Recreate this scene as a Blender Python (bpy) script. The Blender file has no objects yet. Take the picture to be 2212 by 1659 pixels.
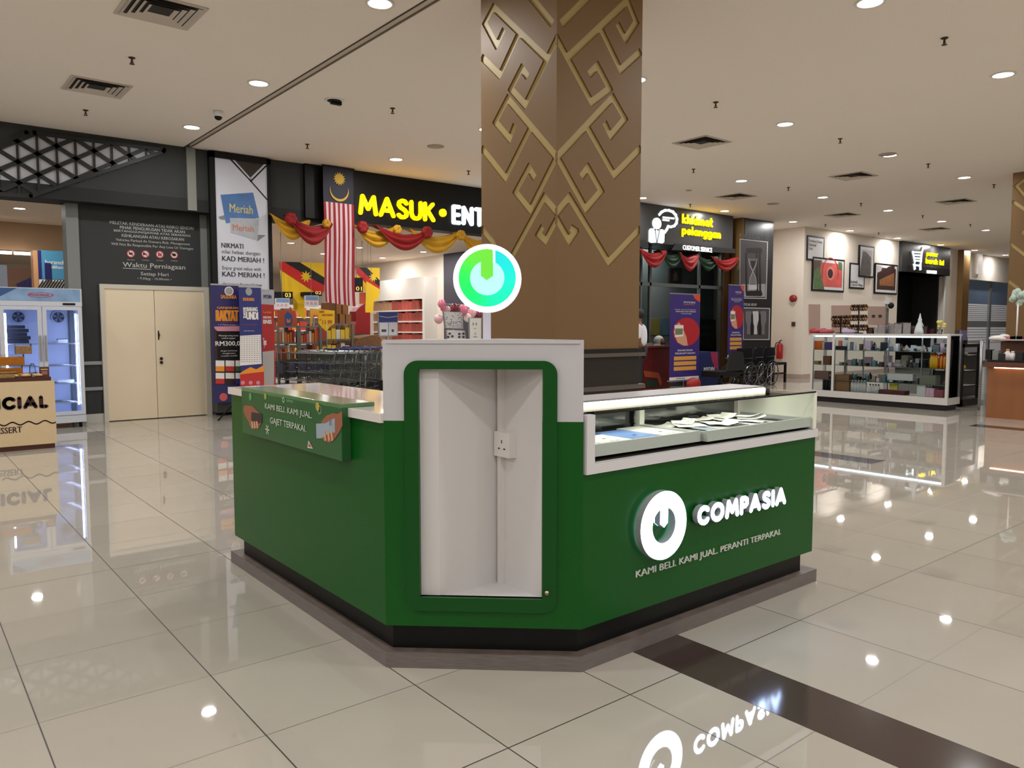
import bpy, math, random
from mathutils import Vector, Matrix
from mathutils.geometry import delaunay_2d_cdt

random.seed(7)
DBG = False
scn = bpy.context.scene
col = scn.collection

# ------------------------------------------------------------------ camera
CAM_H = 1.405
F_PX = 1665.0
PITCH = math.atan(121.5 / F_PX)
AZ = math.radians(51.05)
cam_data = bpy.data.cameras.new('camera')
cam_data.sensor_width = 36.0
cam_data.sensor_fit = 'HORIZONTAL'
cam_data.lens = F_PX / 2212 * 36.0
cam_data.clip_end = 200
camera = bpy.data.objects.new('camera', cam_data)
camera.location = (0, 0, CAM_H)
camera.rotation_euler = (math.pi / 2 - PITCH, 0, AZ - math.pi / 2)
col.objects.link(camera)
scn.camera = camera

# ------------------------------------------------------------------ world, exposure
world = bpy.data.worlds.new('world')
scn.world = world
world.use_nodes = True
world.node_tree.nodes['Background'].inputs[0].default_value = (0.85, 0.9, 1.0, 1)
world.node_tree.nodes['Background'].inputs[1].default_value = 0.05
scn.view_settings.view_transform = 'Standard'
scn.view_settings.look = 'None'
scn.view_settings.gamma = 1.0
scn.view_settings.exposure = 0.2
scn.cycles.use_denoising = True
scn.cycles.max_bounces = 8
scn.cycles.diffuse_bounces = 5
scn.cycles.glossy_bounces = 4
scn.cycles.transmission_bounces = 6
scn.cycles.transparent_max_bounces = 16
scn.cycles.sample_clamp_indirect = 6
scn.cycles.caustics_reflective = False
scn.cycles.caustics_refractive = False

LAMP_W = 23.0          # every ceiling downlight of the hall
MARKET_W = 27.0        # the brighter ones in the supermarket
CEIL = 4.15

# ------------------------------------------------------------------ pixel rays -> points on real planes
_f = Vector((math.cos(AZ) * math.cos(PITCH), math.sin(AZ) * math.cos(PITCH), -math.sin(PITCH)))
_r = Vector((math.sin(AZ), -math.cos(AZ), 0))
_u = _r.cross(_f)
EYE = Vector((0, 0, CAM_H))
def ray(x, y): return _f + _r * ((x - 1106) / F_PX) - _u * ((y - 829.5) / F_PX)
def onz(x, y, z=0.0):
    d = ray(x, y); return EYE + d * ((z - CAM_H) / d.z)
def onx(x, y, X):
    d = ray(x, y); return EYE + d * (X / d.x)
def ony(x, y, Y):
    d = ray(x, y); return EYE + d * (Y / d.y)

# ------------------------------------------------------------------ materials
def lin(c):
    c = c / 255.0
    return c / 12.92 if c <= 0.04045 else ((c + 0.055) / 1.055) ** 2.4
def rgb(c): return (lin(c[0]), lin(c[1]), lin(c[2]), 1)
MATS = {}
def mat(name, c, rough=0.5, metal=0.0, emit=0.0, noise=0.0, nscale=8.0, bump=0.0, spec=0.5, stretch=None, coat=0.0):
    if name in MATS: return MATS[name]
    m = bpy.data.materials.new(name); m.use_nodes = True
    nt = m.node_tree; b = nt.nodes['Principled BSDF']
    b.inputs['Base Color'].default_value = rgb(c)
    b.inputs['Roughness'].default_value = rough
    b.inputs['Metallic'].default_value = metal
    b.inputs['Specular IOR Level'].default_value = spec
    if coat:
        b.inputs['Coat Weight'].default_value = coat; b.inputs['Coat Roughness'].default_value = 0.05
    if emit:
        b.inputs['Emission Color'].default_value = rgb(c)
        b.inputs['Emission Strength'].default_value = emit
    if noise or bump:
        tc = nt.nodes.new('ShaderNodeTexCoord'); mp = nt.nodes.new('ShaderNodeMapping')
        nz = nt.nodes.new('ShaderNodeTexNoise'); nz.inputs['Scale'].default_value = nscale
        nz.inputs['Detail'].default_value = 4
        if stretch: mp.inputs['Scale'].default_value = stretch
        nt.links.new(tc.outputs['Object'], mp.inputs['Vector']); nt.links.new(mp.outputs['Vector'], nz.inputs['Vector'])
        if noise:
            mx = nt.nodes.new('ShaderNodeMix'); mx.data_type = 'RGBA'
            a = rgb([max(0, v * (1 - noise)) for v in c]); z = rgb([min(255, v * (1 + noise)) for v in c])
            mx.inputs[6].default_value = a; mx.inputs[7].default_value = z
            nt.links.new(nz.outputs['Fac'], mx.inputs[0]); nt.links.new(mx.outputs[2], b.inputs['Base Color'])
        if bump:
            bp = nt.nodes.new('ShaderNodeBump'); bp.inputs['Strength'].default_value = bump
            bp.inputs['Distance'].default_value = 0.002
            nt.links.new(nz.outputs['Fac'], bp.inputs['Height']); nt.links.new(bp.outputs['Normal'], b.inputs['Normal'])
    MATS[name] = m
    return m
def glass(name, tint=(235, 245, 240), refl=0.12, dark=0.0):
    if name in MATS: return MATS[name]
    m = bpy.data.materials.new(name); m.use_nodes = True
    nt = m.node_tree; nt.nodes.remove(nt.nodes['Principled BSDF'])
    out = nt.nodes['Material Output']
    tr = nt.nodes.new('ShaderNodeBsdfTransparent'); tr.inputs[0].default_value = rgb(tint)
    gl = nt.nodes.new('ShaderNodeBsdfGlossy'); gl.inputs['Roughness'].default_value = 0.02
    lw = nt.nodes.new('ShaderNodeLayerWeight'); lw.inputs[0].default_value = refl
    mx = nt.nodes.new('ShaderNodeMixShader')
    nt.links.new(lw.outputs['Fresnel'], mx.inputs[0]); nt.links.new(tr.outputs[0], mx.inputs[1]); nt.links.new(gl.outputs[0], mx.inputs[2])
    nt.links.new(mx.outputs[0], out.inputs[0])
    MATS[name] = m
    return m

# ------------------------------------------------------------------ frames and meshes
class Frame:
    """a plane: origin o, right u, up v, normal n towards the viewer"""
    def __init__(s, o, u, v=(0, 0, 1)):
        s.o = Vector(o); s.u = Vector(u).normalized(); s.v = Vector(v).normalized(); s.n = s.u.cross(s.v).normalized()
    def pt(s, a, b, d=0.0): return s.o + s.u * a + s.v * b + s.n * d
    def px(s, x, y, d=0.0):
        r = ray(x, y); t = (s.o + s.n * d - EYE).dot(s.n) / r.dot(s.n)
        p = EYE + r * t - s.o
        return (p.dot(s.u), p.dot(s.v))
def FY(Y): return Frame((0, Y, 0), (1, 0, 0))
def FX(X): return Frame((X, 0, 0), (0, -1, 0))

_tcache = {}
def text_mesh(s, bold=0.0, extrude=0.0, res=2):
    k = (s, bold, extrude, res)
    if k in _tcache: return _tcache[k]
    cu = bpy.data.curves.new('t', 'FONT'); cu.body = s; cu.resolution_u = res; cu.offset = bold; cu.extrude = extrude
    cu.align_x = 'CENTER'
    if bold >= .015: cu.space_character = 1.1
    ob = bpy.data.objects.new('t', cu); col.objects.link(ob)
    dg = bpy.context.evaluated_depsgraph_get(); ev = ob.evaluated_get(dg); me = ev.to_mesh()
    vs = [v.co.copy() for v in me.vertices]; fs = [tuple(p.vertices) for p in me.polygons]
    ev.to_mesh_clear(); bpy.data.objects.remove(ob); bpy.data.curves.remove(cu)
    if vs:
        x0 = min(v.x for v in vs); x1 = max(v.x for v in vs); y0 = min(v.y for v in vs); y1 = max(v.y for v in vs)
        vs = [((v.x - x0) / max(x1 - x0, 1e-6), (v.y - y0) / max(y1 - y0, 1e-6), v.z / extrude if extrude else 0.0) for v in vs]
    _tcache[k] = (vs, fs)
    return _tcache[k]

class MB:
    def __init__(s): s.v = []; s.f = []; s.m = []; s.mats = []; s.sm = []
    def mi(s, m):
        if m not in s.mats: s.mats.append(m)
        return s.mats.index(m)
    def add(s, vs, fs, m, smooth=False):
        b = len(s.v); s.v += [Vector(v) for v in vs]; i = s.mi(m)
        for f in fs:
            s.f.append([b + k for k in f]); s.m.append(i); s.sm.append(smooth)
        return s
    def box(s, x0, x1, y0, y1, z0, z1, m):
        vs = [(x, y, z) for z in (z0, z1) for y in (y0, y1) for x in (x0, x1)]
        return s.add(vs, [(0, 2, 3, 1), (4, 5, 7, 6), (0, 1, 5, 4), (2, 6, 7, 3), (0, 4, 6, 2), (1, 3, 7, 5)], m)
    def fbox(s, fr, a0, a1, b0, b1, d0, d1, m):
        vs = [fr.pt(a, b, d) for d in (d0, d1) for b in (b0, b1) for a in (a0, a1)]
        return s.add(vs, [(0, 2, 3, 1), (4, 5, 7, 6), (0, 1, 5, 4), (2, 6, 7, 3), (0, 4, 6, 2), (1, 3, 7, 5)], m)
    def prism(s, fr, poly, d0, d1, m):
        n = len(poly); ar = sum(poly[i][0] * poly[(i + 1) % n][1] - poly[(i + 1) % n][0] * poly[i][1] for i in range(n))
        if ar < 0: poly = poly[::-1]
        vs = [fr.pt(a, b, d0) for a, b in poly] + [fr.pt(a, b, d1) for a, b in poly]
        fs = [tuple(range(n))[::-1], tuple(range(n, 2 * n))] + [(i, (i + 1) % n, n + (i + 1) % n, n + i) for i in range(n)]
        return s.add(vs, fs, m)
    def flat(s, fr, poly, m, d=0.002):
        n = len(poly); ar = sum(poly[i][0] * poly[(i + 1) % n][1] - poly[(i + 1) % n][0] * poly[i][1] for i in range(n))
        if ar < 0: poly = poly[::-1]
        return s.add([fr.pt(a, b, d) for a, b in poly], [tuple(range(n))], m)
    def rect(s, fr, a0, b0, a1, b1, m, d=0.002): return s.flat(fr, [(a0, b0), (a1, b0), (a1, b1), (a0, b1)], m, d)
    def pxpoly(s, fr, pts, m, d=0.002): return s.flat(fr, [fr.px(x, y, d) for x, y in pts], m, d)
    def pxrect(s, fr, x0, y0, x1, y1, m, d=0.002):
        a0, b1 = fr.px(x0, (y0 + y1) / 2, d)[0], fr.px((x0 + x1) / 2, y0, d)[1]
        a1, b0 = fr.px(x1, (y0 + y1) / 2, d)[0], fr.px((x0 + x1) / 2, y1, d)[1]
        return s.rect(fr, a0, b0, a1, b1, m, d)
    def ell(s, fr, a, b, ra, rb, m, d=0.002, n=24):
        return s.flat(fr, [(a + ra * math.cos(2 * math.pi * k / n), b + rb * math.sin(2 * math.pi * k / n)) for k in range(n)], m, d)
    def ring(s, fr, a, b, r0, r1, m, d=0.002, n=32, t0=0.0, t1=360.0, sx=1.0):
        vs = []; fs = []
        for k in range(n + 1):
            t = math.radians(t0 + (t1 - t0) * k / n); c, q = math.cos(t), math.sin(t)
            vs += [fr.pt(a + r0 * c * sx, b + r0 * q, d), fr.pt(a + r1 * c * sx, b + r1 * q, d)]
        for k in range(n): fs.append((2 * k, 2 * k + 1, 2 * k + 3, 2 * k + 2))
        return s.add(vs, fs, m)
    def stroke(s, fr, pts, w, m, d=0.002, d2=None):
        for (p, q) in zip(pts, pts[1:]):
            dx, dy = q[0] - p[0], q[1] - p[1]; L = math.hypot(dx, dy) or 1e-6; nx, ny = -dy / L * w / 2, dx / L * w / 2
            ex, ey = dx / L * w / 2 * .9, dy / L * w / 2 * .9
            poly = [(p[0] + nx - ex, p[1] + ny - ey), (p[0] - nx - ex, p[1] - ny - ey), (q[0] - nx + ex, q[1] - ny + ey), (q[0] + nx + ex, q[1] + ny + ey)]
            if d2 is None: s.flat(fr, poly, m, d)
            else: s.prism(fr, poly, d, d2, m)
        return s
    def text(s, fr, t, a0, b0, a1, b1, m, d=0.003, bold=0.0, depth=0.0, res=2):
        vs, fs = text_mesh(t, 0.0, 0.5 if depth else 0.0, res)
        if not vs: return s
        k = bold * abs(b1 - b0) * .9
        for i, o in enumerate((0.0,) if bold < .004 else (-k, 0.0, k)):
            s.add([fr.pt(a0 + (a1 - a0) * x + o, b0 + (b1 - b0) * y, d + i * .0004 + (z + 1) / 2 * depth) for x, y, z in vs], fs, m)
        return s
    def pxtext(s, fr, t, x0, y0, x1, y1, m, d=0.003, bold=0.0, depth=0.0, res=2):
        """text whose left edge is centred on column x0 and right edge on x1, top/bottom given at the left end"""
        a0, b1 = fr.px(x0, y0, d); a1 = fr.px(x1, (y0 + y1) / 2, d)[0]; b0 = fr.px(x0, y1, d)[1]
        return s.text(fr, t, a0, b0, a1, b1, m, d, bold, depth, res)
    def tube(s, pts, r, m, n=8, closed=False):
        pts = [Vector(p) for p in pts]; k = len(pts); vs = []; fs = []
        for i, p in enumerate(pts):
            a = pts[(i - 1) % k] if (i or closed) else p; b = pts[(i + 1) % k] if (i < k - 1 or closed) else p
            t = (b - a).normalized(); up = Vector((0, 0, 1)) if abs(t.z) < .9 else Vector((1, 0, 0))
            x = t.cross(up).normalized(); y = t.cross(x)
            rr = r[i] if isinstance(r, (list, tuple)) else r
            for j in range(n):
                q = 2 * math.pi * j / n; vs.append(p + (x * math.cos(q) + y * math.sin(q)) * rr)
        for i in range(k if closed else k - 1):
            for j in range(n):
                a, b = i * n + j, i * n + (j + 1) % n; c, e = ((i + 1) % k) * n + (j + 1) % n, ((i + 1) % k) * n + j
                fs.append((a, b, c, e))
        if not closed: fs += [tuple(range(n))[::-1], tuple((k - 1) * n + j for j in range(n))]
        return s.add(vs, fs, m, n > 5)
    def lathe(s, c, prof, m, n=20, smooth=True, caps=True):
        c = Vector(c); vs = []; fs = []
        for (r, z) in prof:
            for j in range(n):
                q = 2 * math.pi * j / n; vs.append(c + Vector((r * math.cos(q), r * math.sin(q), z)))
        for i in range(len(prof) - 1):
            for j in range(n): fs.append((i * n + j, i * n + (j + 1) % n, (i + 1) * n + (j + 1) % n, (i + 1) * n + j))
        if caps: fs += [tuple(range(n))[::-1], tuple((len(prof) - 1) * n + j for j in range(n))]
        return s.add(vs, fs, m, smooth)
    def ball(s, c, r, m, n=14, k=9):
        rx, ry, rz = r if isinstance(r, (tuple, list)) else (r, r, r)
        c = Vector(c); vs = [c + Vector((0, 0, -rz))]; fs = []
        for i in range(1, k):
            t = -math.pi / 2 + math.pi * i / k
            for j in range(n):
                q = 2 * math.pi * j / n; vs.append(c + Vector((rx * math.cos(t) * math.cos(q), ry * math.cos(t) * math.sin(q), rz * math.sin(t))))
        vs.append(c + Vector((0, 0, rz))); e = len(vs) - 1
        for j in range(n):
            fs.append((0, 1 + (j + 1) % n, 1 + j)); b = 1 + (k - 2) * n; fs.append((e, b + j, b + (j + 1) % n))
        for i in range(k - 2):
            for j in range(n): a = 1 + i * n; fs.append((a + j, a + (j + 1) % n, a + n + (j + 1) % n, a + n + j))
        return s.add(vs, fs, m, True)
    def build(s, name, parent=None, bevel=0.0):
        me = bpy.data.meshes.new(name); me.from_pydata([tuple(v) for v in s.v], [], s.f)
        for m in s.mats: me.materials.append(m)
        me.polygons.foreach_set('material_index', s.m); me.polygons.foreach_set('use_smooth', s.sm)
        me.validate(); me.update()
        o = bpy.data.objects.new(name, me); col.objects.link(o)
        if parent is not None:
            o.parent = parent; o.matrix_parent_inverse = Matrix.LocRotScale(parent.location, parent.rotation_euler, parent.scale).inverted()
        if bevel:
            b = o.modifiers.new('bevel', 'BEVEL'); b.width = bevel; b.segments = 2; b.limit_method = 'ANGLE'
        return o
def tag(o, label, cat, group=None, kind=None):
    if DBG and label and not 4 <= len(label.split()) <= 16: print('LONG', len(label.split()), label)
    if label: o['label'] = label
    if cat: o['category'] = cat
    if group: o['group'] = group
    if kind: o['kind'] = kind
    return o
def struct(mb, name, parent=None):
    o = mb.build(name, parent)
    if parent is None: o['kind'] = 'structure'
    return o
def thing(name, loc, label, cat, group=None, rz=0.0):
    o = bpy.data.objects.new(name, None); o.location = loc; o.rotation_euler = (0, 0, rz); o.empty_display_size = 0.1
    col.objects.link(o); return tag(o, label, cat, group)
def dup(root, loc, rz=None, label=None, scale=None):
    r = root.copy(); col.objects.link(r); r.location = loc
    if rz is not None: r.rotation_euler = (0, 0, rz)
    if scale: r.scale = scale
    if label: r['label'] = label
    def rec(a, b):
        for ch in list(a.children):
            if ch.type == 'LIGHT' or ch.type == 'MESH' or ch.type == 'EMPTY':
                c = ch.copy(); col.objects.link(c); c.parent = b; c.matrix_parent_inverse = ch.matrix_parent_inverse.copy(); rec(ch, c)
    rec(root, r)
    return r
ORD = 'first second third fourth fifth sixth seventh eighth ninth tenth eleventh twelfth thirteenth fourteenth fifteenth sixteenth seventeenth eighteenth nineteenth twentieth'.split()

# geometric sign letters drawn as strokes, cap height 1
def _ringpts(cx, cy, rx, ry, n=16): return [(cx + rx * math.cos(2 * math.pi * k / n), cy + ry * math.sin(2 * math.pi * k / n)) for k in range(n + 1)]
_arch = lambda x: [(x, .40), (x + .07, .54), (x + .19, .6), (x + .32, .55), (x + .4, .38), (x + .4, 0)]
GL = {
 'M': (.95, [[(0, 0), (.13, 1), (.475, .28), (.82, 1), (.95, 0)]]), 'A': (.82, [[(0, 0), (.41, 1), (.82, 0)], [(.14, .3), (.68, .3)]]),
 'S': (.58, [[(.56, .84), (.44, .97), (.26, 1), (.09, .9), (.05, .73), (.16, .59), (.42, .45), (.56, .31), (.54, .12), (.4, .01), (.2, 0), (.02, .13)]]),
 'U': (.62, [[(0, 1), (0, .33), (.07, .11), (.21, .01), (.41, .01), (.55, .11), (.62, .33), (.62, 1)]]), 'K': (.58, [[(0, 0), (0, 1)], [(.54, 1), (0, .40)], [(.18, .58), (.58, 0)]]),
 'E': (.46, [[(.46, 1), (0, 1), (0, 0), (.46, 0)], [(0, .5), (.42, .5)]]), 'N': (.64, [[(0, 0), (0, 1), (.64, 0), (.64, 1)]]), 'T': (.56, [[(0, 1), (.56, 1)], [(.28, 1), (.28, 0)]]),
 'R': (.52, [[(0, 0), (0, 1), (.3, 1), (.48, .88), (.48, .62), (.3, .5), (0, .5)], [(.25, .5), (.52, 0)]]), 'P': (.5, [[(0, 0), (0, 1), (.32, 1), (.5, .87), (.5, .58), (.32, .45), (0, .45)]]),
 'C': (.74, [[(.74, .82), (.6, .95), (.42, 1), (.2, .93), (.05, .75), (0, .5), (.05, .25), (.2, .07), (.42, 0), (.6, .05), (.74, .18)]]), 'O': (.9, [_ringpts(.45, .5, .45, .5)]),
 'I': (.0, [[(0, 0), (0, 1)]]), 'L': (.42, [[(0, 1), (0, 0), (.42, 0)]]), 'F': (.42, [[(.42, 1), (0, 1), (0, 0)], [(0, .5), (.38, .5)]]),
 'k': (.42, [[(0, 0), (0, 1)], [(.4, .6), (0, .22)], [(.14, .36), (.42, 0)]]), 'h': (.4, [[(0, 0), (0, 1)], _arch(0)]), 'i': (.0, [[(0, 0), (0, .6)], [(0, .86), (0, .9)]]),
 'd': (.46, [[(.46, 0), (.46, 1)], _ringpts(.23, .3, .23, .3, 12)]), 'm': (.8, [[(0, 0), (0, .6)], _arch(0), _arch(.4)]), 'a': (.46, [[(.46, 0), (.46, .6)], _ringpts(.23, .3, .23, .3, 12)]),
 't': (.32, [[(.12, .95), (.12, .15), (.2, .02), (.32, .0)], [(0, .62), (.32, .62)]]), 'p': (.46, [[(0, .6), (0, -.32)], _ringpts(.23, .3, .23, .3, 12)]), 'b': (.46, [[(0, 0), (0, 1)], _ringpts(.23, .3, .23, .3, 12)]),
 'e': (.45, [[(.02, .32), (.45, .32), (.43, .46), (.33, .57), (.2, .6), (.07, .5), (0, .3), (.07, .1), (.2, 0), (.35, .03), (.44, .12)]]), 'l': (.0, [[(0, 0), (0, 1)]]), 'n': (.4, [[(0, 0), (0, .6)], _arch(0)]),
 'g': (.46, [[(.46, .6), (.46, -.12), (.38, -.26), (.22, -.32), (.05, -.24)], _ringpts(.23, .3, .23, .3, 12)]), 'r': (.26, [[(0, 0), (0, .6)], [(0, .4), (.1, .55), (.26, .6)]]), 'o': (.46, [_ringpts(.23, .3, .23, .3, 12)]),
 's': (.34, [[(.33, .52), (.2, .6), (.06, .53), (.04, .42), (.17, .32), (.31, .22), (.3, .08), (.17, 0), (.01, .08)]]), ' ': (.2, [])}
def geo_text(mb, fr, s, a0, b0, a1, b1, m, w, d0, d1, gap=.3):
    """a0..a1 outer width; b0 baseline, b1 cap top; w stroke width as a share of the cap height"""
    H = b1 - b0; x = 0; lay = []
    for ch in s: lay.append((x, GL[ch][1])); x += GL[ch][0] + gap
    x -= gap; wd = w * H; k = (a1 - a0 - wd) / max(x, 1e-6); hs = H - wd
    for x0, st in lay:
        for l in st:
            pts = [(a0 + wd / 2 + (x0 + p[0]) * k, b0 + wd / 2 + p[1] * hs) for p in l]
            for p, q in zip(pts, pts[1:]):
                dx, dy = q[0] - p[0], q[1] - p[1]; L = math.hypot(dx, dy) or 1e-6; nx, ny = -dy / L * wd / 2, dx / L * wd / 2
                mb.prism(fr, [(p[0] + nx, p[1] + ny), (p[0] - nx, p[1] - ny), (q[0] - nx, q[1] - ny), (q[0] + nx, q[1] + ny)], d0, d1, m)
            for i, p in enumerate(pts):
                if i in (0, len(pts) - 1): r = wd / 2 * .92
                else: r = wd / 2
                mb.prism(fr, [(p[0] + r * math.cos(q * .7854 + .39), p[1] + r * math.sin(q * .7854 + .39)) for q in range(8)], d0, d1, m)
    return mb

# shared materials
white = mat('white_laminate', (192, 190, 195), .35)
wht = mat('plain_white', (225, 225, 225), .5)
black = mat('black', (9, 9, 10), .55, spec=.3)
chrome = mat('chrome', (200, 200, 205), .2, 1.0)
alu = mat('brushed_aluminium', (170, 172, 175), .35, .8)
dgrey = mat('dark_grey_paint', (62, 64, 64), .55)
lit_white = mat('lit_white', (235, 240, 255), .4, emit=2.2)
lit_yellow = mat('lit_yellow', (255, 235, 20), .4, emit=1.3)
# ================================================================== SETTING
def floor_mat():
    m = bpy.data.materials.new('polished_tile'); m.use_nodes = True; nt = m.node_tree; N = nt.nodes; L = nt.links
    b = N['Principled BSDF']
    tc = N.new('ShaderNodeTexCoord'); sp = N.new('ShaderNodeSeparateXYZ'); L.new(tc.outputs['Object'], sp.inputs[0])
    def mth(op, a, c=None, d=None):
        n = N.new('ShaderNodeMath'); n.operation = op
        for i, x in enumerate((a, c, d)):
            if x is None: continue
            if isinstance(x, (int, float)): n.inputs[i].default_value = x
            else: L.new(x, n.inputs[i])
        return n.outputs[0]
    def line(c, off, step, w):
        return mth('LESS_THAN', mth('FLOORED_MODULO', mth('ADD', c, -off + w / 2), step), w)
    X, Y = sp.outputs[0], sp.outputs[1]
    lx = line(X, 0.354, 0.6, 0.0050)
    ly = mth('MULTIPLY', line(Y, 1.943, 0.5895, 0.004), 0.7)
    ly2 = line(Y, 1.943, 2.9475, 0.0055)
    g = mth('MAXIMUM', mth('MAXIMUM', lx, ly), ly2)
    cell = N.new('ShaderNodeCombineXYZ')
    L.new(mth('FLOOR', mth('DIVIDE', mth('ADD', X, -0.354), 0.6)), cell.inputs[0])
    L.new(mth('FLOOR', mth('DIVIDE', mth('ADD', Y, -1.943), 0.5895)), cell.inputs[1])
    wn = N.new('ShaderNodeTexWhiteNoise'); L.new(cell.outputs[0], wn.inputs['Vector'])
    nz = N.new('ShaderNodeTexNoise'); nz.inputs['Scale'].default_value = 3.0; nz.inputs['Detail'].default_value = 6
    L.new(tc.outputs['Object'], nz.inputs['Vector'])
    f = mth('MULTIPLY_ADD', wn.outputs['Value'], 0.5, mth('MULTIPLY', nz.outputs['Fac'], 0.5))
    mx = N.new('ShaderNodeMix'); mx.data_type = 'RGBA'
    mx.inputs[6].default_value = rgb((164, 158, 147)); mx.inputs[7].default_value = rgb((176, 170, 159))
    L.new(f, mx.inputs[0])
    m2 = N.new('ShaderNodeMix'); m2.data_type = 'RGBA'; m2.inputs[7].default_value = rgb((52, 44, 38))
    L.new(g, m2.inputs[0]); L.new(mx.outputs[2], m2.inputs[6]); L.new(m2.outputs[2], b.inputs['Base Color'])
    r = mth('MULTIPLY_ADD', g, 0.5, 0.02); L.new(r, b.inputs['Roughness'])
    b.inputs['Specular IOR Level'].default_value = 0.75
    return m
tile = floor_mat()
ceil_m = mat('ceiling_paint', (243, 235, 226), .85, noise=.015, nscale=40)
grey_wall = mat('charcoal_wall_paint', (56, 58, 58), .7, noise=.04, nscale=3, spec=.2)
light_wall = mat('off_white_wall', (226, 216, 204), .8, noise=.01)
band_m = mat('dark_brown_tile', (62, 50, 46), .1, noise=.06, nscale=20)
recess_shade_m = mat('recess_shade', (16, 16, 17), .7)

struct(MB().box(-14, 45, -12, 34, -.2, 0, tile), 'floor')
for i, (x0, x1, y0, y1) in enumerate([(2.454, 2.754, -3, 7.2), (7.86, 8.16, 3.8, 6.6), (12.0, 12.3, -2, 4.43)]):
    struct(MB().box(x0, x1, y0, y1, -.001, .0012, band_m), 'floor_inlay_band')

# ceiling: main slab with a recessed movement joint that runs towards the grey wall
GX0, GX1 = 3.645, 3.725
struct(MB().box(-14, GX0, -12, 13, CEIL, CEIL + .2, ceil_m).box(GX1, 45, -12, 13, CEIL, CEIL + .2, ceil_m)
       .box(GX0 - .01, GX1 + .01, -12, 13, CEIL + .05, CEIL + .2, ceil_m), 'ceiling')
struct(MB().box(GX0 - .012, GX0 + .006, -12, 12.45, CEIL - .004, CEIL + .01, mat('joint_seal', (70, 62, 54), .8)), 'trim_1')
struct(MB().box(GX1 - .004, GX1 + .012, -12, 12.45, CEIL - .003, CEIL + .01, mat('joint_seal2', (120, 110, 98), .8)), 'trim_2')
# lower shop ceilings behind the fascia
SC = 3.5
shop_ceil = mat('shop_ceiling', (232, 216, 198), .85)
struct(MB().box(-14, 4.1, 13.0, 34, SC, SC + .2, shop_ceil).box(4.1, 45, 12.9, 34, SC, SC + .2, shop_ceil), 'ceiling_shops')

# ---- grey front wall (parallel to X)
WY = 12.75; FASC = 12.45; SOF = 3.22
# lower wall with the lettering, pilasters
struct(MB().box(2.22, 4.95, WY, WY + .25, 0, SOF + .3, grey_wall), 'wall_front')
struct(MB().box(-14, 5.7, FASC, WY + .25, SOF + .0, CEIL, grey_wall), 'wall_front_fascia')
struct(MB().box(-14, 5.9, FASC - .005, WY + .24, SOF - .03, SOF + .16, recess_shade_m), 'trim_soffit_shade')  # black band paints the recess shadow under the fascia
# light grey pilaster edge beside the opening, tiled foot
lg = mat('light_grey_panel', (118, 122, 120), .5)
struct(MB().box(2.06, 2.22, WY - .03, WY + .3, 0, SOF, lg).box(3.93, 4.10, WY - .02, WY + .1, 0, SOF, lg), 'wall_front_pilaster')
struct(MB().box(2.22, 2.5, WY - .015, WY, 0, .13, mat('pale_skirting_tile', (190, 188, 182), .15)), 'baseboard_front')
struct(MB().box(2.1, 2.48, WY - .02, WY, .48, .53, alu).box(2.1, 2.48, WY - .02, WY, .86, .91, alu), 'trim_rail')
# vertical cover strip where the movement joint meets the wall
struct(MB().box(3.66, 3.79, FASC - .05, FASC, SOF - .02, CEIL, mat('strip_grey', (120, 122, 116), .4)), 'trim_joint_strip')

# ---- double door
dm = mat('cream_door', (222, 206, 178), .45, noise=.01, nscale=2)
fr = FY(WY - .02)
d = bpy.data.objects.new('door_1', None); col.objects.link(d); d['kind'] = 'structure'
fm = mat('door_frame_grey', (196, 190, 178), .4)
MB().box(2.46, 2.52, WY - .05, WY, 0, 1.985, fm).box(3.95, 4.03, WY - .05, WY, 0, 1.985, fm).box(2.46, 4.03, WY - .05, WY, 1.985, 2.05, fm).build('door_frame', d)
MB().box(2.52, 3.205, WY - .035, WY, .012, 1.985, dm).build('door_leaf', d)
l2 = MB().box(3.212, 3.95, WY - .035, WY, .012, 1.985, dm).build('door_leaf', d)
brz = mat('dark_bronze', (60, 45, 30), .35, .8)
for z in (.93, .87): 
    k = MB().tube([(3.28, WY - .036, z), (3.28, WY - .06, z)], .022, brz, 12).build('door_knob', l2)
MB().box(3.245, 3.262, WY - .045, WY - .034, 1.22, 1.36, brz).tube([(3.253, WY - .045, 1.34), (3.265, WY - .07, 1.29), (3.253, WY - .045, 1.24)], .006, brz, 6).build('door_bolt', l2)

# ---- lettering on the grey wall
F = FY(WY - .001)
pw = mat('wall_lettering', (185, 185, 182), .5); tl_ = thing('wall_lettering', (3.3, WY, 2.2), 'white parking disclaimer and opening hours lettering on the charcoal wall above the cream doors', 'lettering')
tx = [("MELETAK KENDERAAN ATAS RISIKO SENDIRI", 237, 476.5, 418, 483.3, .0), ("PIHAK PENGURUSAN TIDAK AKAN", 259, 487.5, 399, 494, .01),
      ("BERTANGGUNGJAWAB ATAS SEBARANG", 246, 495.2, 411, 501.5, .01), ("KEHILANGAN ATAU KEROSAKAN", 263, 505, 397, 511.5, .01),
      ("Vehicles Parked At Owners Risk. Management", 250, 514.5, 410, 521.5, 0), ("Will Not Be Responsible For Any Loss Or Damages", 240, 523.5, 417, 530.8, 0),
      ("Waktu Perniagaan", 265, 566, 400, 579.5, .01), ("Setiap Hari", 304, 587, 364, 597, .01), ("\u2022 9.00pg - 10.00mlm \u2022", 297, 598.5, 371, 605, 0)]
for s_, x0, y0, x1, y1, bo in tx: MB().pxtext(F, s_, x0, y0, x1, y1, pw, .003, bo).build('text_line', tl_)
MB().pxrect(F, 265, 580, 326, 581.2, pw).build('underline', tl_)
signs = ['pet animals', 'smoking', 'outside food', 'loitering']
red = mat('prohibit_red', (150, 30, 30), .5); pinkw = mat('prohibit_white', (220, 200, 200), .5)
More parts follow.
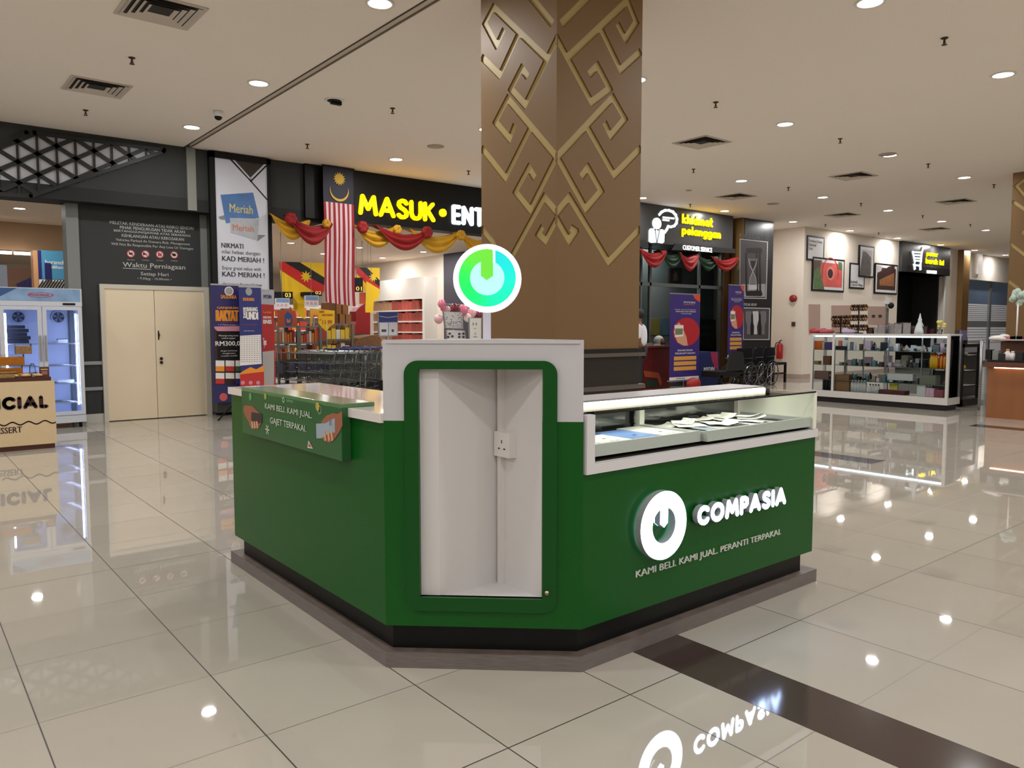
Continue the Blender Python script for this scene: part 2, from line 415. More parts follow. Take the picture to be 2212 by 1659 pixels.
for i, x in enumerate((282.5, 314, 345, 376)):
    b = MB(); a, c = F.px(x, 548 + i * .9); k_ = .55; b.ell(F, a, c, .105 * k_, .105 * k_, pinkw, .003); b.ring(F, a, c, .085 * k_, .11 * k_, red, .005)
    if i < 2: b.stroke(F, [(a - .038, c + .038), (a + .038, c - .038)], .011, red, .006)
    if i == 0: b.ell(F, a, c, .028, .018, black, .004)
    if i == 1: b.flat(F, [(a - .034, c + .02), (a - .034, c - .02), (a + .03, c)], black, .004)
    if i == 2: b.ell(F, a - .012, c, .014, .034, red, .004); b.ell(F, a + .016, c - .005, .012, .028, red, .004)
    if i == 3: b.ell(F, a, c, .028, .022, black, .004); b.flat(F, [(a - .028, c), (a - .044, c + .028), (a - .01, c + .018)], black, .004)
    b.text(F, ['NO PETS', 'NO SMOKING', 'NO FOOD', 'NO TRESPASSING'][i], a - .05, c - .1, a + .05, c - .085, pw, .003)
    o = b.build('prohibition_sign')
    tag(o, ORD[i] + ' round red prohibition sign from the left on the charcoal wall above the doors', 'sign', 'prohibition signs on the charcoal wall')

# ---- lattice panel in the fascia
F = FY(FASC)
P = [F.px(*p) for p in [(0, 422), (0, 306), (56, 287), (74, 288), (354, 324), (352, 328), (66, 424)]]
P = [(P[0][0] - .5, P[0][1] + .0), (P[1][0] - .5, P[1][1] - .35)] + P[2:]
def clip(p, q, poly):
    n = len(poly); ar = sum(poly[i][0] * poly[(i + 1) % n][1] - poly[(i + 1) % n][0] * poly[i][1] for i in range(n)); sg = 1 if ar > 0 else -1
    t0, t1 = 0., 1.; dx, dy = q[0] - p[0], q[1] - p[1]
    for i in range(n):
        a, b = poly[i], poly[(i + 1) % n]; nx, ny = -(b[1] - a[1]) * sg, (b[0] - a[0]) * sg
        den = nx * dx + ny * dy; num = nx * (p[0] - a[0]) + ny * (p[1] - a[1])
        if abs(den) < 1e-9:
            if num < 0: return None
        else:
            t = -num / den
            if den > 0: t0 = max(t0, t)
            else: t1 = min(t1, t)
    if t0 >= t1: return None
    return ((p[0] + dx * t0, p[1] + dy * t0), (p[0] + dx * t1, p[1] + dy * t1))
lat = MB(); lp = mat('lattice_backing', (170, 170, 176), .5); lb = mat('lattice_black', (10, 10, 10), .5)
lat.flat(F, P, lp, .004)
a0 = F.px(38, 350.3); a6 = F.px(242, 354.8); b1 = F.px(38, 395); du = (a6[0] - a0[0]) / 5; dv = a0[1] - b1[1]
for i in range(-6, 12):
    for j in range(-4, 6):
        p = (a0[0] + i * du, a0[1] + (j + (.5 if i % 2 else 0)) * dv)
        k = .5
        for q, w in (((p[0], p[1] + dv), .028), ((p[0] + du, p[1] + dv * .5), .055), ((p[0] + du, p[1] - dv * .5), .055)):
            c = clip(p, q, P)
            if c: lat.stroke(F, c, w, lb, .006, .03)
for c in zip(P, P[1:] + P[:1]): lat.stroke(F, c, .05, lb, .006, .035)
o = lat.build('lattice_panel'); tag(o, 'black triangular lattice over a pale panel high on the charcoal fascia', 'lattice panel')

# ---- right-hand walls
CSY = 11.55
struct(MB().box(19.75, 25.1, 11.5, 11.75, 0, CEIL, light_wall).box(28.75, 29.6, 11.5, 11.75, 0, CEIL, light_wall)
       .box(19.55, 19.75, 11.5, 13.6, 0, CEIL, light_wall), 'wall_right')
struct(MB().box(18.1, 19.6, 13.4, 13.6, 0, CEIL, light_wall).box(18.1, 18.2, 11.8, 13.5, 0, CEIL, light_wall), 'wall_corridor')
struct(MB().box(25.1, 28.8, 13.2, 13.4, 0, CEIL, recess_shade_m).box(25.1, 25.2, 11.75, 13.3, 0, CEIL, recess_shade_m)
       .box(28.65, 28.75, 11.75, 13.3, 0, CEIL, recess_shade_m).box(25.2, 28.7, 11.8, 13.3, 3.25, 3.35, recess_shade_m), 'wall_mart_recess')
struct(MB().box(25.2, 28.7, 12.6, 12.65, 0, 3.3, black).box(25.15, 25.9, 12.2, 12.6, 0, 2.5, mat('grey_hoarding', (70, 70, 70), .7)), 'wall_mart_dark_opening')  # black sheet paints the darkness inside the open doorway
struct(MB().box(28.62, 28.72, 11.48, 11.52, 0, 3.2, wht), 'trim_mart_edge')
gold_wall = mat('ochre_cladding', (122, 90, 46), .5, noise=.05, nscale=60)
struct(MB().box(29.6, 30.15, 11.3, 11.75, 0, CEIL, gold_wall), 'wall_right_pilaster')
struct(MB().box(30.15, 45, 11.7, 11.95, 3.2, CEIL, light_wall), 'wall_right_fascia')
struct(MB().box(30.15, 30.3, 11.62, 12.0, 0, 3.2, mat('tan_trim', (190, 150, 110), .5)), 'trim_shopfront')
# enclosing shell outside the picture
struct(MB().box(-14, -13.8, -12, 34, 0, CEIL, light_wall), 'wall_left')
struct(MB().box(-14, 45, -12.2, -12, 0, CEIL, light_wall), 'wall_back')
struct(MB().box(45, 45.2, -12, 34, 0, CEIL, light_wall), 'wall_far_right')
struct(MB().box(-14, 45, 30, 30.2, 0, SC, light_wall), 'wall_shops_back')
struct(MB().box(12.5, 12.7, 12.9, 30, 0, SC, light_wall), 'wall_market_side')
struct(MB().box(4.75, 4.95, 13.0, 17.5, 0, SC, light_wall), 'wall_market_left')

# ================================================================== CEILING FITTINGS
trimw = mat('downlight_trim', (235, 232, 226), .4)
lens_m = mat('downlight_lens', (255, 250, 242), .4, emit=12)
def downlight(x, y, z, label, group, watts, name='downlight', colr=(1.0, .985, .97), r=.1):
    t = thing(name, (x, y, z), label, 'downlight', group)
    MB().lathe((x, y, z - .012), [(r * .98, .012), (r * 1.22, .012), (r * 1.2, 0), (r * 1.0, 0), (r * .99, .010)], trimw, 24, True, False).build('trim_ring', t)
    MB().lathe((x, y, z), [(r * .99, -.006), (r * .99, .0)], lens_m, 24).build('diffuser', t)
    ld = bpy.data.lights.new('lamp', 'AREA'); ld.shape = 'DISK'; ld.size = r * 1.7; ld.energy = watts; ld.color = colr; ld.spread = math.pi
    lo = bpy.data.objects.new('lamp', ld); lo.location = (x, y, z - .014); col.objects.link(lo)
    lo.parent = t; lo.matrix_parent_inverse = Matrix.Translation((x, y, z)).inverted()
    return t
DX = [3.37, 6.58, 9.55, 12.55, 15.45, 18.37, 21.3, 24.2, 27.3, 30.1, 33.0]
ROWS = [(11.15, 'in the row nearest the shop fronts'), (8.7, 'in the second row out from the shop fronts'), (5.95, 'in the row passing over the patterned column'), (3.33, 'in the row above the kiosk front')]
VIS = {11.15: [3.37, 6.58, 12.55, 15.45, 18.37, 21.3, 24.2, 27.3, 30.1, 33.0], 8.7: [3.37, 6.58, 9.55, 12.55, 15.45, 18.37, 21.3, 24.2], 5.95: [3.37, 6.58, 9.55, 12.55, 15.45], 3.33: [6.58, 9.55]}
proto = None
for y, txt in ROWS:
    k = 0
    for x in VIS[y]:
        if y == 8.7 and x == 18.37: pass
        lab = 'recessed downlight, %s from the left %s' % (ORD[k], txt); k += 1
        if proto is None: proto = downlight(x, y, CEIL, lab, 'ceiling downlights of the mall hall', LAMP_W)
        else: dup(proto, (x, y, CEIL), label=lab)
for y in (3.33, .7, -1.9, -4.5, -7.1):
    for x in (-8.9, -5.8, -2.7, .4, 3.37, 6.58, 9.55, 12.55, 16.5, 22.5, 29):
        if (y == 3.33 and x in (6.58, 9.55)) or (x == 3.37 and y > 2.5): continue
        dup(proto, (x, y, CEIL), label='recessed ceiling downlight over the open hall beside and behind the viewpoint')
for y in (5.95, 8.7, 11.15):
    for x in (-8.9, -5.8, -2.7, .4): dup(proto, (x, y, CEIL), label='recessed ceiling downlight over the hall beyond the left edge of the view')
# supermarket and left shop lights
mk = downlight(7.85, 18.4, SC, 'small downlight in the supermarket ceiling above the first hanging flag', 'supermarket ceiling downlights', MARKET_W, r=.09)
for i, (x, y) in enumerate([(9.7, 20.5), (9.7, 18.35), (11.65, 20.6), (11.6, 18.25)]):
    dup(mk, (x, y, SC), label='%s downlight from the left in the supermarket ceiling right of the striped flag' % ORD[i] if i else 'small downlight in the supermarket ceiling hidden partly behind the striped flag')
for x, y in [(6.0, 15.4), (9.7, 15.6), (11.6, 15.6), (6.0, 22.5), (8, 24.5), (11, 24.5), (7.8, 13.4), (10.6, 13.4)]:
    dup(mk, (x, y, SC), label='downlight deep in the supermarket ceiling behind the banners')
for i, (x, y) in enumerate([(1.9, 16.1), (1.9, 18.6)]):
    dup(mk, (x, y, SC), label=['nearer', 'farther'][i] + ' downlight in the shop ceiling above the double door fridge')
for x, y in [(-1, 15), (-1, 19), (3.5, 20), (1, 22)]: dup(mk, (x, y, SC), label='downlight in the left shop beyond the view')
# shops far right
for i, x in enumerate((32.0, 34.2)):
    pass

# square air diffusers
vm = mat('vent_white', (200, 190, 178), .5); vb = mat('vent_dark', (38, 33, 28), .7)
def vent(x, y, s, label):
    t = thing('air_vent', (x, y, CEIL), label, 'air vent', 'square ceiling air diffusers')
    b = MB()
    for k in range(4):
        c, q = [(1, 0), (0, 1), (-1, 0), (0, -1)][k]
        f = Frame((x, y, CEIL), (q, -c, 0), (c, q, 0))   # b axis points outwards
        f.n = Vector((0, 0, -1))
        b.prism(f, [(-s, s), (s, s), (s * .88, s * .88), (-s * .88, s * .88)], 0, .012, vm)
    b.build('frame', t)
    MB().box(x - s * .9, x + s * .9, y - s * .9, y + s * .9, CEIL - .002, CEIL - .0005, vb).build('throat', t)
    for j in range(4):
        r = s * (.8 - j * .17); bl = MB()
        for (ax, ay) in ((1, 0), (-1, 0), (0, 1), (0, -1)):
            w = s * .1; z0, z1 = CEIL - .018, CEIL - .004
            px_, py_ = -ay, ax
            vs = [(x + ax * (r + w) + px_ * (r + w), y + ay * (r + w) + py_ * (r + w), z0), (x + ax * (r + w) - px_ * (r + w), y + ay * (r + w) - py_ * (r + w), z0),
                  (x + ax * r - px_ * r, y + ay * r - py_ * r, z1), (x + ax * r + px_ * r, y + ay * r + py_ * r, z1)]
            bl.add(vs, [(0, 1, 2, 3)], vm)
        bl.build('louvre_ring', t)
    return t
VL = [(1.97, 7.28, 'large louvred square air vent at the top left of the ceiling'), (1.99, 10.01, 'louvred air vent on the left ceiling, the one nearer the lattice panel'),
      (9.52, 7.3, 'diamond-looking air vent just right of the patterned column'), (13.74, 7.16, 'air vent on the ceiling between two downlights, middle of the right half'),
      (13.94, 9.79, 'air vent above the customer service sign'), (18.23, 9.74, 'air vent above the framed pictures'),
      (18.23, 7.17, 'air vent nearest the right hand column top'), (22.81, 9.5, 'farthest visible air vent, above the dark mart sign')]
v0 = vent(VL[0][0], VL[0][1], .31, VL[0][2])
for x, y, l in VL[1:]: dup(v0, (x, y, CEIL), label=l)

# sprinkler heads
spk = [(285, 131), (185, 243), (848, 239), (664, 316), (1012, 373), (2040, 89), (1546, 226), (1815, 304), (1498, 369), (2005, 358), (1703, 408), (1860, 442), (1491, 444), (1646, 486), (1783, 487), (1993, 468), (2096, 487), (1898, 505), (2147, 402)]
sm = mat('sprinkler_metal', (70, 52, 36), .4, .6)
where = ['at the upper left between the two left vents', 'below the left vents near the lattice panel', 'left of the patterned column', 'above the supermarket sign, nearer its flag', 'above the lettered supermarket sign beside the column',
         'at the upper right corner of the ceiling', 'nearest right of the patterned column', 'right of centre above the wide vent', 'between the diamond vent and the customer service sign', 'at far right below the big downlight',
         'between the two middle downlight rows on the right', 'over the framed pictures, nearer the viewer', 'just above the customer service sign', 'above the hourglass poster', 'above the nearest framed picture', 'right of the last middle vent', 'close to the right hand column, lower one', 'above the dark mart sign', 'close to the right hand column, upper one']
sp0 = None
for (x, y), w in zip(spk, where):
    p = onz(x, y, CEIL - .03)
    lab = 'small brass ceiling sprinkler ' + w
    if sp0 is None:
        sp0 = thing('sprinkler_head', (p.x, p.y, CEIL), lab, 'sprinkler', 'ceiling sprinkler heads')
        MB().lathe((p.x, p.y, CEIL), [(.035, 0), (.03, -.008), (.01, -.012), (.01, -.035), (.014, -.05)][::-1], sm, 10).build('body', sp0)
        MB().lathe((p.x, p.y, CEIL - .068), [(.004, 0), (.026, .002), (.026, .005), (.004, .006)], sm, 12).tube([(p.x - .014, p.y, CEIL - .045), (p.x - .012, p.y, CEIL - .065)], .003, sm, 5).tube([(p.x + .014, p.y, CEIL - .045), (p.x + .012, p.y, CEIL - .065)], .003, sm, 5).build('deflector', sp0)
    else: dup(sp0, (p.x, p.y, CEIL), label=lab)
# cameras, detectors, speaker, hatch
p = onz(471, 240, CEIL)
t = thing('dome_camera', (p.x, p.y, CEIL), 'small white security camera with dark lens beside the ceiling joint', 'security camera')
MB().lathe((p.x, p.y, CEIL - .07), [(.05, 0), (.06, .03), (.06, .07)], wht, 16).build('housing', t)
MB().ball((p.x, p.y, CEIL - .075), (.048, .048, .04), black).build('lens_dome', t)
p = onz(722, 216, CEIL)
MB_ = MB().lathe((p.x, p.y, CEIL - .01), [(.11, 0), (.12, .01)], trimw, 18).lathe((p.x, p.y, CEIL - .02), [(.07, 0), (.09, .012)], black, 14).box(p.x - .04, p.x + .09, p.y - .02, p.y + .03, CEIL - .05, CEIL - .01, black)
tag(MB_.build('broken_downlight'), 'unlit broken ceiling fitting with a dark open hole left of the patterned column', 'ceiling fitting')
for (x, y), l in zip([(941, 316), (1488, 411), (1670, 440), (1917, 333), (1882, 512)], ['pale round ceiling disc left of the patterned column', 'tiny round smoke detector right of the patterned column', 'low grey ceiling speaker between the middle vents', 'thin round ceiling speaker outline in the right half', 'tiny round detector above the dark mart sign']):
    p = onz(x, y, CEIL)
    r = .13 if (x in (941, 1670, 1917)) else .06
    tag(MB().lathe((p.x, p.y, CEIL - .012), [(r * .85, 0), (r, .004), (r, .012)], mat('detector_grey', (170, 160, 148), .6), 18).build('ceiling_disc' if r > .1 else 'smoke_detector'), l, 'ceiling fitting')
# ================================================================== THE ORNAMENTED COLUMNS
def cdt_relief(fr, outer, polys, t, m_face, m_band, mb, uc=None):
    """face at depth t, the polys recessed to depth 0"""
    vs = [Vector(p) for p in outer]; faces = [list(range(len(outer)))]
    for p in polys:
        b = len(vs); vs += [Vector(q) for q in p]; faces.append(list(range(b, b + len(p))))
    V, E, Fc, ov, oe, of = delaunay_2d_cdt(vs, [], faces, 1, 1e-5)
    inside = [any(k > 0 for k in o) for o in of]
    keep = [bool(o) for o in of]
    em = {}
    for i, f in enumerate(Fc):
        if not keep[i]: continue
        d = 0.0 if inside[i] else t
        mb.add([fr.pt(V[k].x, V[k].y, d) for k in f], [tuple(range(len(f)))], m_band if inside[i] else m_face)
        for a, b in zip(f, list(f[1:]) + [f[0]]): em.setdefault((min(a, b), max(a, b)), []).append((i, a, b))
    for k, l in em.items():
        if len(l) == 2 and inside[l[0][0]] != inside[l[1][0]]:
            a, b = V[k[0]], V[k[1]]
            mb.add([fr.pt(a.x, a.y, 0), fr.pt(b.x, b.y, 0), fr.pt(b.x, b.y, t), fr.pt(a.x, a.y, t)], [(0, 1, 2, 3)], m_face)
        elif len(l) == 1 and not (uc is not None and abs(V[k[0]].x - uc) < 1e-4 and abs(V[k[1]].x - uc) < 1e-4):
            a, b = V[k[0]], V[k[1]]
            mb.add([fr.pt(a.x, a.y, -.02), fr.pt(b.x, b.y, -.02), fr.pt(b.x, b.y, 0.0 if inside[l[0][0]] else t), fr.pt(a.x, a.y, 0.0 if inside[l[0][0]] else t)], [(0, 1, 2, 3)], m_face)
col_brown = mat('column_brown', (122, 94, 60), .5, spec=.3, noise=.05, nscale=220, bump=.15)
col_gold = mat('column_gold', (172, 150, 94), .5, noise=.06, nscale=160, bump=.2)
CX, CY, CS_ = 3.97, 4.38, .925
# band centre lines in photo pixels, right face (crop of 2.183x, origin 1000,0)
def cr(l): return [(1000 + x / 2.183, y / 2.183) for x, y in l]
RF = [cr(l) for l in [
    [(443, 185), (605, 482), (690, 418), (633, 310), (600, 345)],
    [(500, 265), (775, 5), (815, 105), (765, 185), (733, 125)],
    [(650, 140), (742, 330), (830, 250)],
    [(443, 740), (705, 460), (762, 560), (695, 640), (672, 590)],
    [(585, 600), (712, 825), (830, 705)],
    [(443, 740), (578, 985), (650, 900), (588, 790), (563, 825)],
    [(443, 1000), (500, 930), (686, 1235), (828, 1085)],
    [(443, 1035), (500, 1135), (530, 1090), (515, 1080)],
    [(470, 105), (585, -10)],
]]
LF = [cr(l) for l in [
    [(443, 185), (295, 495), (228, 420), (278, 322), (302, 355)],
    [(400, 280), (145, 35), (105, 110), (160, 215), (190, 150)],
    [(262, 165), (175, 355), (96, 275)],
    [(443, 740), (212, 465), (155, 575), (222, 655), (242, 600)],
    [(312, 620), (202, 840), (96, 705)],
    [(443, 740), (318, 990), (250, 905), (312, 790), (335, 830)],
    [(443, 1000), (385, 930), (240, 1195)],
    [(96, 1085), (140, 1140), (165, 1190)],
    [(443, 1035), (390, 1135), (358, 1105), (372, 1080)],
    [(418, 105), (325, -10)],
]]
def band_polys(fr, lines, w, umin, umax, depth=0.0):
    out = []
    for l in lines:
        pts = [fr.px(x, y, depth) for x, y in l]
        for i, (p, q) in enumerate(zip(pts, pts[1:])):
            dx, dy = q[0] - p[0], q[1] - p[1]; L = math.hypot(dx, dy); dx /= L; dy /= L; e = w * .42
            nx, ny = -dy * w / 2, dx * w / 2
            poly = [(p[0] - dx * e + nx, p[1] - dy * e + ny), (p[0] - dx * e - nx, p[1] - dy * e - ny), (q[0] + dx * e - nx, q[1] + dy * e - ny), (q[0] + dx * e + nx, q[1] + dy * e + ny)]
            # clip to the strip umin..umax
            def cl(P_, s, lim):
                r = []
                for a, b in zip(P_, P_[1:] + P_[:1]):
                    ia, ib = s * (a[0] - lim) >= 0, s * (b[0] - lim) >= 0
                    if ia: r.append(a)
                    if ia != ib:
                        t = (lim - a[0]) / (b[0] - a[0]); r.append((lim, a[1] + (b[1] - a[1]) * t))
                return r
            poly = cl(cl(poly, 1, umin + .0003), -1, umax - .0003)
            if len(poly) >= 3: out.append(poly)
    return out
T_ = .014
fr_r = Frame((CX, CY, 0), (1, 0, 0)); fr_l = Frame((CX, CY, 0), (0, -1, 0))
pr = band_polys(fr_r, RF, .058, -T_, CS_, T_ / 2); pl = band_polys(fr_l, LF, .058, -CS_, T_, T_ / 2)
# continue the figure above the frame, up to the ceiling
pr = [[(a, min(b, CEIL - .001)) for a, b in p] for p in pr if min(q[1] for q in p) < CEIL]; pl = [[(a, min(b, CEIL - .001)) for a, b in p] for p in pl if min(q[1] for q in p) < CEIL]
def column(x, y, label, name='ornate_column'):
    t = thing(name, (x, y, 0), label, 'column', 'brown columns with woven gold pattern')
    b = MB(); Z0 = 1.235
    b.box(x + .01, x + CS_ - .01, y + .01, y + CS_ - .01, Z0, CEIL, col_brown)
    f1 = Frame((x, y, 0), (1, 0, 0)); f2 = Frame((x, y, 0), (0, -1, 0))
    cdt_relief(f1, [(-T_, Z0), (CS_, Z0), (CS_, CEIL), (-T_, CEIL)], pr, T_, col_brown, col_gold, b, -T_)
    cdt_relief(f2, [(-CS_, Z0), (T_, Z0), (T_, CEIL), (-CS_, CEIL)], pl, T_, col_brown, col_gold, b, T_)
    b.build('shaft', t)
    pm = mat('plinth_black_stone', (40, 36, 32), .3); pc = mat('plinth_cap', (92, 84, 78), .3)
    MB().box(x - .01, x + CS_ + .01, y - .01, y + CS_ + .01, .0, 1.2, pm).build('plinth', t)
    MB().box(x - .05, x + CS_ + .05, y - .05, y + CS_ + .05, 1.17, 1.2, pc).box(x - .035, x + CS_ + .035, y - .035, y + CS_ + .035, 1.2, 1.235, mat('cap_black', (24, 20, 18), .3)).build('cap_moulding', t)
    MB().box(x - .05, x + CS_ + .05, y - .05, y + CS_ + .05, .90, .935, pc).box(x - .03, x + CS_ + .03, y - .03, y + CS_ + .03, 0, .9, mat('plinth_brown', (48, 34, 28), .35)).build('base_moulding', t)
column(CX, CY, 'brown square column with recessed gold woven motif rising behind the green kiosk')
column(15.72, 4.32, 'brown patterned column cut by the right edge, behind the wooden counter')

# ================================================================== THE GREEN KIOSK
green = mat('green_laminate', (10, 80, 22), .3, noise=.05, nscale=300, spec=.25)
green2 = mat('green_frame', (9, 73, 21), .36, noise=.05, nscale=300, spec=.25)
kickm = mat('black_kick', (5, 5, 5), .4, spec=.25)
deck = mat('grey_wood_vinyl', (92, 82, 76), .5, noise=.3, nscale=14, stretch=(1, 1, 14))
deck_e = mat('grey_vinyl_edge', (104, 97, 95), .5, noise=.22, nscale=14, stretch=(1, 1, 20))
XL, YR = 1.545, 2.20
A = Vector((1.545, 2.74)); B = Vector((2.142, 2.197)); XE, YE = 3.90, 4.52; XI, YI = 2.10, 2.67
K = thing('phone_kiosk', (2.2, 2.8, 0), 'green and white L-shaped phone kiosk with illuminated logo on a grey wood-look platform', 'kiosk')
def lshape(off, xe, ye, xi=None, yi=None):
    """outline of the kiosk, grown by off on its outer faces"""
    o = off; k = o * .414
    a = (XL - o, A.y + k * 1.0 - o * 0 ) ; b = (B.x + k, YR - o)
    a = (XL - o, A.y - k)
    b = (B.x - k, YR - o)
    return [(XL - o, ye), a, b, (xe, YR - o), (xe, yi or YI), (xi or XI, yi or YI), (xi or XI, ye)]
Z = Frame((0, 0, 0), (1, 0, 0), (0, 1, 0))
MB().prism(Z, lshape(.0, 3.955, 4.60, 2.3, 2.9), 0, .064, deck_e).prism(Z, [(x, y) for x, y in lshape(.0, 3.955, 4.60, 2.3, 2.9)], .064, .068, deck).build('platform', K)
MB().prism(Z, lshape(-.045, 3.86, 4.5), .068, .19, kickm).build('kick_plate', K)
# left counter body and right counter body
MB().prism(Z, [(XL, YE), (XL, A.y), (XI, A.y), (XI, YE)], .18, 1.02, green).build('left_counter_body', K)
MB().prism(Z, [(B.x, YR), (XE, YR), (XE, YI), (B.x, YI)], .18, .815, green).build('right_counter_body', K)
MB().box(XL - .015, XI, A.y + .0, YE + .015, 1.02, 1.06, mat('glossy_white_top', (214, 208, 206), .06)).build('worktop', K, .002)
# tower with the framed window
e = Vector((B.x - A.x, B.y - A.y)); LC = e.length; e.normalize()
CF = Frame((A.x, A.y, 0), (e.x, e.y, 0))
ZW = 1.03; ZT = 1.357
W0, W1, WZ0, WZ1 = .146, .645, .306, 1.240
cav = MB()
def facewith(z0, z1, m):
    # four pieces around the window within z0..z1
    cav.fbox(CF, 0, W0, z0, z1, -.018, 0, m); cav.fbox(CF, W1, LC, z0, z1, -.018, 0, m)
    if z0 < WZ0: cav.fbox(CF, W0, W1, z0, min(z1, WZ0), -.018, 0, m)
    if z1 > WZ1: cav.fbox(CF, W0, W1, max(z0, WZ1), z1, -.018, 0, m)
facewith(.18, ZW, green); cav.build('tower_front', K)
cav = MB(); facewith(ZW, ZT, white); cav.build('tower_head', K)
inw = mat('interior_white', (206, 203, 204), .6)
XC, YC = 2.03, 2.60
MB().box(XC, B.x, YR + .12, YC, .19, ZT - .02, inw).prism(Z, [(XL + .175, YC), (B.x, YC), (B.x, A.y), (XL + .03, A.y)], .19, ZT - .02, inw).build('tower_shell', K)
MB().prism(Z, [(XL + .01, A.y), (A.x + .01, A.y - .015), (B.x - .02, B.y + .01), (B.x, B.y + .005), (B.x, A.y)], ZT - .015, ZT, white).build('tower_top', K)
MB().prism(Z, [(XL + .03, A.y - .01), (B.x - .02, B.y + .03), (B.x - .01, A.y - .01)], .285, .30, inw).build('window_floor', K)
# rounded frame
def rrect(x0, y0, x1, y1, r, n=7):
    o = []
    for cx_, cy_, a in ((x1 - r, y1 - r, 0), (x0 + r, y1 - r, 90), (x0 + r, y0 + r, 180), (x1 - r, y0 + r, 270)):
        for k in range(n + 1):
            t = math.radians(a + 90 * k / n); o.append((cx_ + r * math.cos(t), cy_ + r * math.sin(t)))
    return o
def holed(fr, outer, inner, d0, d1, m, mb):
    vs = [Vector(p) for p in outer + inner]; n = len(outer)
    V, E_, Fc, ov, oe, of = delaunay_2d_cdt(vs, [], [list(range(n)), list(range(n, len(vs)))], 1, 1e-6)
    for f, o in zip(Fc, of):
        if o and 1 not in o: mb.add([fr.pt(V[k].x, V[k].y, d1) for k in f], [tuple(range(len(f)))], m)
    for L_ in (outer, inner):
        for p, q in zip(L_, L_[1:] + L_[:1]): mb.add([fr.pt(*p, d0), fr.pt(*q, d0), fr.pt(*q, d1), fr.pt(*p, d1)], [(0, 1, 2, 3)], m)
    return mb
fo = holed(CF, rrect(.088, .250, .703, 1.274, .055), [(W0, WZ0), (W1, WZ0), (W1, WZ1), (W0, WZ1)], -.015, .016, green2, MB()).build('window_frame', K)
c = CF.pt(.664, .338, .016); MB().tube([c, c + CF.n * .012], .009, mat('lock_metal', (190, 180, 160), .25, 1), 14).build('lock', fo)
# conduit and socket in the window's corner
sock = mat('socket_plastic', (215, 210, 208), .4)
MB().box(XC - .022, XC, YC - .04, YC - .015, .30, ZT - .03, sock).build('conduit', K)
so = MB().box(XC - .035, XC, YC - .115, YC - .01, .86, .965, sock).build('power_socket', K)
fs = FX(XC - .035); hb = MB()
for a, b, w, h in ((-(YC - .0625), .925, .006, .014), (-(YC - .0625) - .018, .895, .012, .006), (-(YC - .0625) + .018, .895, .012, .006)):
    hb.rect(fs, a - w / 2, b - h / 2, a + w / 2, b + h / 2, black, .0008)
hb.build('pin_slots', so)

# ---- showcase in the right counter
SY = YR - .012
sc_w = mat('showcase_white', (212, 210, 214), .4)
inn = mat('showcase_interior', (232, 231, 216), .5)
S = MB()
S.box(2.155, XE + .005, SY, SY + .03, .815, .857, sc_w)                # bottom rail
S.box(2.155, 2.20, SY, SY + .03, .857, 1.056, sc_w)                    # left stile
S.box(2.155, XE + .005, SY + .03, YI, .815, .857, mat('deck_shadow_brown', (60, 44, 40), .5))  # dark brown paints the shadow gap below the drawers
S.build('showcase_base', K)
MB().box(B.x, 3.80, 2.462, YI, 1.062, 1.08, white).build('showcase_shelf_top', K)
MB().box(2.2, 3.80, YI - .02, YI - .012, .86, 1.062, mat('mirror_back', (110, 112, 112), .12, .9)).build('mirror_back', K)
MB().box(2.16, 3.80, YI - .012, YI, .86, 1.062, sc_w).box(2.145, 2.16, SY + .03, YI, .86, 1.06, inn).build('showcase_back', K)
MB().box(3.865, XE, SY + .008, YI, .86, 1.055, inn).build('showcase_end_panel', K)
led = mat('led_tube', (255, 250, 226), .4, emit=1.8)
L_ = MB().box(2.15, 3.78, 2.452, 2.46, 1.045, 1.078, mat('led_housing_grey', (80, 82, 84), .4)).build('led_housing', K)
MB().tube([(2.155, 2.441, 1.064), (3.775, 2.441, 1.064)], .0105, led, 10).build('led_tube', L_)
ld = bpy.data.lights.new('led_lamp', 'AREA'); ld.shape = 'RECTANGLE'; ld.size = 1.6; ld.size_y = .03; ld.energy = 2.2; ld.color = (1, .99, .9)
lo = bpy.data.objects.new('led_lamp', ld); lo.location = (2.97, 2.44, 1.052); col.objects.link(lo); lo.parent = K; lo.matrix_parent_inverse = Matrix.Translation(K.location).inverted()
gl = glass('showcase_glass', (252, 255, 253), .03)
MB().box(2.20, 3.865, SY + .004, SY + .009, .857, 1.058, gl).build('front_glass', K)
MB().box(2.20, 3.87, SY + .004, 2.45, 1.058, 1.063, gl).build('top_glass', K)
MB().box(2.198, 3.875, SY, SY + .006, 1.056, 1.0645, mat('glass_edge', (10, 18, 16), .2)).build('glass_edge', K)
MB().box(3.80, 3.87, 2.45, YI, 1.058, 1.063, gl).build('end_glass', K)
# two display drawers
tray_g = mat('tray_front', (186, 188, 186), .35, noise=.03, nscale=60)
felt = mat('black_felt', (18, 18, 18), .8)
tr = []
for nm, x0, x1, yf in (('display_drawer', 2.205, 2.945, 2.236), ('display_drawer', 2.956, 3.858, 2.205)):
    d = MB().box(x0, x1, yf, yf + .014, .873, .924, tray_g).box(x0, x0 + .014, yf + .014, 2.64, .873, .918, tray_g).box(x1 - .014, x1, yf + .014, 2.64, .873, .918, tray_g).build(nm, K)
    MB().box(x0 + .014, x1 - .014, yf + .014, 2.64, .876, .892, felt).build('drawer_lining', d); tr.append(d)
MB().box(2.93, 2.965, 2.6, 2.63, .86, 1.06, inn).build('showcase_divider', K)

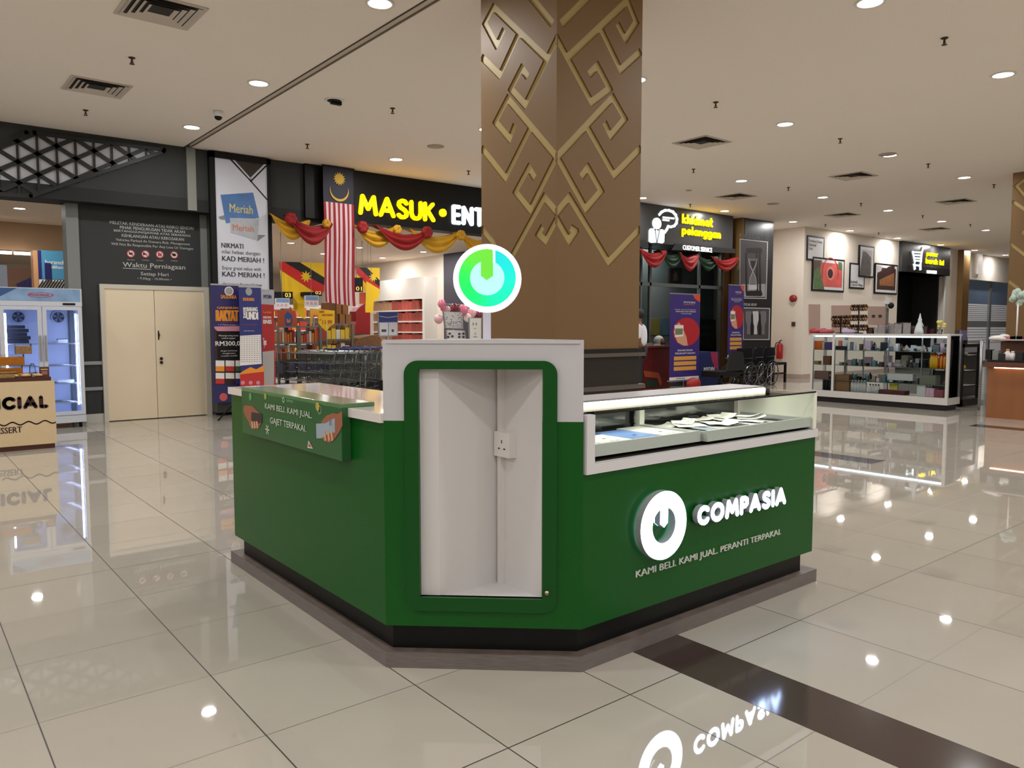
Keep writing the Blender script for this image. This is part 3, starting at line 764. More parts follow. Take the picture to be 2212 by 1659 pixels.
# ---- logo sign on the right counter
RF_ = FY(YR)
def power_ring(mb, fr, cx_, cy_, r, ri, d0, d1, m, gap=(0.17, 0.24), stem=(-.17, .17), tip=-.06, ybot=.06):
    """ring with a slit right of the top and a pointed stem hanging into it"""
    n = 48; pts = []
    ga0 = math.asin(gap[1]); ga1 = math.asin(gap[0] / 1)
    a_start = 90 - math.degrees(math.asin(gap[1])); 
    # outer arc from just right of the slit clockwise all the way to the stem's right edge
    t0 = a_start; t1 = a_start - 360 + math.degrees(math.asin(gap[1]) - math.asin(gap[0]))
    outer = [(cx_ + r * math.cos(math.radians(t0 + (t1 - t0) * k / n)), cy_ + r * math.sin(math.radians(t0 + (t1 - t0) * k / n))) for k in range(n + 1)]
    # stem
    st = [(cx_ + stem[1] * r, cy_ + ybot * r), (cx_ + (stem[0] + stem[1]) / 2 * r, cy_ + tip * r), (cx_ + stem[0] * r, cy_ + ybot * r)]
    ti0 = 90 + math.degrees(math.asin(-stem[0] * r / ri)); ti1 = 90 - math.degrees(math.asin(gap[1] * r / ri)) + 360
    inner = [(cx_ + ri * math.cos(math.radians(ti0 + (ti1 - ti0) * k / n)), cy_ + ri * math.sin(math.radians(ti0 + (ti1 - ti0) * k / n))) for k in range(n + 1)]
    poly = outer + st + inner
    mb.prism(fr, poly, d0, d1, m); return mb
ret = mat('sign_returns', (150, 155, 158), .4)
blue_in = mat('sign_inner_glow', (90, 120, 200), .5)
lsign = thing('logo_sign', (2.98, YR, .5), 'illuminated white power-symbol logo with raised white lettering on the green counter front', 'illuminated sign')
face = mat('sign_face_lit', (226, 238, 255), .4, emit=5.5)
g = F_ = FY(YR)
cxy = F_.px(1435, 1135, .042); 
MB_ = MB(); power_ring(MB_, F_, cxy[0], cxy[1], .152, .078, .010, .040, ret, gap=(.15, .20), stem=(-.17, .15)); MB_.build('symbol_body', lsign)
MB_ = MB(); power_ring(MB_, F_, cxy[0], cxy[1], .151, .079, .040, .043, face, gap=(.15, .20), stem=(-.17, .15)); sy = MB_.build('symbol_face', lsign)
MB_ = MB(); power_ring(MB_, F_, cxy[0], cxy[1], .140, .086, .004, .010, mat('halo_back', (200, 230, 255), .4, emit=3.0), gap=(.15, .20), stem=(-.17, .15)); MB_.build('halo_backing', lsign)
grey_l = mat('sign_seam', (150, 160, 170), .5)
MB_ = MB()
for t0, t1, r0 in ((118, 150, .118), (218, 262, .12)):
    MB_.ring(F_, cxy[0] + .01, cxy[1] + .01, .100, .1012, grey_l, .0435, 10, t0, t1)
MB_.build('seam_lines', sy)
a0, b0 = F_.px(1506, 1137.5, .04); a1, _ = F_.px(1697, 1080, .04); _, b1 = F_.px(1512, 1089, .04)
b1 = F_.px(1690, 1052, .04)[1]; b0_ = F_.px(1690, 1091, .04)[1]; b0 = (b0 + b0_) / 2
geo_text(MB(), F_, 'COMPASIA', a0, b0, a1, b1, ret, .265, .012, .04, .4).build('lettering_body', lsign)
geo_text(MB(), F_, 'COMPASIA', a0, b0, a1, b1, face, .255, .0405, .043, .4).build('lettering_face', lsign)
a0, b0 = F_.px(1373, 1252, .002); a1, b1 = F_.px(1686, 1142, .002); bt = F_.px(1373, 1233, .002)[1]
tag(MB().text(F_, 'KAMI BELI. KAMI JUAL. PERANTI TERPAKAI.', a0, (b0 + F_.px(1686, 1158, .002)[1]) / 2, a1, (bt + b1) / 2, mat('slogan_silver', (205, 208, 200), .35), .001, .005, .004).build('slogan_lettering'),
    'thin silver slogan KAMI BELI. KAMI JUAL. PERANTI TERPAKAI. under the illuminated logo', 'lettering')

# ---- round illuminated sign on a post behind the tower
nrm = CF.n
base = Vector((A.x, A.y, 0)) - nrm * .12
SF = Frame(base, CF.u)
sc = SF.px(1052, 601.5); R0 = abs(SF.px(1125.5, 601)[0] - SF.px(978.5, 601)[0]) / 2
rs = thing('round_logo_sign', SF.pt(sc[0], ZT), 'round glowing logo sign with green and teal power symbol above the kiosk', 'illuminated sign')
MB().prism(SF, [(sc[0] + R0 * math.cos(2 * math.pi * k / 48), sc[1] + R0 * math.sin(2 * math.pi * k / 48)) for k in range(48)], -.035, .0, mat('disc_rim', (215, 215, 240), .4, emit=.8)).build('disc_body', rs)
fc = MB().ell(SF, sc[0], sc[1], R0 * .985, R0 * .985, mat('disc_white', (240, 244, 255), .4, emit=1.6), .001, 48).build('disc_face', rs)
MB().ell(SF, sc[0] + .001, sc[1] + .002, R0 * .52, R0 * .52, mat('disc_centre', (168, 222, 228), .4, emit=.55), .002, 40).build('centre_panel', fc)
gr = MB(); cc = (sc[0] + .001, sc[1] + .002)
keys = [(76, (0, 200, 205)), (20, (0, 210, 205)), (-30, (0, 224, 180)), (-80, (0, 214, 165)), (-110, (0, 226, 120)), (-150, (10, 226, 95)), (-195, (40, 220, 80)), (-225, (85, 212, 60)), (-262, (95, 206, 52))]
NS = 26
for i in range(NS):
    t0 = 76 - 338 * i / NS; t1 = 76 - 338 * (i + 1) / NS; tm = (t0 + t1) / 2
    for (ka, ca_), (kb, cb_) in zip(keys, keys[1:]):
        if ka >= tm >= kb:
            f_ = (ka - tm) / (ka - kb); cl = tuple(ca_[j] + (cb_[j] - ca_[j]) * f_ for j in range(3)); break
    gr.ring(SF, cc[0], cc[1], R0 * .505, R0 * .84, mat('ring_col_%d' % i, cl, .4, emit=.6), .0035, 4, t0, t1)
lm = mat('ring_lime', (98, 205, 52), .4, emit=.6)
gr.flat(SF, [(cc[0] - .18 * R0, cc[1] + .5 * R0), (cc[0] - .18 * R0, cc[1] + .06 * R0), (cc[0] - .01 * R0, cc[1] - .06 * R0), (cc[0] + .17 * R0, cc[1] + .06 * R0), (cc[0] + .17 * R0, cc[1] + .815 * R0), (cc[0], cc[1] + .842 * R0), (cc[0] - .18 * R0, cc[1] + .82 * R0)], lm, .0045)
gr.rect(SF, cc[0] + .175 * R0, cc[1] + .44 * R0, cc[0] + .235 * R0, cc[1] + .85 * R0, mat('disc_white', (240, 244, 255), .4, emit=1.6), .005)
gr.build('power_symbol', fc)
pc_ = SF.px(1051, 700); pm_ = mat('post_white', (205, 205, 220), .4)
MB().fbox(SF, pc_[0] - .0155, pc_[0] + .0155, ZT - .0, sc[1] - R0 * .97, -.035, -.005, pm_).build('post', rs)

# ---- promotional sign hooked over the left counter
PX0 = XL - .015 - .032
PF = FX(PX0)
ya, yb = 3.02, 4.22
pgreen = mat('promo_green', (40, 92, 48), .35, noise=.04, nscale=60)
ps = thing('promo_sign', (PX0, 3.6, .8), 'green promotional board hooked over the left counter edge with phones in hands', 'sign')
MB().box(PX0, XL - .001, ya, yb, .83, 1.0605, pgreen).box(PX0, XL + .115, ya, yb, 1.0605, 1.078, mat('promo_green_top_sheen', (88, 128, 84), .15)).build('board', ps, .002)  # lighter green on the top face paints in its reflection
cr7 = lambda l: [(480 + x / 5.821, 800 + y / 5.821) for x, y in l]
pr_ = MB(); tw = mat('promo_white', (205, 215, 200), .5)
def ctext(b_, fr, s_, xl, yl0, yl1, xr, m, bold=0.0, d=.002, slant=None):
    a0_, t0_ = fr.px(xl, yl0, d); _, q0_ = fr.px(xl, yl1, d); a1_ = fr.px(xr, (yl0 + yl1) / 2, d)[0]
    return b_.text(fr, s_, a0_, q0_, a1_, t0_, m, d, bold)
ctext(pr_, PF, 'KAMI BELI. KAMI JUAL.', 572.5, 870.5, 886, 673.5, tw, .005)
ctext(pr_, PF, 'GAJET TERPAKAI.', 583.5, 901, 918, 661, tw, .005)
ctext(pr_, PF, 'COMPASIA', 617, 862.5, 867, 633, mat('promo_pale', (150, 190, 150), .5), .0)
a_, b_ = PF.px(613, 864); pr_.ring(PF, a_, b_, .008, .015, mat('promo_pale', (150, 190, 150)), .002, 14)
pr_.build('lettering', ps)
skin = mat('printed_skin', (150, 92, 66), .5); skin2 = mat('printed_skin_light', (200, 150, 120), .5); dk = mat('printed_phone_dark', (52, 42, 40), .4); pb = mat('printed_phone_blue', (150, 165, 180), .4)
im = MB()
im.pxpoly(PF, cr7([(280, 440), (380, 445), (430, 500), (500, 560), (495, 660), (460, 720), (400, 735), (355, 715), (330, 640), (285, 570), (265, 490)]), skin, .002)
im.pxpoly(PF, cr7([(365, 525), (500, 545), (500, 665), (365, 665)]), dk, .0025)
for x in (375, 405, 435): im.pxpoly(PF, cr7([(x - 12, 640), (x + 8, 640), (x + 18, 725), (x - 2, 735)]), skin2, .003)
im.build('printed_hand', ps); im = MB()
im.pxpoly(PF, cr7([(1250, 640), (1310, 570), (1400, 535), (1450, 550), (1505, 510), (1512, 690), (1470, 780), (1400, 880), (1350, 910), (1270, 880), (1255, 820)]), skin, .002)
im.pxpoly(PF, cr7([(1180, 670), (1300, 665), (1340, 640), (1415, 600), (1418, 780), (1330, 800), (1250, 855), (1185, 855)]), pb, .0025)
im.pxpoly(PF, cr7([(1345, 635), (1375, 620), (1375, 690), (1345, 700)]), mat('printed_phone_blue2', (110, 130, 150)), .003)
for x in (1290, 1335, 1375): im.pxpoly(PF, cr7([(x - 18, 770), (x + 6, 765), (x + 22, 880), (x, 895)]), skin2, .0035)
im.build('printed_hand', ps)
ic = MB()
for (x, y, rx, ry, cl) in ((358, 330, 18, 50, (90, 150, 110)), (546, 325, 16, 42, (150, 160, 80)), (1203, 455, 24, 55, (180, 160, 60))):
    q = cr7([(x, y), (x + rx, y)]); q2 = cr7([(x, y + ry)]); a_, b_ = PF.px(*q[0]); ic.ell(PF, a_, b_, abs(PF.px(*q[1])[0] - a_), abs(PF.px(*q2[0])[1] - b_), mat('icon_%d' % x, cl), .002)
a_, b_ = PF.px(*cr7([(1230, 495)])[0]); ic.ring(PF, a_, b_, .017, .019, tw, .003, 18)
a_, b_ = PF.px(*cr7([(572, 745)])[0])
for k in range(6): ic.stroke(PF, [(a_, b_), (a_ + .024 * math.cos(k * 1.047), b_ + .024 * math.sin(k * 1.047))], .006, tw, .002)
ic.pxpoly(PF, cr7([(1085, 880), (1140, 985), (1072, 975)]), tw, .002); ic.pxpoly(PF, cr7([(1090, 910), (1125, 970), (1082, 960)]), mat('icon_pink', (190, 60, 90)), .0025)
ic.build('printed_icons', ps)

# ---- merchandise in the drawers
bw = mat('gadget_white', (226, 224, 214), .4); bb = mat('gadget_blue', (120, 150, 205), .3)
names = ['white gadget box at the left end of the left display drawer', 'cream gadget box, second from the left in the left display drawer', 'pale blue gadget box in the left display drawer', 'white gadget box with rounded corner beside the drawer divider']
for i, (x0, x1, m_) in enumerate(((2.225, 2.345, bw), (2.36, 2.555, bw), (2.57, 2.745, bb), (2.76, 2.92, bw))):
    y0, y1 = 2.27, (2.40, 2.50, 2.56, 2.60)[i]
    t = thing('gadget_box', (x0, y0, .892), names[i], 'gadget box', 'flat gadget boxes in the left display drawer')
    MB().box(x0, x1, y0, y1, .8925, .912, m_).build('lid', t, .002)
    f = Frame((0, 0, .912), (1, 0, 0), (0, 1, 0)); x = (x0 + x1) / 2
    MB().ell(f, x, y0 + .12, .012, .009, black, .0006, 14).rect(f, x - .03, y0 + .05, x - .005, y0 + .058, mat('print_grey', (150, 150, 150)), .0006).rect(f, x + .005, y0 + .05, x + .03, y0 + .058, mat('print_grey', (150, 150, 150)), .0006).build('printed_logo', t)
rnd = random.Random(3)
paper = mat('paper_white', (236, 234, 222), .6)
for i in range(9):
    x = 3.06 + .088 * i; y = 2.30 + rnd.random() * .05
    t = thing('smartphone', (x, y, .892), '%s smartphone from the left in the right display drawer' % ORD[i], 'smartphone', 'phones in the right display drawer')
    MB().box(x - .034, x + .034, y - .03, y + .115, .8925, .902, [black, dk, pb, white, black, dk, white, black, dk][i]).build('phone_body', t, .002)
    MB().box(x - .031, x + .031, y - .027, y + .112, .902, .9026, [black, pb, white, black, black, white, black, white, black][i]).build('screen', t)
for i in range(12):
    x = 3.06 + .056 * i + rnd.uniform(-.02, .02); y = 2.34 + rnd.random() * .2; a = rnd.uniform(-1.3, 1.3)
    vs = []; fs_ = []; w, l = rnd.uniform(.065, .095), rnd.uniform(.11, .16); c_, s_ = math.cos(a), math.sin(a); ph = rnd.random() * 3
    for u_ in range(7):
        for v_ in range(5):
            p_, q_ = (u_ / 6 - .5) * l, (v_ / 4 - .5) * w
            vs.append((x + p_ * c_ - q_ * s_, y + p_ * s_ + q_ * c_, (.906, .914, .920)[i % 3] + .010 * (1 + math.sin(ph + u_ * .8)) * (u_ / 6) ** 2))
    for u_ in range(6):
        for v_ in range(4): k = u_ * 5 + v_; fs_.append((k, k + 1, k + 6, k + 5))
    o = MB().add(vs, fs_, paper, False).build('paper_tag')
    o.modifiers.new('s', 'SOLIDIFY').thickness = .0006
    tag(o, '%s crumpled white paper tag from the left lying over the phones in the right drawer' % ORD[i], 'paper tag', 'paper tags in the right display drawer')
for i, (x, y) in enumerate(((3.18, 2.46), (3.42, 2.50))):
    tag(MB().tube([(x + .03 * math.cos(k * .524) * (1 if k < 12 else 1.1), y + .022 * math.sin(k * .524), .945 + .0006 * k) for k in range(22)], .0025, black, 6).build('charging_cable'), ['coiled black charging cable on the left papers in the right drawer', 'coiled black charging cable toward the middle of the right drawer'][i], 'cable')
# ================================================================== LEFT SIDE
def ppoly(mb, fr, pts, m, d): return mb.pxpoly(fr, pts, m, d)
# ---- two-door display fridge
FYY = 12.28
F = FY(FYY)
fx0 = F.px(1, 760)[0]; fx1 = F.px(181, 760)[0]
z0 = .075; z1 = F.px(90, 652)[1]; zt = F.px(90, 622)[1]
fr_w = mat('fridge_white', (196, 200, 210), .35); fr_in = mat('fridge_liner', (218, 224, 242), .4)
fg = thing('display_fridge', ((fx0 + fx1) / 2, FYY + .3, 0), 'tall white two-door glass display fridge glowing blue behind the dessert counter', 'fridge')
D = .62
MB().box(fx0, fx1, FYY + D, FYY + D + .04, z0, z1, fr_w).box(fx0, fx0 + .035, FYY + .03, FYY + D, z0, z1, fr_w).box(fx1 - .035, fx1, FYY + .03, FYY + D, z0, z1, fr_w).box(fx0 + .035, fx1 - .035, FYY + .01, FYY + D, z0, z0 + .1, fr_w).box(fx0 + .035, fx1 - .035, FYY + .03, FYY + D, z1 - .04, z1 - .001, fr_w).box(fx0, fx1, FYY - .005, FYY + .03, z0, z0 + .1, fr_w).build('cabinet', fg)
MB().box(fx0 + .036, fx1 - .036, FYY + D - .01, FYY + D - .002, z0 + .1, z1 - .04, fr_in).box(fx0 + .036, fx0 + .042, FYY + .05, FYY + D, z0 + .1, z1 - .04, fr_in).box(fx1 - .042, fx1 - .036, FYY + .05, FYY + D, z0 + .1, z1 - .04, fr_in).box(fx0 + .04, fx1 - .04, FYY + .05, FYY + D, z0 + .1, z0 + .104, fr_in).build('liner', fg)
hd = MB().box(fx0, fx1, FYY - .01, FYY + .4, z1, zt, fr_w)
G = FY(FYY - .011); hblue = mat('header_blue', (120, 150, 185), .4, noise=.25, nscale=5); hnav = mat('header_navy', (50, 80, 130), .4)
hd.rect(G, fx0 + .02, z1 + .01, fx1 - .02, zt - .01, hblue, .001); hd.flat(G, [(fx0 + .02, zt - .01), (fx0 + .22, zt - .01), (fx0 + .02, z1 + .06)], hnav, .002)
hd = hd.build('header_box', fg)
cx_, cz_ = G.px(88, 637); b = MB(); b.ring(G, cx_, cz_, .032, .036, mat('logo_red', (180, 20, 30), .5), .003, 30, 0, 360, 4.2); b.text(G, 'MARECHILLER', cx_ - .12, cz_ - .014, cx_ + .1, cz_ + .016, mat('logo_red', (180, 20, 30)), .003, .02); b.build('header_logo', hd)
MB().box(fx0, fx1, FYY - .012, FYY + .03, z1 - .055, z1, fr_w).build('control_rail', fg)
MB().box(F.px(135, 656)[0], F.px(162, 656)[0], FYY - .016, FYY - .01, z1 - .04, z1 - .012, black).build('control_display', fg)
xm = (fx0 + fx1) / 2
fgl = glass('fridge_glass', (235, 242, 255), .06)
for i, (a, b_) in enumerate(((fx0 + .005, xm - .004), (xm + .004, fx1 - .005))):
    w = .05; dz0, dz1 = z0 + .11, z1 - .06
    dr = MB().box(a, b_, FYY - .01, FYY + .025, dz0, dz0 + w, fr_w).box(a, b_, FYY - .01, FYY + .025, dz1 - w, dz1, fr_w).box(a, a + w, FYY - .01, FYY + .025, dz0 + w, dz1 - w, fr_w).box(b_ - w, b_, FYY - .01, FYY + .025, dz0 + w, dz1 - w, fr_w).build('door', fg)
    MB().box(a + w, b_ - w, FYY + .005, FYY + .012, dz0 + w, dz1 - w, fgl).build('glass_pane', dr)
    hx = (b_ - .028) if i == 0 else (a + .028)
    MB().box(hx - .008, hx + .008, FYY - .035, FYY - .012, .95, 1.3, alu).build('handle', dr)
    fx = a + .28; fz = z1 - .2
    fb = MB(); Ff = FY(FYY + D - .04); fb.ell(Ff, fx, fz, .085, .085, mat('fan_dark', (60, 66, 80), .5), 0, 20); fb.ring(Ff, fx, fz, .075, .09, fr_w, .004, 20)
    for k in range(5): t = k * 1.257; fb.flat(Ff, [(fx, fz), (fx + .07 * math.cos(t), fz + .07 * math.sin(t)), (fx + .07 * math.cos(t + .6), fz + .07 * math.sin(t + .6))], mat('fan_blade', (130, 136, 150), .5), .008)
    fb.build('cooling_fan', fg)
    for z in (.35, .62, .87, 1.18):
        s = MB().box(a + .04, b_ - .04, FYY + .06, FYY + .06 + .012, z - .006, z + .012, fr_w).box(a + .04, b_ - .04, FYY + D - .04, FYY + D - .03, z - .004, z + .004, chrome)
        for k in range(9): yy = FYY + .08 + k * .058; s.box(a + .04, b_ - .04, yy, yy + .004, z - .003, z + .001, chrome)
        s.build('wire_shelf', fg)
blue_led = mat('fridge_tube', (214, 224, 255), .4, emit=15)
MB().tube([(fx1 - .075, FYY + .06, .32), (fx1 - .075, FYY + .06, 1.6)], .012, blue_led, 8).build('light_tube', fg)
MB().tube([(fx0 + .075, FYY + .06, .32), (fx0 + .075, FYY + .06, 1.6)], .012, blue_led, 8).build('light_tube', fg)
for x in (fx0 + .06, fx1 - .06):
    for y in (FYY + .08, FYY + D - .06): MB().tube([(x, y, 0), (x, y, z0)], .022, black, 8).build('foot', fg)
# contents
bx = mat('tray_black', (34, 34, 44), .5)
def small_box(name, cx, cy, cz, w, d_, h, m, label, cat, group=None, lid=None):
    t = MB().box(cx - w / 2, cx + w / 2, cy - d_ / 2, cy + d_ / 2, cz, cz + h, m)
    if lid: t.box(cx - w / 2 - .002, cx + w / 2 + .002, cy - d_ / 2 - .002, cy + d_ / 2 + .002, cz + h, cz + h * 1.12, lid)
    return tag(t.build(name), label, cat, group)
for i in range(5):
    small_box('food_tray', fx0 + .20 + (.03 if i % 2 else 0), FYY + .3, 1.193 + i * .05, .30 - i * .02, .3, .046, bx, '%s black food tray from the bottom of the stack on the top left fridge shelf' % ORD[i], 'food tray', 'black trays stacked in the fridge')
small_box('food_tub', fx1 - .22, FYY + .28, 1.193, .12, .14, .05, wht, 'small white tub with dark lid on the top right fridge shelf', 'tub', None, black)
small_box('food_tub', fx1 - .2, FYY + .28, .633, .2, .16, .035, wht, 'flat white tub alone on a lower right fridge shelf', 'tub')

# ---- dessert counter
DY = 10.35
dcx = 1.49
cream = mat('counter_cream', (206, 184, 146), .5, noise=.02); choc = mat('counter_brown', (70, 32, 22), .4)
dc = thing('dessert_counter', (.4, DY + .3, 0), 'cream dessert counter with brown ICIAL and DESSERT lettering at the left edge', 'counter')
MB().box(-1.0, dcx, DY, DY + .6, .055, .79, cream).build('body', dc)
MB().box(-1.0, dcx - .02, DY + .01, DY + .55, 0, .055, choc).build('base', dc)
MB().box(-1.0, dcx - .03, DY + .02, DY + .6, .79, .835, choc).build('worktop', dc)
F = FY(DY - .001); dt = MB(); dtm = mat('lettering_brown', (48, 14, 18), .5)
a1, b1 = F.px(104, 853); _, b0 = F.px(104, 881)
geo_text(dt, F, 'OFFICIAL', a1 - (a1 - F.px(3, 870)[0]) * 1.95, b0, a1, b1, dtm, .27, .001, .004, .42)
dt.build('official_lettering', dc); dt = MB(); a1, b1 = F.px(47, 921); _, b0 = F.px(47, 934); w5 = a1 - F.px(0, 928)[0]
dt.text(F, 'DESSERT', a1 - w5 * 1.42, b0, a1, b1, dtm, .002, .03)
wv = [F.px(x, 917 - x * .055 + 3.2 * math.sin(x / 5.6)) for x in range(0, 122, 3)]
dt.build('dessert_lettering', dc); MB().stroke(F, wv, .013, dtm, .002).build('wavy_line', dc)
# things on the counter
clear = glass('clear_plastic', (248, 248, 245), .2); cake = mat('orange_cake', (226, 140, 30), .6, noise=.1, nscale=20); bread = mat('pastry', (190, 150, 100), .7, noise=.25, nscale=30)
def packed(x, y, w, h, m, label, dz=.835):
    t = thing('food_container', (x, y, dz), label, 'food container', 'packed desserts on the counter')
    MB().box(x - w / 2 + .005, x + w / 2 - .005, y - .06, y + .06, dz + .001, dz + h * .75, m).build('food', t)
    MB().box(x - w / 2, x + w / 2, y - .066, y + .066, dz, dz + h, clear).build('clear_box', t)
    return t
for i, (x, y, w, h, m, dz) in enumerate([(1.07, 10.75, .3, .13, cake, .835), (1.09, 10.75, .3, .13, cake, .966), (1.24, 10.76, .16, .12, bread, 1.097), (1.22, 10.55, .24, .05, bread, .835), (1.0, 10.45, .22, .05, bread, .835), (1.33, 10.5, .1, .05, wht, .835), (1.05, 10.58, .2, .08, bread, .835)]):
    packed(x, y, w, h, m, ['lower orange cake box stacked on the dessert counter', 'upper orange cake box stacked on the dessert counter', 'clear box of pale balls topping the orange cake boxes', 'low clear pastry tray right of the cake boxes', 'low clear pastry tray at the counter front', 'small white wrapped sweet near the brown card', 'clear pastry pack against the lower cake box'][i], dz)
for i in range(4):
    x = .98 + i * .12
    tag(MB().ball((x, 10.44, .855 if i > 1 else .855), (.05, .04, .02), bread).build('pastry'), '%s small pastry from the left along the front of the dessert counter' % ORD[i], 'pastry', 'loose pastries')
f = FY(10.43); t = MB().box(1.355, 1.455, 10.44, 10.452, .835, .95, mat('card_brown', (88, 48, 36), .5))
t.rect(FY(10.4395), 1.37, .915, 1.44, .925, cream, .001).rect(FY(10.4395), 1.375, .86, 1.435, .9, mat('card_pink', (150, 100, 90)), .001)
tag(t.build('menu_card'), 'small brown menu card standing at the right end of the dessert counter', 'menu card')
tag(MB().lathe((1.31, 10.62, .835), [(.03, 0), (.035, .01), (.03, .12), (.012, .15)], clear, 12).build('clear_jar'), 'clear plastic jar behind the brown menu card', 'jar')

# ---- tall light-box poster between the grey walls
F = FY(12.36)
lb_ = thing('poster_lightbox', (4.5, 12.4, .3), 'tall black framed white poster with two membership cards and NIKMATI lettering', 'poster')
q0 = F.px(459, 335); q1 = F.px(586, 352); x0, x1 = F.px(459, 600)[0], F.px(590, 600)[0]; zt_ = 4.13
MB().box(x0, x0 + .085, 12.36, 12.45, .3, zt_, black).box(x1 - .06, x1, 12.36, 12.45, .3, zt_, black).box(x0, x1, 12.36, 12.45, zt_ - .09, zt_, black).box(x0, x1, 12.36, 12.45, .25, .33, black).build('frame', lb_)
pan = mat('poster_white', (190, 192, 202), .35, emit=.07)
MB().box(x0 + .08, x1 - .055, 12.38, 12.44, .32, zt_ - .085, pan).box(x0 + .05, x1 - .05, 12.44, 12.75, .05, 3.25, dgrey).build('panel', lb_)
G = FY(12.379); c3 = lambda l: [(430 + x / 5.184, 320 + y / 5.184) for x, y in l]
pg = MB(); brn = mat('poster_brown', (52, 44, 40), .5); cb = mat('card_blue', (70, 110, 165), .4, noise=.15, nscale=9); cs = mat('card_silver', (165, 170, 178), .4, noise=.1, nscale=9); shd = mat('poster_print_grey', (125, 125, 130), .5)
pg.pxpoly(G, c3([(330, 108), (755, 165), (575, 345)]), brn, .002)
for l in ([(372, 118), (575, 345)], [(575, 345), (745, 175)]): pg.stroke(G, [G.px(*p) for p in c3(l)], .025, pan, .003)
for l in ([(340, 115), (575, 365), (760, 575)], [(578, 372), (755, 195)]): pg.stroke(G, [G.px(*p) for p in c3(l)], .02, black, .0035)
pg.pxpoly(G, c3([(215, 770), (300, 745), (300, 805), (240, 800)]), shd, .002); pg.pxpoly(G, c3([(640, 970), (745, 975), (650, 1045)]), shd, .002)
pg.pxpoly(G, c3([(240, 522), (605, 497), (672, 780), (300, 842)]), cb, .003)
pg.pxpoly(G, c3([(345, 780), (672, 790), (655, 1035), (355, 945)]), cs, .004)
g_ = [G.px(*p) for p in c3([(340, 620), (600, 740)])]; pg.text(G, 'Meriah', g_[0][0], g_[1][1], g_[1][0], g_[0][1], mat('card_gold', (200, 190, 120), .4), .005, .01)
g_ = [G.px(*p) for p in c3([(375, 850), (610, 940)])]; pg.text(G, 'Meriah', g_[0][0], g_[1][1], g_[1][0], g_[0][1], mat('card_rust', (190, 110, 70), .4), .005, .01)
pg.build('printed_cards', lb_)
pt_ = MB(); ink = mat('poster_ink', (28, 28, 34), .5)
for s_, x0_, y0_, x1_, y1_, bo in [('NIKMATI', 250, 1058, 495, 1112, .03), ('nilai hebat dengan', 255, 1135, 685, 1190, .0), ('KAD MERIAH !', 258, 1205, 728, 1262, .03), ('Enjoy great value with', 260, 1318, 695, 1370, .0), ('KAD MERIAH !', 260, 1380, 732, 1435, .03), ('Jika kunjungi Kaunter Khidmat', 265, 1505, 705, 1540, .01), ('Pelanggan', 560, 1570, 740, 1600, .01)]:
    (xa, ya_), (xb, yb_) = c3([(x0_, y0_), (x1_, y1_)]); pt_.pxtext(G, s_, xa, ya_, xb, yb_, ink, .003, bo)
pt_.build('lettering', lb_)

# ---- roll-up banners in front of it
def rollup(name_, Y, px0, px1, pytop, zbot, base_m, label, legs=True, cat='banner', group=None, frame=None):
    F = frame or FY(Y)
    xm_ = (px0 + px1) / 2; a0 = F.px(px0, 720)[0]; a1 = F.px(px1, 720)[0]; zt_ = F.px(xm_, pytop)[1]
    c = F.pt((a0 + a1) / 2, 0, 0)
    t = thing(name_, (c.x, c.y, 0), label, cat, group)
    MB().fbox(F, a0, a1, zbot, zt_, -.004, 0, base_m).build('banner_sheet', t)
    MB().fbox(F, a0, a1, zt_ - .01, zt_ + .012, -.012, .004, alu).build('top_rail', t)
    if legs:
        pz = zbot
        MB().fbox(F, (a0 + a1) / 2 - .012, (a0 + a1) / 2 + .012, .1, zt_ - .02, -.03, -.012, black).build('pole', t)
        for k in (-1, 0, 1): MB().tube([F.pt((a0 + a1) / 2, .3, -.03), F.pt((a0 + a1) / 2 + k * .28, .0, -.03 + (.25 if k == 0 else -.05))], .012, black, 6).build('leg', t)
    else:
        MB().fbox(F, a0, a1, 0, zbot, -.06, .04, alu).build('base', t)
    return t, F, a0, a1, zbot, zt_
c4 = lambda l: [(430 + x / 5.027, 590 + y / 5.027) for x, y in l]
navy = mat('banner_navy', (34, 30, 88), .45); navy2 = mat('banner_blue', (34, 40, 108), .45)
t, F, a0, a1, zb, zt_ = rollup('rollup_banner', 11.75, 457.5, 560, 616, F.px(0, 0)[1] * 0 + .28, navy, 'tall navy promotional banner with orange RAKYAT lettering and RM300,000 prize')
g = MB(); org = mat('print_orange', (222, 140, 30), .5); pnk = mat('print_pink', (196, 130, 150), .5); mar = mat('print_maroon', (50, 14, 24), .5); wt = mat('print_white', (222, 218, 215), .5); rd = mat('print_red', (180, 40, 34), .5); grn = mat('print_green', (50, 90, 60), .5)
g.pxpoly(F, c4([(160, 580), (440, 575), (440, 640), (190, 640)]), pnk, .001); g.pxpoly(F, c4([(160, 600), (200, 630), (200, 940), (170, 950)]), mar, .001)
g.pxpoly(F, c4([(190, 630), (560, 630), (560, 945), (200, 945)]), black, .002)
g.pxpoly(F, c4([(170, 940), (560, 940), (560, 1210), (170, 1210)]), mat('print_dark', (30, 18, 24)), .0015)
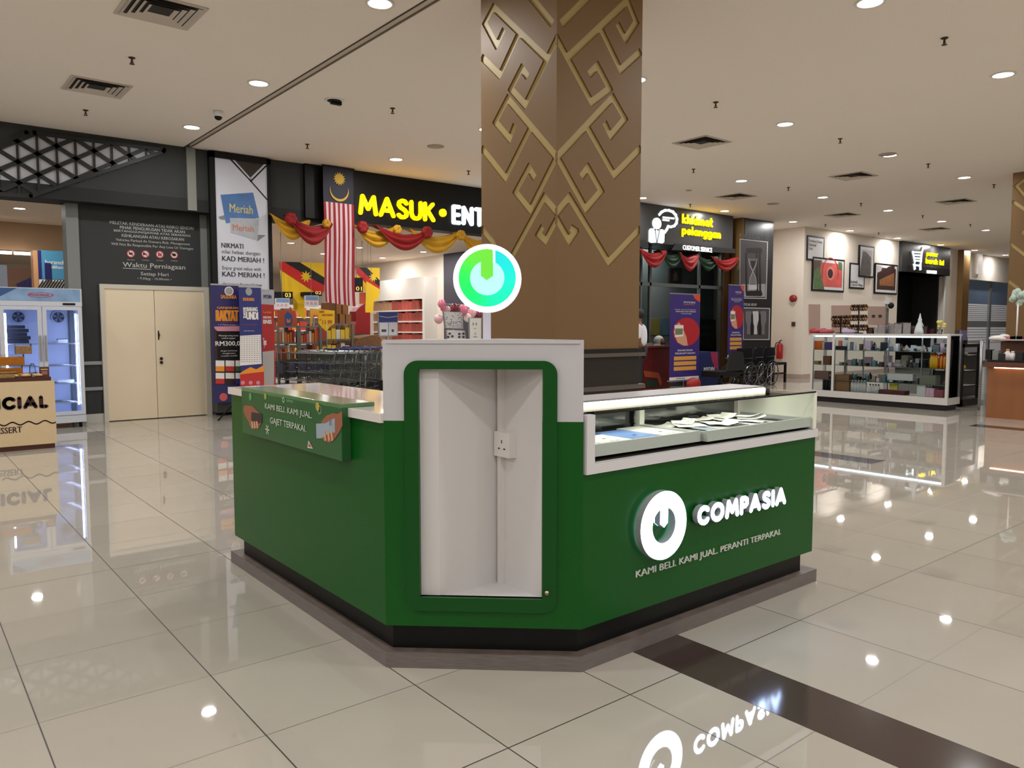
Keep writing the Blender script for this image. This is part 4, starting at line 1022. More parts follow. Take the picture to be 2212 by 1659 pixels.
for s_, x0_, y0_, x1_, y1_, m_, bo in [('SAUDARA', 235, 235, 405, 275, org, .05), ('GANJARAN', 195, 362, 425, 395, org, .05), ('RAKYAT', 185, 400, 425, 520, org, .07), ('hadiah menarik', 240, 528, 420, 540, rd, .0), ('+ 4 Tahun Jualan +', 205, 555, 425, 570, wt, .0), ('Menangi wang tunai', 215, 670, 425, 692, wt, 0), ('sehingga', 245, 700, 395, 718, wt, 0), ('RM300,000', 178, 740, 520, 798, wt, .03), ('dengan berbelanja', 235, 838, 415, 855, wt, 0), ('menggunakan', 255, 865, 395, 882, wt, 0), ('e-wallet terpilih', 240, 893, 415, 910, wt, 0)]:
    (xa, ya_), (xb, yb_) = c4([(x0_, y0_), (x1_, y1_)]); g.pxtext(F, s_, xa, ya_, xb, yb_, m_, .003, bo)
for j, cl in enumerate((org, rd, grn, rd, mar, navy2)):
    x_ = 180 + (j % 3) * 108; y_ = 948 + (j // 3) * 135
    g.pxpoly(F, c4([(x_, y_), (x_ + 95, y_ + 2), (x_ + 95, y_ + 120), (x_, y_ + 118)]), wt, .0025); g.pxpoly(F, c4([(x_, y_ + 62), (x_ + 95, y_ + 64), (x_ + 95, y_ + 120), (x_, y_ + 118)]), cl, .003)
a_, b_ = F.px(*c4([(325, 195)])[0]); g.ell(F, a_, b_, .06, .055, mat('print_grey', (120, 110, 115)), .002); g.ring(F, a_, b_, .055, .068, wt, .0022, 20); a_, b_ = F.px(*c4([(265, 1345)])[0]); g.ell(F, a_, b_, .06, .06, mat('print_coral', (190, 80, 80)), .002)
g.build('printed_artwork', t)
t, F, a0, a1, zb, zt_ = rollup('rollup_banner', 11.55, 518, 566, 620, .28, navy2, 'navy and orange draw banner with white prize table beside the RAKYAT banner')
g = MB()
for s_, x0_, y0_, x1_, y1_, m_, bo in [('SAUDARA', 475, 265, 600, 300, org, .05), ('SATU', 480, 370, 515, 490, wt, .03), ('BARANG', 520, 368, 635, 415, wt, .05), ('UNDI', 515, 420, 638, 505, wt, .06), ('1 Resit Sepuluh 1', 455, 552, 635, 570, rd, .0), ('syarat dan terma', 485, 620, 600, 635, wt, 0)]:
    (xa, ya_), (xb, yb_) = c4([(x0_, y0_), (x1_, y1_)]); g.pxtext(F, s_, xa, ya_, xb, yb_, m_, .003, bo)
g.pxpoly(F, c4([(445, 680), (672, 668), (680, 985), (445, 1005)]), wt, .002)
dots = mat('print_table_ink', (110, 105, 115))
for i in range(14):
    for j in range(8): 
        p = c4([(455 + j * 28, 690 + i * 21)])[0]; a_, b_ = F.px(*p); g.rect(F, a_, b_, a_ + .022, b_ + .008, dots, .003)
g.pxpoly(F, c4([(445, 1085), (500, 1050), (560, 1020), (620, 1045), (700, 1000), (705, 1090), (445, 1120)]), org, .002); g.pxpoly(F, c4([(445, 1100), (705, 1070), (708, 1225), (445, 1225)]), rd, .0025)
for x_ in (475, 560, 640): a_, b_ = F.px(*c4([(x_, 1190)])[0]); g.ell(F, a_, b_, .03, .03, mat('print_pink', (196, 130, 150)), .003)
a_, b_ = F.px(*c4([(540, 200)])[0]); g.ell(F, a_, b_, .05, .06, mat('print_grey', (120, 110, 115)), .002); g.build('printed_artwork', t)
t, F, a0, a1, zb, zt_ = rollup('rollup_banner', 12.05, 562, 593, 627, .28, mat('banner_red', (165, 28, 28), .45), 'narrow red banner with pale head beside the navy draw banner', False)
g = MB(); g.pxpoly(F, c4([(640, 165), (815, 190), (815, 345), (640, 335)]), mat('print_pale_grey', (160, 160, 168)), .002); g.pxpoly(F, c4([(640, 860), (815, 840), (815, 1215), (640, 1225)]), mat('print_pale_grey2', (175, 170, 168)), .002)
for s_, x0_, y0_, x1_, y1_, m_, bo in [('MYDIN', 700, 235, 785, 275, navy, .05), ('hadiah', 697, 412, 785, 435, org, .03), ('BERSAMA', 697, 468, 785, 492, wt, .04), ('BNIS', 697, 505, 788, 550, wt, .06), ('Tyson', 697, 705, 730, 810, wt, .02)]:
    (xa, ya_), (xb, yb_) = c4([(x0_, y0_), (x1_, y1_)]); g.pxtext(F, s_, xa, ya_, xb, yb_, m_, .003, bo)
g.build('printed_artwork', t)

# ---- shop seen through the opening over the fridge
F = FY(17.0)
sb = MB().fbox(F, F.px(83, 580)[0], F.px(150, 580)[0], F.px(100, 603)[1], F.px(100, 541)[1], -.05, 0, mat('shop_sign_blue', (70, 140, 175), .5)); sb.pxrect(F, 83, 541, 90, 603, mat('shop_sign_navy', (30, 30, 100)), .002)
sb.pxtext(F, 'beraneka', 98, 561, 146, 570, wt, .003, .03); sb.pxtext(F, 'pilihan', 108, 573, 136, 582, wt, .003, .03)
tag(sb.build('shop_sign'), 'light blue shop sign beraneka pilihan beyond the grey pilaster', 'sign')
sb = MB().fbox(F, F.px(83, 610)[0], F.px(150, 610)[0], F.px(100, 660)[1], F.px(100, 604)[1], -.3, 0, wt)
for k in range(14): sb.pxpoly(F, [(80 + k * 6.4, 624), (83 + k * 6.4, 624), (95 + k * 6.4, 605), (92 + k * 6.4, 605)], black, .02)
tag(sb.build('striped_counter_panel'), 'black and white diagonally striped panel under the blue shop sign', 'panel')
tag(MB().fbox(F, F.px(73, 600)[0], F.px(83, 600)[0], 0, F.px(78, 541)[1], -.3, .02, mat('orange_wood', (190, 140, 95), .5)).build('wooden_post'), 'orange-brown wooden post left of the striped panel', 'post')
tag(MB().fbox(F, F.px(97, 600)[0], F.px(110, 600)[0], F.px(100, 604)[1], F.px(100, 568)[1], .02, .03, navy).build('hanging_tag'), 'dark tilted tag in front of the blue shop sign', 'tag')
struct(MB().box(-14, 4, 18.3, 18.6, ony(30, 546, 18.3).z, SC, mat('bulkhead_tan', (180, 150, 120), .8)).box(-14, 4, 20, 20.2, 0, 2.7, mat('shop_dark_back', (110, 80, 64), .7)), 'wall_shop_bulkhead')
F = FY(18.0)
for i, (xa, xb) in enumerate(((-6, 26), (31, 72))):
    tag(MB().fbox(F, F.px(xa, 548)[0], F.px(xb, 548)[0], F.px(30, 549)[1], F.px(30, 543)[1], -.1, 0, mat('tube_light', (255, 240, 220), .4, emit=5)).fbox(F, F.px(xa, 548)[0], F.px(xb, 548)[0], F.px(30, 543)[1], F.px(30, 541)[1], -.1, .0, black).build('tube_light'), ['tube light at the very left above the fridge', 'tube light in the left shop near the wooden post'][i], 'tube light')
tag(MB().fbox(F, F.px(-8, 600)[0], F.px(16, 600)[0], 0, F.px(8, 572)[1], -.3, 0, mat('booth_grey', (140, 150, 165), .4)).build('grey_booth'), 'pale grey booth at the far left above the fridge', 'booth')
for i in range(7):
    a_, b_ = F.px(36 + i * 5.2, 615 - i * 2.2); tag(MB().fbox(F, a_, a_ + .045, 0, b_ + .03, -.02 - .0, .02, navy).build('upright_item'), '%s dark blue upright item from the left in the row above the fridge' % ORD[i], 'shelf item', 'dark blue items in a row in the left shop')  # plain slabs for unidentified upright items
# ================================================================== SUPERMARKET ENTRANCE
c5 = lambda l: [(580 + x / 4.608, 340 + y / 4.608) for x, y in l]
c6 = lambda l: [(580 + x / 5.185, 540 + y / 5.185) for x, y in l]
c7 = lambda l: [(780 + x / 6.914, 540 + y / 6.914) for x, y in l]
SGY = 12.38
F = FY(SGY)
sg = thing('entrance_sign', (9, SGY, 3.3), 'long black fascia sign with glowing yellow MASUK and white ENTRANCE letters', 'illuminated sign')
MB().box(5.55, 12.88, SGY, SGY + .34, 3.25, CEIL - .002, mat('sign_black', (6, 6, 8), .5, spec=.3)).build('sign_box', sg)
ly = mat('sign_yellow_lit', (255, 222, 0), .4, emit=1.2); lw_ = mat('sign_white_lit', (225, 238, 245), .4, emit=1.0)
F2 = FY(SGY - .05)
b = MB(); a0, t0 = F2.px(775.5, 417.5); _, b0 = F2.px(775.5, 463.5); a1 = F2.px(941, 455)[0]
geo_text(b, F2, 'MASUK', a0, b0, a1, t0, ly, .19, -.045, 0, .3); 
a_, b_ = F2.px(958, 459.5); b.prism(F2, [(a_ + .075 * math.cos(k * .3927), b_ + .075 * math.sin(k * .3927)) for k in range(16)], -.045, 0, ly); b.build('yellow_lettering', sg)
a0, t1 = F2.px(977.5, 441); _, b1 = F2.px(977.5, 484); w = F2.px(1029, 465)[0] - a0
geo_text(MB(), F2, 'ENTRANCE', a0, b1, a0 + w * 3.95, t1, lw_, .2, -.045, 0, .34).build('white_lettering', sg)

# ---- hanging national flag banner
def cloth(fr, x0, x1, zt, zb_l, zb_r, colf, amp=.03, nu=26, nv=24, waves=4, name='cloth'):
    b = MB()
    for i in range(nu):
        for j in range(nv):
            q = []
            for (u_, v_) in ((i, j), (i + 1, j), (i + 1, j + 1), (i, j + 1)):
                s_, t_ = u_ / nu, v_ / nv; zb = zb_l + (zb_r - zb_l) * s_
                q.append(fr.pt(x0 + (x1 - x0) * s_ + .02 * math.sin(t_ * 5 + 1) * t_, zb + (zt - zb) * (1 - t_), amp * math.sin(waves * 6.283 * s_ + t_ * 1.5) * (t_ ** .5)))
            b.add(q, [(0, 3, 2, 1)], colf(s_=(i + .5) / nu, t_=(j + .5) / nv), True)
    return b
FF = FY(12.24)
fx0_, fx1_ = FF.px(700, 500)[0], FF.px(765, 500)[0]; fzt = FF.px(699, 357)[1]; fzs = FF.px(700, 435)[1]; zbl = FF.px(700, 652)[1]; zbr = FF.px(766, 662)[1]
fred = mat('flag_red', (150, 28, 40), .7); fwh = mat('flag_white', (215, 190, 195), .7); fnv = mat('flag_navy', (12, 14, 40), .6); fye = mat('flag_yellow', (205, 165, 40), .6)
fl = thing('striped_flag', ((fx0_ + fx1_) / 2, 12.24, 3), 'long hanging flag with red and white stripes and navy canton with crescent and star', 'flag')
cloth(FF, fx0_, fx1_, fzs, zbl, zbr, lambda s_, t_: fred if int(s_ * 13) % 2 == 0 else fwh, .025, 39, 20, 3).build('striped_cloth', fl)
cloth(FF, fx0_, fx1_, fzt, fzs, fzs, lambda s_, t_: fnv, .0, 1, 1).build('navy_canton', fl)
em = MB(); ea, eb = FF.px(*c5([(705, 325)])[0]); 
cxp = c5([(702, 335)])[0]; ca, cbb = FF.px(*cxp); R_ = abs(FF.px(*c5([(795, 335)])[0])[0] - ca)
outer = [(ca + R_ * math.cos(math.radians(t)), cbb + R_ * math.sin(math.radians(t)) * 1.0) for t in range(155, 386, 7)]
inner = [(ca + .94 * R_ * math.cos(math.radians(t)), cbb + .2 * R_ + .98 * R_ * math.sin(math.radians(t))) for t in range(380, 159, -7)]
em.flat(FF, outer + inner, fye, .012)
sa, sb_ = FF.px(*c5([(703, 215)])[0]); rs_ = abs(FF.px(*c5([(765, 215)])[0])[0] - sa)
em.flat(FF, [(sa + (rs_ if k % 2 == 0 else rs_ * .66) * math.cos(k * math.pi / 14 + .1), sb_ + (rs_ if k % 2 == 0 else rs_ * .66) * math.sin(k * math.pi / 14 + .1)) for k in range(28)], fye, .012)
em.build('crescent_and_star', fl)
MB().tube([FF.pt(fx0_ - .02, fzt, 0), FF.pt(fx1_ + .02, fzt, 0)], .012, black, 6).build('top_pole', fl)

# ---- fabric swags
def swag(Y, p0, p1, sag, m, label, group, tail=0, cat='bunting'):
    """p0,p1: photo pixels of the two upper ends; sag: pixels the lower hem hangs below at mid-span"""
    fr = FY(Y); (xa, za), (xb, zb) = fr.px(*p0), fr.px(*p1); k = (xb - xa) / (p1[0] - p0[0]); S = sag * 1.2 * (fr.px(p0[0], p0[1])[1] - fr.px(p0[0], p0[1] + 1)[1])
    nu, nv = 22, 9; vs = []; fs = []
    for i in range(nu + 1):
        s_ = i / nu; top = za + (zb - za) * s_; w_ = 4 * s_ * (1 - s_)
        for j in range(nv + 1):
            t_ = j / nv
            z = top + .03 - S * (.22 * w_ + (.10 + .68 * w_) * t_)
            d = .06 * t_ + .035 * math.sin(t_ * 16 + s_ * 2) * (.3 + w_) + .05 * w_ if j else -.21
            vs.append(fr.pt(xa + (xb - xa) * s_, z, d))
    for i in range(nu):
        for j in range(nv): a = i * (nv + 1) + j; fs.append((a, a + nv + 1, a + nv + 2, a + 1))
    return tag(MB().add(vs, fs, m, True).build('fabric_swag'), label, cat, group)
def knot(Y, p, r, m, label, group):
    fr = FY(Y); a, b_ = fr.px(*p); k = r / 1665 * (fr.pt(a, b_) - EYE).length
    c = fr.pt(a, b_, .08); mb = MB().ball(c, (k, k * .6, k), m, 10, 7)
    for q in range(6):
        t = q * 1.047; mb.ball(c + Vector((math.cos(t) * k * .5, -.03, math.sin(t) * k * .5)), (k * .5, k * .4, k * .5), m, 8, 5)
    return tag(mb.build('fabric_rosette'), label, 'rosette', group)
sr = mat('swag_red', (140, 14, 18), .75, noise=.12, nscale=6); sy_ = mat('swag_yellow', (196, 148, 26), .75, noise=.12, nscale=6)
SW = 12.28; G1 = 'red and yellow fabric swags under the entrance sign'
swag(SW, (583, 464), (668, 478), 44, sy_, 'yellow fabric swag beside the white membership poster', G1)
swag(SW - .1, (620, 466), (716, 484), 50, sr, 'red fabric swag left of the hanging striped flag', G1)
swag(SW, (764, 488), (858, 492), 42, sy_, 'yellow fabric swag just right of the striped flag', G1)
swag(SW - .1, (812, 489), (922, 503), 42, sr, 'red fabric swag below the letters S and U of the sign', G1)
swag(SW, (885, 497), (990, 506), 42, sy_, 'yellow fabric swag below the yellow dot of the sign', G1)
swag(SW, (990, 503), (1075, 514), 46, sy_, 'yellow fabric swag ending behind the round glowing sign', G1)
G2 = 'rosettes between the entrance swags'
for p, r, m, l in (((624, 474), 13, sr, 'red rosette farthest left, near the white poster'), ((700, 484), 9, sy_, 'yellow rosette half hidden behind the striped flag'), ((778, 492), 13, sr, 'red rosette right of the striped flag'),
                   ((853, 497), 10, sy_, 'yellow rosette under the letter S of the sign'), ((917, 503), 13, sr, 'red rosette under the letter K of the sign'), ((990, 509), 11, sy_, 'yellow rosette near the round glowing sign')):
    knot(SW - .06, p, r, m, l, G2)

# ---- things inside the supermarket
rodm = mat('thin_rod', (120, 120, 120), .4, .5)
def hold(t, fr, q, how, d=-.01):
    a = sum(p[0] for p in q) / len(q); lo = min(p[1] for p in q); hi = max(p[1] for p in q); mid = (lo + hi) / 2
    if how == 'up': t.tube([fr.pt(a, mid, d), fr.pt(a, SC, d)], .005, rodm, 4)
    if how == 'down': t.tube([fr.pt(a, mid, d), fr.pt(a, 0, d)], .012, rodm, 6)
def slab(name, Y, pts, m, label, cat, th=.03, group=None, extra=None, how=None):
    fr = FY(Y); q = [fr.px(*p) for p in pts]; t = MB().prism(fr, q, -th, 0, m)
    if how: hold(t, fr, q, how, -th / 2)
    if extra: extra(t, fr)
    return tag(t.build(name), label, cat, group)
def hold2(t, fr):
    hold(t, fr, [fr.px(*p) for p in c6([(1110, 400), (1200, 500)])], 'up', -.02); return t
def hang_flag(Y, quad, tailq, label, star, nm='diagonal_flag', bands=True):
    fr = FY(Y); t = MB(); yel = mat('sarawak_yellow', (238, 196, 20), .55); bk = mat('flag_black', (16, 12, 12), .6); rr = mat('flag_bright_red', (200, 26, 22), .55)
    t.pxpoly(fr, quad, yel, 0); tl, tr_, br, bl = quad
    L = lambda a, b, s: (a[0] + (b[0] - a[0]) * s, a[1] + (b[1] - a[1]) * s)
    t.pxpoly(fr, [tl, L(tl, tr_, .45), L(tr_, br, .72), L(tr_, br, 1.0 - .0) if 0 else L(br, bl, .0), L(br, bl, .03)], rr, .003)
    t.pxpoly(fr, [L(tl, tr_, .0), L(tl, tr_, .45), L(tr_, br, .5), L(tr_, br, .76)], bk, .006)
    t.pxpoly(fr, [tl, L(tl, tr_, .10), L(tr_, br, .80), L(br, bl, .0), L(br, bl, .22), L(tl, bl, .26)], rr, .008)
    a, b_ = fr.px(*star[0]); r = star[1] / 1665 * (fr.pt(a, b_) - EYE).length
    t.flat(fr, [(a + (r if k % 2 == 0 else r * .5) * math.cos(k * math.pi / 9 + 1.57), b_ + (r if k % 2 == 0 else r * .5) * math.sin(k * math.pi / 9 + 1.57)) for k in range(18)], yel, .012)
    hold(t, fr, [fr.px(*p) for p in quad], 'up', -.02)
    o = t.build(nm); return tag(o, label, 'flag')
MY = 16.8
hang_flag(MY, c6([(120, 130), (630, 145), (622, 472), (150, 470)]), None, 'large yellow flag with red and black diagonal bands and star, left of the striped flag', (c6([(418, 298)])[0], 13))
hang_flag(MY + .1, c6([(985, 195), (1246, 200), (1246, 480), (1000, 450)]), None, 'smaller yellow, red and black diagonal flag right of the striped flag', (c6([(1170, 305)])[0], 11))
ye = mat('sarawak_yellow', (238, 196, 20), .55)
fr = FY(MY - .1)
o = MB().pxpoly(fr, c6([(272, 470), (360, 470), (395, 520), (412, 780), (350, 740), (330, 700), (280, 680)]), ye, 0).build('yellow_drape'); o.modifiers.new('s', 'SOLIDIFY').thickness = .004
tag(o, 'long yellow drape hanging from the lower edge of the large diagonal flag', 'drape')
o = hold2(MB(), fr).pxpoly(fr, c6([(1098, 350), (1245, 440), (1240, 540), (1180, 580), (1170, 700), (1082, 750)]), ye, 0).build('yellow_drape'); o.modifiers.new('s', 'SOLIDIFY').thickness = .004
tag(o, 'yellow drape tail under the smaller diagonal flag', 'drape')
def rc(x0, y0, x1, y1): return c6([(x0, y0), (x1, y0), (x1, y1), (x0, y1)])
ly2_ = mat('number_yellow', (240, 200, 90), .4, emit=.6)
for (x0, y0, x1, y1), s_, tx_, lb_2 in (((62, 468, 272, 545), '03', (185, 480, 250, 528), 'black lane sign 03 left of the yellow drape'), ((400, 470, 600, 515), '02', (525, 462, 592, 495), 'black lane sign partly hidden by the diagonal flag'), ((960, 310, 1058, 468), '01', (980, 408, 1045, 455), 'black lane sign 01 right of the striped flag')):
    (xa, ya_), (xb, yb_) = c6([(tx_[0], tx_[1]), (tx_[2], tx_[3])])
    slab('lane_sign', MY - .3, rc(x0, y0, x1, y1), black, lb_2, 'lane sign', .2, None, lambda t, fr: t.pxtext(fr, s_, xa, ya_, xb, yb_, ly2_, .003, .02), 'up')
pgm = mat('price_board_white', (220, 222, 225), .5); pbl = mat('price_board_blue', (120, 150, 190), .5)
def pboard(t, fr, x0, y0, x1, y1):
    t.pxrect(fr, *[v for p in c6([(x0 + 5, y0 + 5), (x1 - 5, y0 + (y1 - y0) * .42)]) for v in p], pbl, .002)
    for k in range(3): t.pxrect(fr, *[v for p in c6([(x0 + 12 + k * 45, y0 + (y1 - y0) * .55), (x0 + 40 + k * 45, y0 + (y1 - y0) * .8)]) for v in p], mat('price_pink', (220, 170, 170)), .003)
for (x0, y0, x1, y1), l in (((80, 540, 235, 655), 'white price board under lane sign 03'), ((410, 510, 560, 635), 'white price board right of the yellow drape')):
    slab('price_board', MY - .5, rc(x0, y0, x1, y1), pgm, l, 'price board', .04, None, lambda t, fr: pboard(t, fr, x0, y0, x1, y1), 'up')
# checkout counters with merchandise cages
steel = mat('counter_steel', (120, 120, 118), .35, .7); orr = mat('poster_orange', (190, 84, 36), .5); bfig = mat('poster_blue', (60, 80, 160), .5)
def posterextra(t, fr):
    t.pxpoly(fr, c6([(180, 730), (215, 690), (265, 730), (268, 790), (250, 855), (195, 855), (185, 800)]), bfig, .002); t.pxpoly(fr, c6([(205, 765), (225, 790), (245, 765), (245, 815), (205, 815)]), org, .003)
slab('orange_poster', 14.6, c6([(105, 675), (302, 680), (330, 860), (105, 858)]), orr, 'orange poster with a blue bottle shape above the checkout counter', 'poster', .03, None, posterextra, 'down')
def yel_extra(t, fr):
    for s_, b4 in (('KEMPEN', (570, 680, 625, 705)), ('HARGA RENDAH', (600, 715, 720, 740)), ('RM', (572, 775, 590, 790)), ('11.99', (605, 785, 712, 832))):
        (xa, ya_), (xb, yb_) = c6([(b4[0], b4[1]), (b4[2], b4[3])]); t.pxtext(fr, s_, xa, ya_, xb, yb_, mat('print_red', (180, 40, 34)), .003, .02)
slab('price_banner', 14.3, c6([(562, 662), (742, 680), (740, 825), (695, 850), (652, 915), (600, 870), (562, 825)]), mat('price_yellow', (240, 190, 10), .5), 'yellow pointed price banner reading 11.99 over the checkout', 'price banner', .02, None, yel_extra, 'down')
slab('price_banner', 14.5, c6([(468, 655), (560, 662), (560, 735), (500, 730), (485, 850), (470, 850)]), mat('price_amber', (225, 170, 60), .5), 'small amber card left of the yellow price banner', 'price card', .02, None, None, 'down')
fr = FY(15.0)
goods = [mat('goods_red', (180, 50, 40), .5), mat('goods_pink', (205, 110, 90), .5), mat('goods_orange', (210, 120, 50), .5), mat('goods_white', (215, 210, 200), .5), mat('goods_yellow', (225, 190, 60), .5), mat('goods_brown', (110, 70, 46), .6)]
gr_ = random.Random(11)
case_i = 0
for (x0, y0, x1, y1, Y, l) in ((105, 860, 325, 1130, 14.2, 'glass checkout case under the orange poster'), (345, 860, 575, 1130, 14.2, 'glass checkout case with red packs in the middle of the entrance'), (585, 830, 935, 1110, 14.6, 'steel framed merchandise rack behind the blue arrow sign')):
    fr = FY(Y); (xa, ya_), (xb, yb_) = c6([(x0, y0), (x1, y1)]); A0, T0 = fr.px(xa, ya_); A1 = fr.px(xb, ya_)[0]; z0_ = .0; Tz = T0
    t = thing('merchandise_rack', (A0, Y, 0), l, 'display case')
    rk = MB()
    for a in (A0, A1):
        for d in (0, -.6): rk.fbox(fr, a - .02, a + .02, 0, Tz, d - .02, d + .02, steel)
    for z in (Tz, Tz - .32, Tz - .64, .3): rk.fbox(fr, A0, A1, z - .015, z + .015, -.6, .0, steel)
    rk.build('frame', t)
    MB().fbox(fr, A0 + .03, A1 - .03, Tz - .98, Tz - .66, -.55, -.02, dgrey).build('lower_panel', t)
    for r_ in range(2):
        zb_ = Tz - .32 * (r_ + 1) + .016; n_ = 6; w = (A1 - A0 - .08) / n_
        for k in range(n_):
            h_ = gr_.uniform(.14, .27); a = A0 + .04 + k * w
            tag(MB().fbox(fr, a + .006, a + w - .006, zb_, zb_ + h_, -.3, -.04, goods[gr_.choice([0, 1, 1, 3, 2, 0] if case_i != 2 else [4, 5, 3, 2, 0, 4])]).build('product_pack'),
                '%s pack from the left, %s shelf, %s' % (ORD[k], ('top', 'second')[r_], ('glass case under the orange poster', 'middle checkout case', 'steel merchandise rack')[case_i]), 'product pack', 'packs in the checkout cases')
    case_i += 1
# back gondola shelving and bags
for i, (x0, x1, Y, zt_, m_) in enumerate(((5.2, 7.2, 21.0, 2.0, 0), (8.4, 10.6, 22.0, 2.1, 1))):
    t = thing('gondola_shelf', (x0, Y, 0), ['store shelving behind the left checkout case', 'store shelving far behind the carton pyramid'][i], 'shelving')
    g = MB().box(x0, x1, Y, Y + .5, 0, .15, wht).box(x0, x1, Y + .45, Y + .5, 0, zt_, wht)
    for z in (.5, .9, 1.3, 1.7): g.box(x0, x1, Y, Y + .45, z, z + .03, wht)
    g.build('frame', t)
    for r_, z in enumerate((.53, .93, 1.33, 1.73)):
        for k in range(9):
            w = (x1 - x0) / 9; tag(MB().box(x0 + k * w + .01, x0 + (k + 1) * w - .01, Y + .05, Y + .3, z, z + gr_.uniform(.15, .3), goods[gr_.randrange(6)]).build('product_pack'),
                '%s pack on the %s shelf of the %s store shelving' % (ORD[k], ('lowest', 'second', 'third', 'top')[r_], ('left', 'far')[i]), 'product pack', 'packs on the store shelving')
# carton pyramid
card = mat('carton', (150, 102, 58), .8, noise=.1, nscale=10); card2 = mat('carton_dark', (112, 74, 44), .8, noise=.1, nscale=10)
fr = FY(15.6)
base_l, base_r = [fr.px(*p)[0] for p in c6([(575, 740), (1000, 740)])]; ztop = fr.px(*c6([(800, 465)])[0])[1]; zbase = .25
tag(MB().fbox(fr, base_l, base_r, 0, .25, -1.2, 0, dgrey).build('display_pallet'), 'dark pallet under the carton pyramid', 'pallet')
rows = 8; hh = (ztop - zbase) / rows; n0 = 6; w = (base_r - base_l) / n0
for r_ in range(rows):
    n_ = 6 if r_ < 4 else (5, 4, 3, 1)[r_ - 4]; off = (base_r + base_l) / 2 - n_ * w / 2
    for k in range(n_):
        a = off + k * w; d = gr_.uniform(-.02, .02)
        tag(MB().fbox(fr, a + .01, a + w - .012, zbase + r_ * hh, zbase + (r_ + 1) * hh - .004, -.45 + d, d, card if (k + r_) % 3 else card2).build('carton'),
            '%s brown carton from the left, %s layer up, in the stacked pyramid' % (ORD[k], ORD[r_]), 'carton', 'cartons stacked in a pyramid')
# red and pink goods right of the pyramid
fr = FY(16.2)
o = MB().pxpoly(fr, c6([(975, 690), (1020, 640), (1080, 600), (1085, 700), (1140, 700), (1140, 940), (935, 940), (985, 800)]), mat('red_wrap', (150, 20, 24), .4), 0).build('red_wrapped_hamper'); o.modifiers.new('s', 'SOLIDIFY').thickness = .3
tag(MB().fbox(fr, fr.px(760, 720)[0], fr.px(800, 720)[0], 0, fr.px(780, 721)[1], -.3, 0, dgrey).build('hamper_stand'), 'dark stand under the red wrapped hamper', 'stand')
tag(o, 'red cellophane wrapped hamper below the smaller diagonal flag', 'hamper')
slab('pink_board', 16.9, c6([(1022, 475), (1090, 475), (1088, 630), (1022, 630)]), mat('board_pink', (225, 120, 110), .6), 'pink board beneath lane sign 01', 'board', .03, None, None, 'up')
slab('red_banner', 17.0, c6([(1015, 235), (1105, 240), (1108, 320), (1015, 310)]), mat('banner_pinkred', (215, 50, 70), .5), 'pink red round-edged banner beside the smaller diagonal flag', 'banner', .03, None, None, 'up')
fr = FY(14.6); bp = [fr.px(*p) for p in c6([(945, 1135), (960, 1060), (1010, 990), (1130, 960), (1235, 950), (1262, 1010), (1262, 1135)])]
sk = MB().prism(fr, bp, -.6, 0, mat('sack_brown', (118, 82, 50), .8, noise=.15, nscale=12)); sk.fbox(fr, bp[0][0], bp[-1][0], 0, bp[0][1], -.6, 0, dgrey)
tag(sk.build('sack_pile'), 'pile of brown sacks on a stand left of the white shelving', 'sack pile')

# ---- white wall shelving with red packs (against the market's side wall)
t = thing('display_shelving', (12.2, 18, 0), 'white wall shelving with blank header and red product packs', 'shelving')
SX = 12.05
Fs = FX(SX)
sw_ = mat('shelf_white', (222, 216, 208), .5)
yA = onx(912, 650, SX).y; yB = onx(803, 650, SX).y   # near and far ends
zh0 = onx(912, 645, SX).z; zh1 = onx(912, 598, SX).z
MB().box(SX + .0, SX + .44, yA, yB, zh0, zh1, sw_).build('header_board', t)
MB().box(SX + .4, SX + .45, yA, yB, 0, zh0, sw_).build('back_panel', t)
MB().box(SX, SX + .45, yA - .12, yA, 0, zh1, sw_).build('end_panel', t)
shz = [onx(912, y, SX).z for y in (670, 694.5, 718, 742)]
shz += [shz[-1] - .33, shz[-1] - .66]
for z in shz: MB().box(SX - .03, SX + .4, yA, yB, z - .02, z + .02, sw_).build('shelf', t)
MB().box(SX, SX + .4, yA, yB, 0, .12, sw_).build('plinth', t)
pr1 = mat('pack_red', (176, 78, 66), .5, noise=.2, nscale=12); pr2 = mat('pack_rust', (150, 66, 56), .5, noise=.2, nscale=12); pr3 = mat('pack_tan', (160, 120, 90), .5, noise=.2, nscale=12)
NP = 15; st = (yB - yA - .1) / NP
for r_, z in enumerate(shz[:4]):
    for k in range(NP):
        y = yA + .05 + k * st; h_ = (.25 if r_ else .27) + .02 * ((k * 7 + r_) % 3)
        if r_ == 0 and k == 0: continue
        m_ = pr1 if (k // 3) % 2 else pr2
        if k > 8: m_ = pr3
        tag(MB().box(SX + .03, SX + .3, y + .004, y + st - .004, z + .02, z + .02 + h_ * .95, m_).build('product_pack'), '%s tall pack from the near end on the %s shelf of the white wall shelving' % (ORD[k], ('top', 'second', 'third', 'fourth')[r_]), 'product pack', 'red packs on the white wall shelving')
struct(MB().box(12.44, 12.5, 14.2, 18.5, 0, SC, mat('dark_panel_wall', (60, 56, 66), .6)), 'wall_market_dark_panel')
tag(MB().tube([onx(929, 649, 12.49), onx(929, 649, 12.38)], .075, mat('alarm_red', (150, 24, 24), .4), 16).build('fire_alarm_bell'), 'round dark red fire bell on the wall right of the white shelving', 'alarm bell')
tag(MB().tube([onx(926, 710, 12.49), onx(926, 710, 12.42)], .05, mat('alarm_red', (150, 24, 24), .4), 12).build('call_point'), 'small red call point low on the market side wall', 'call point')
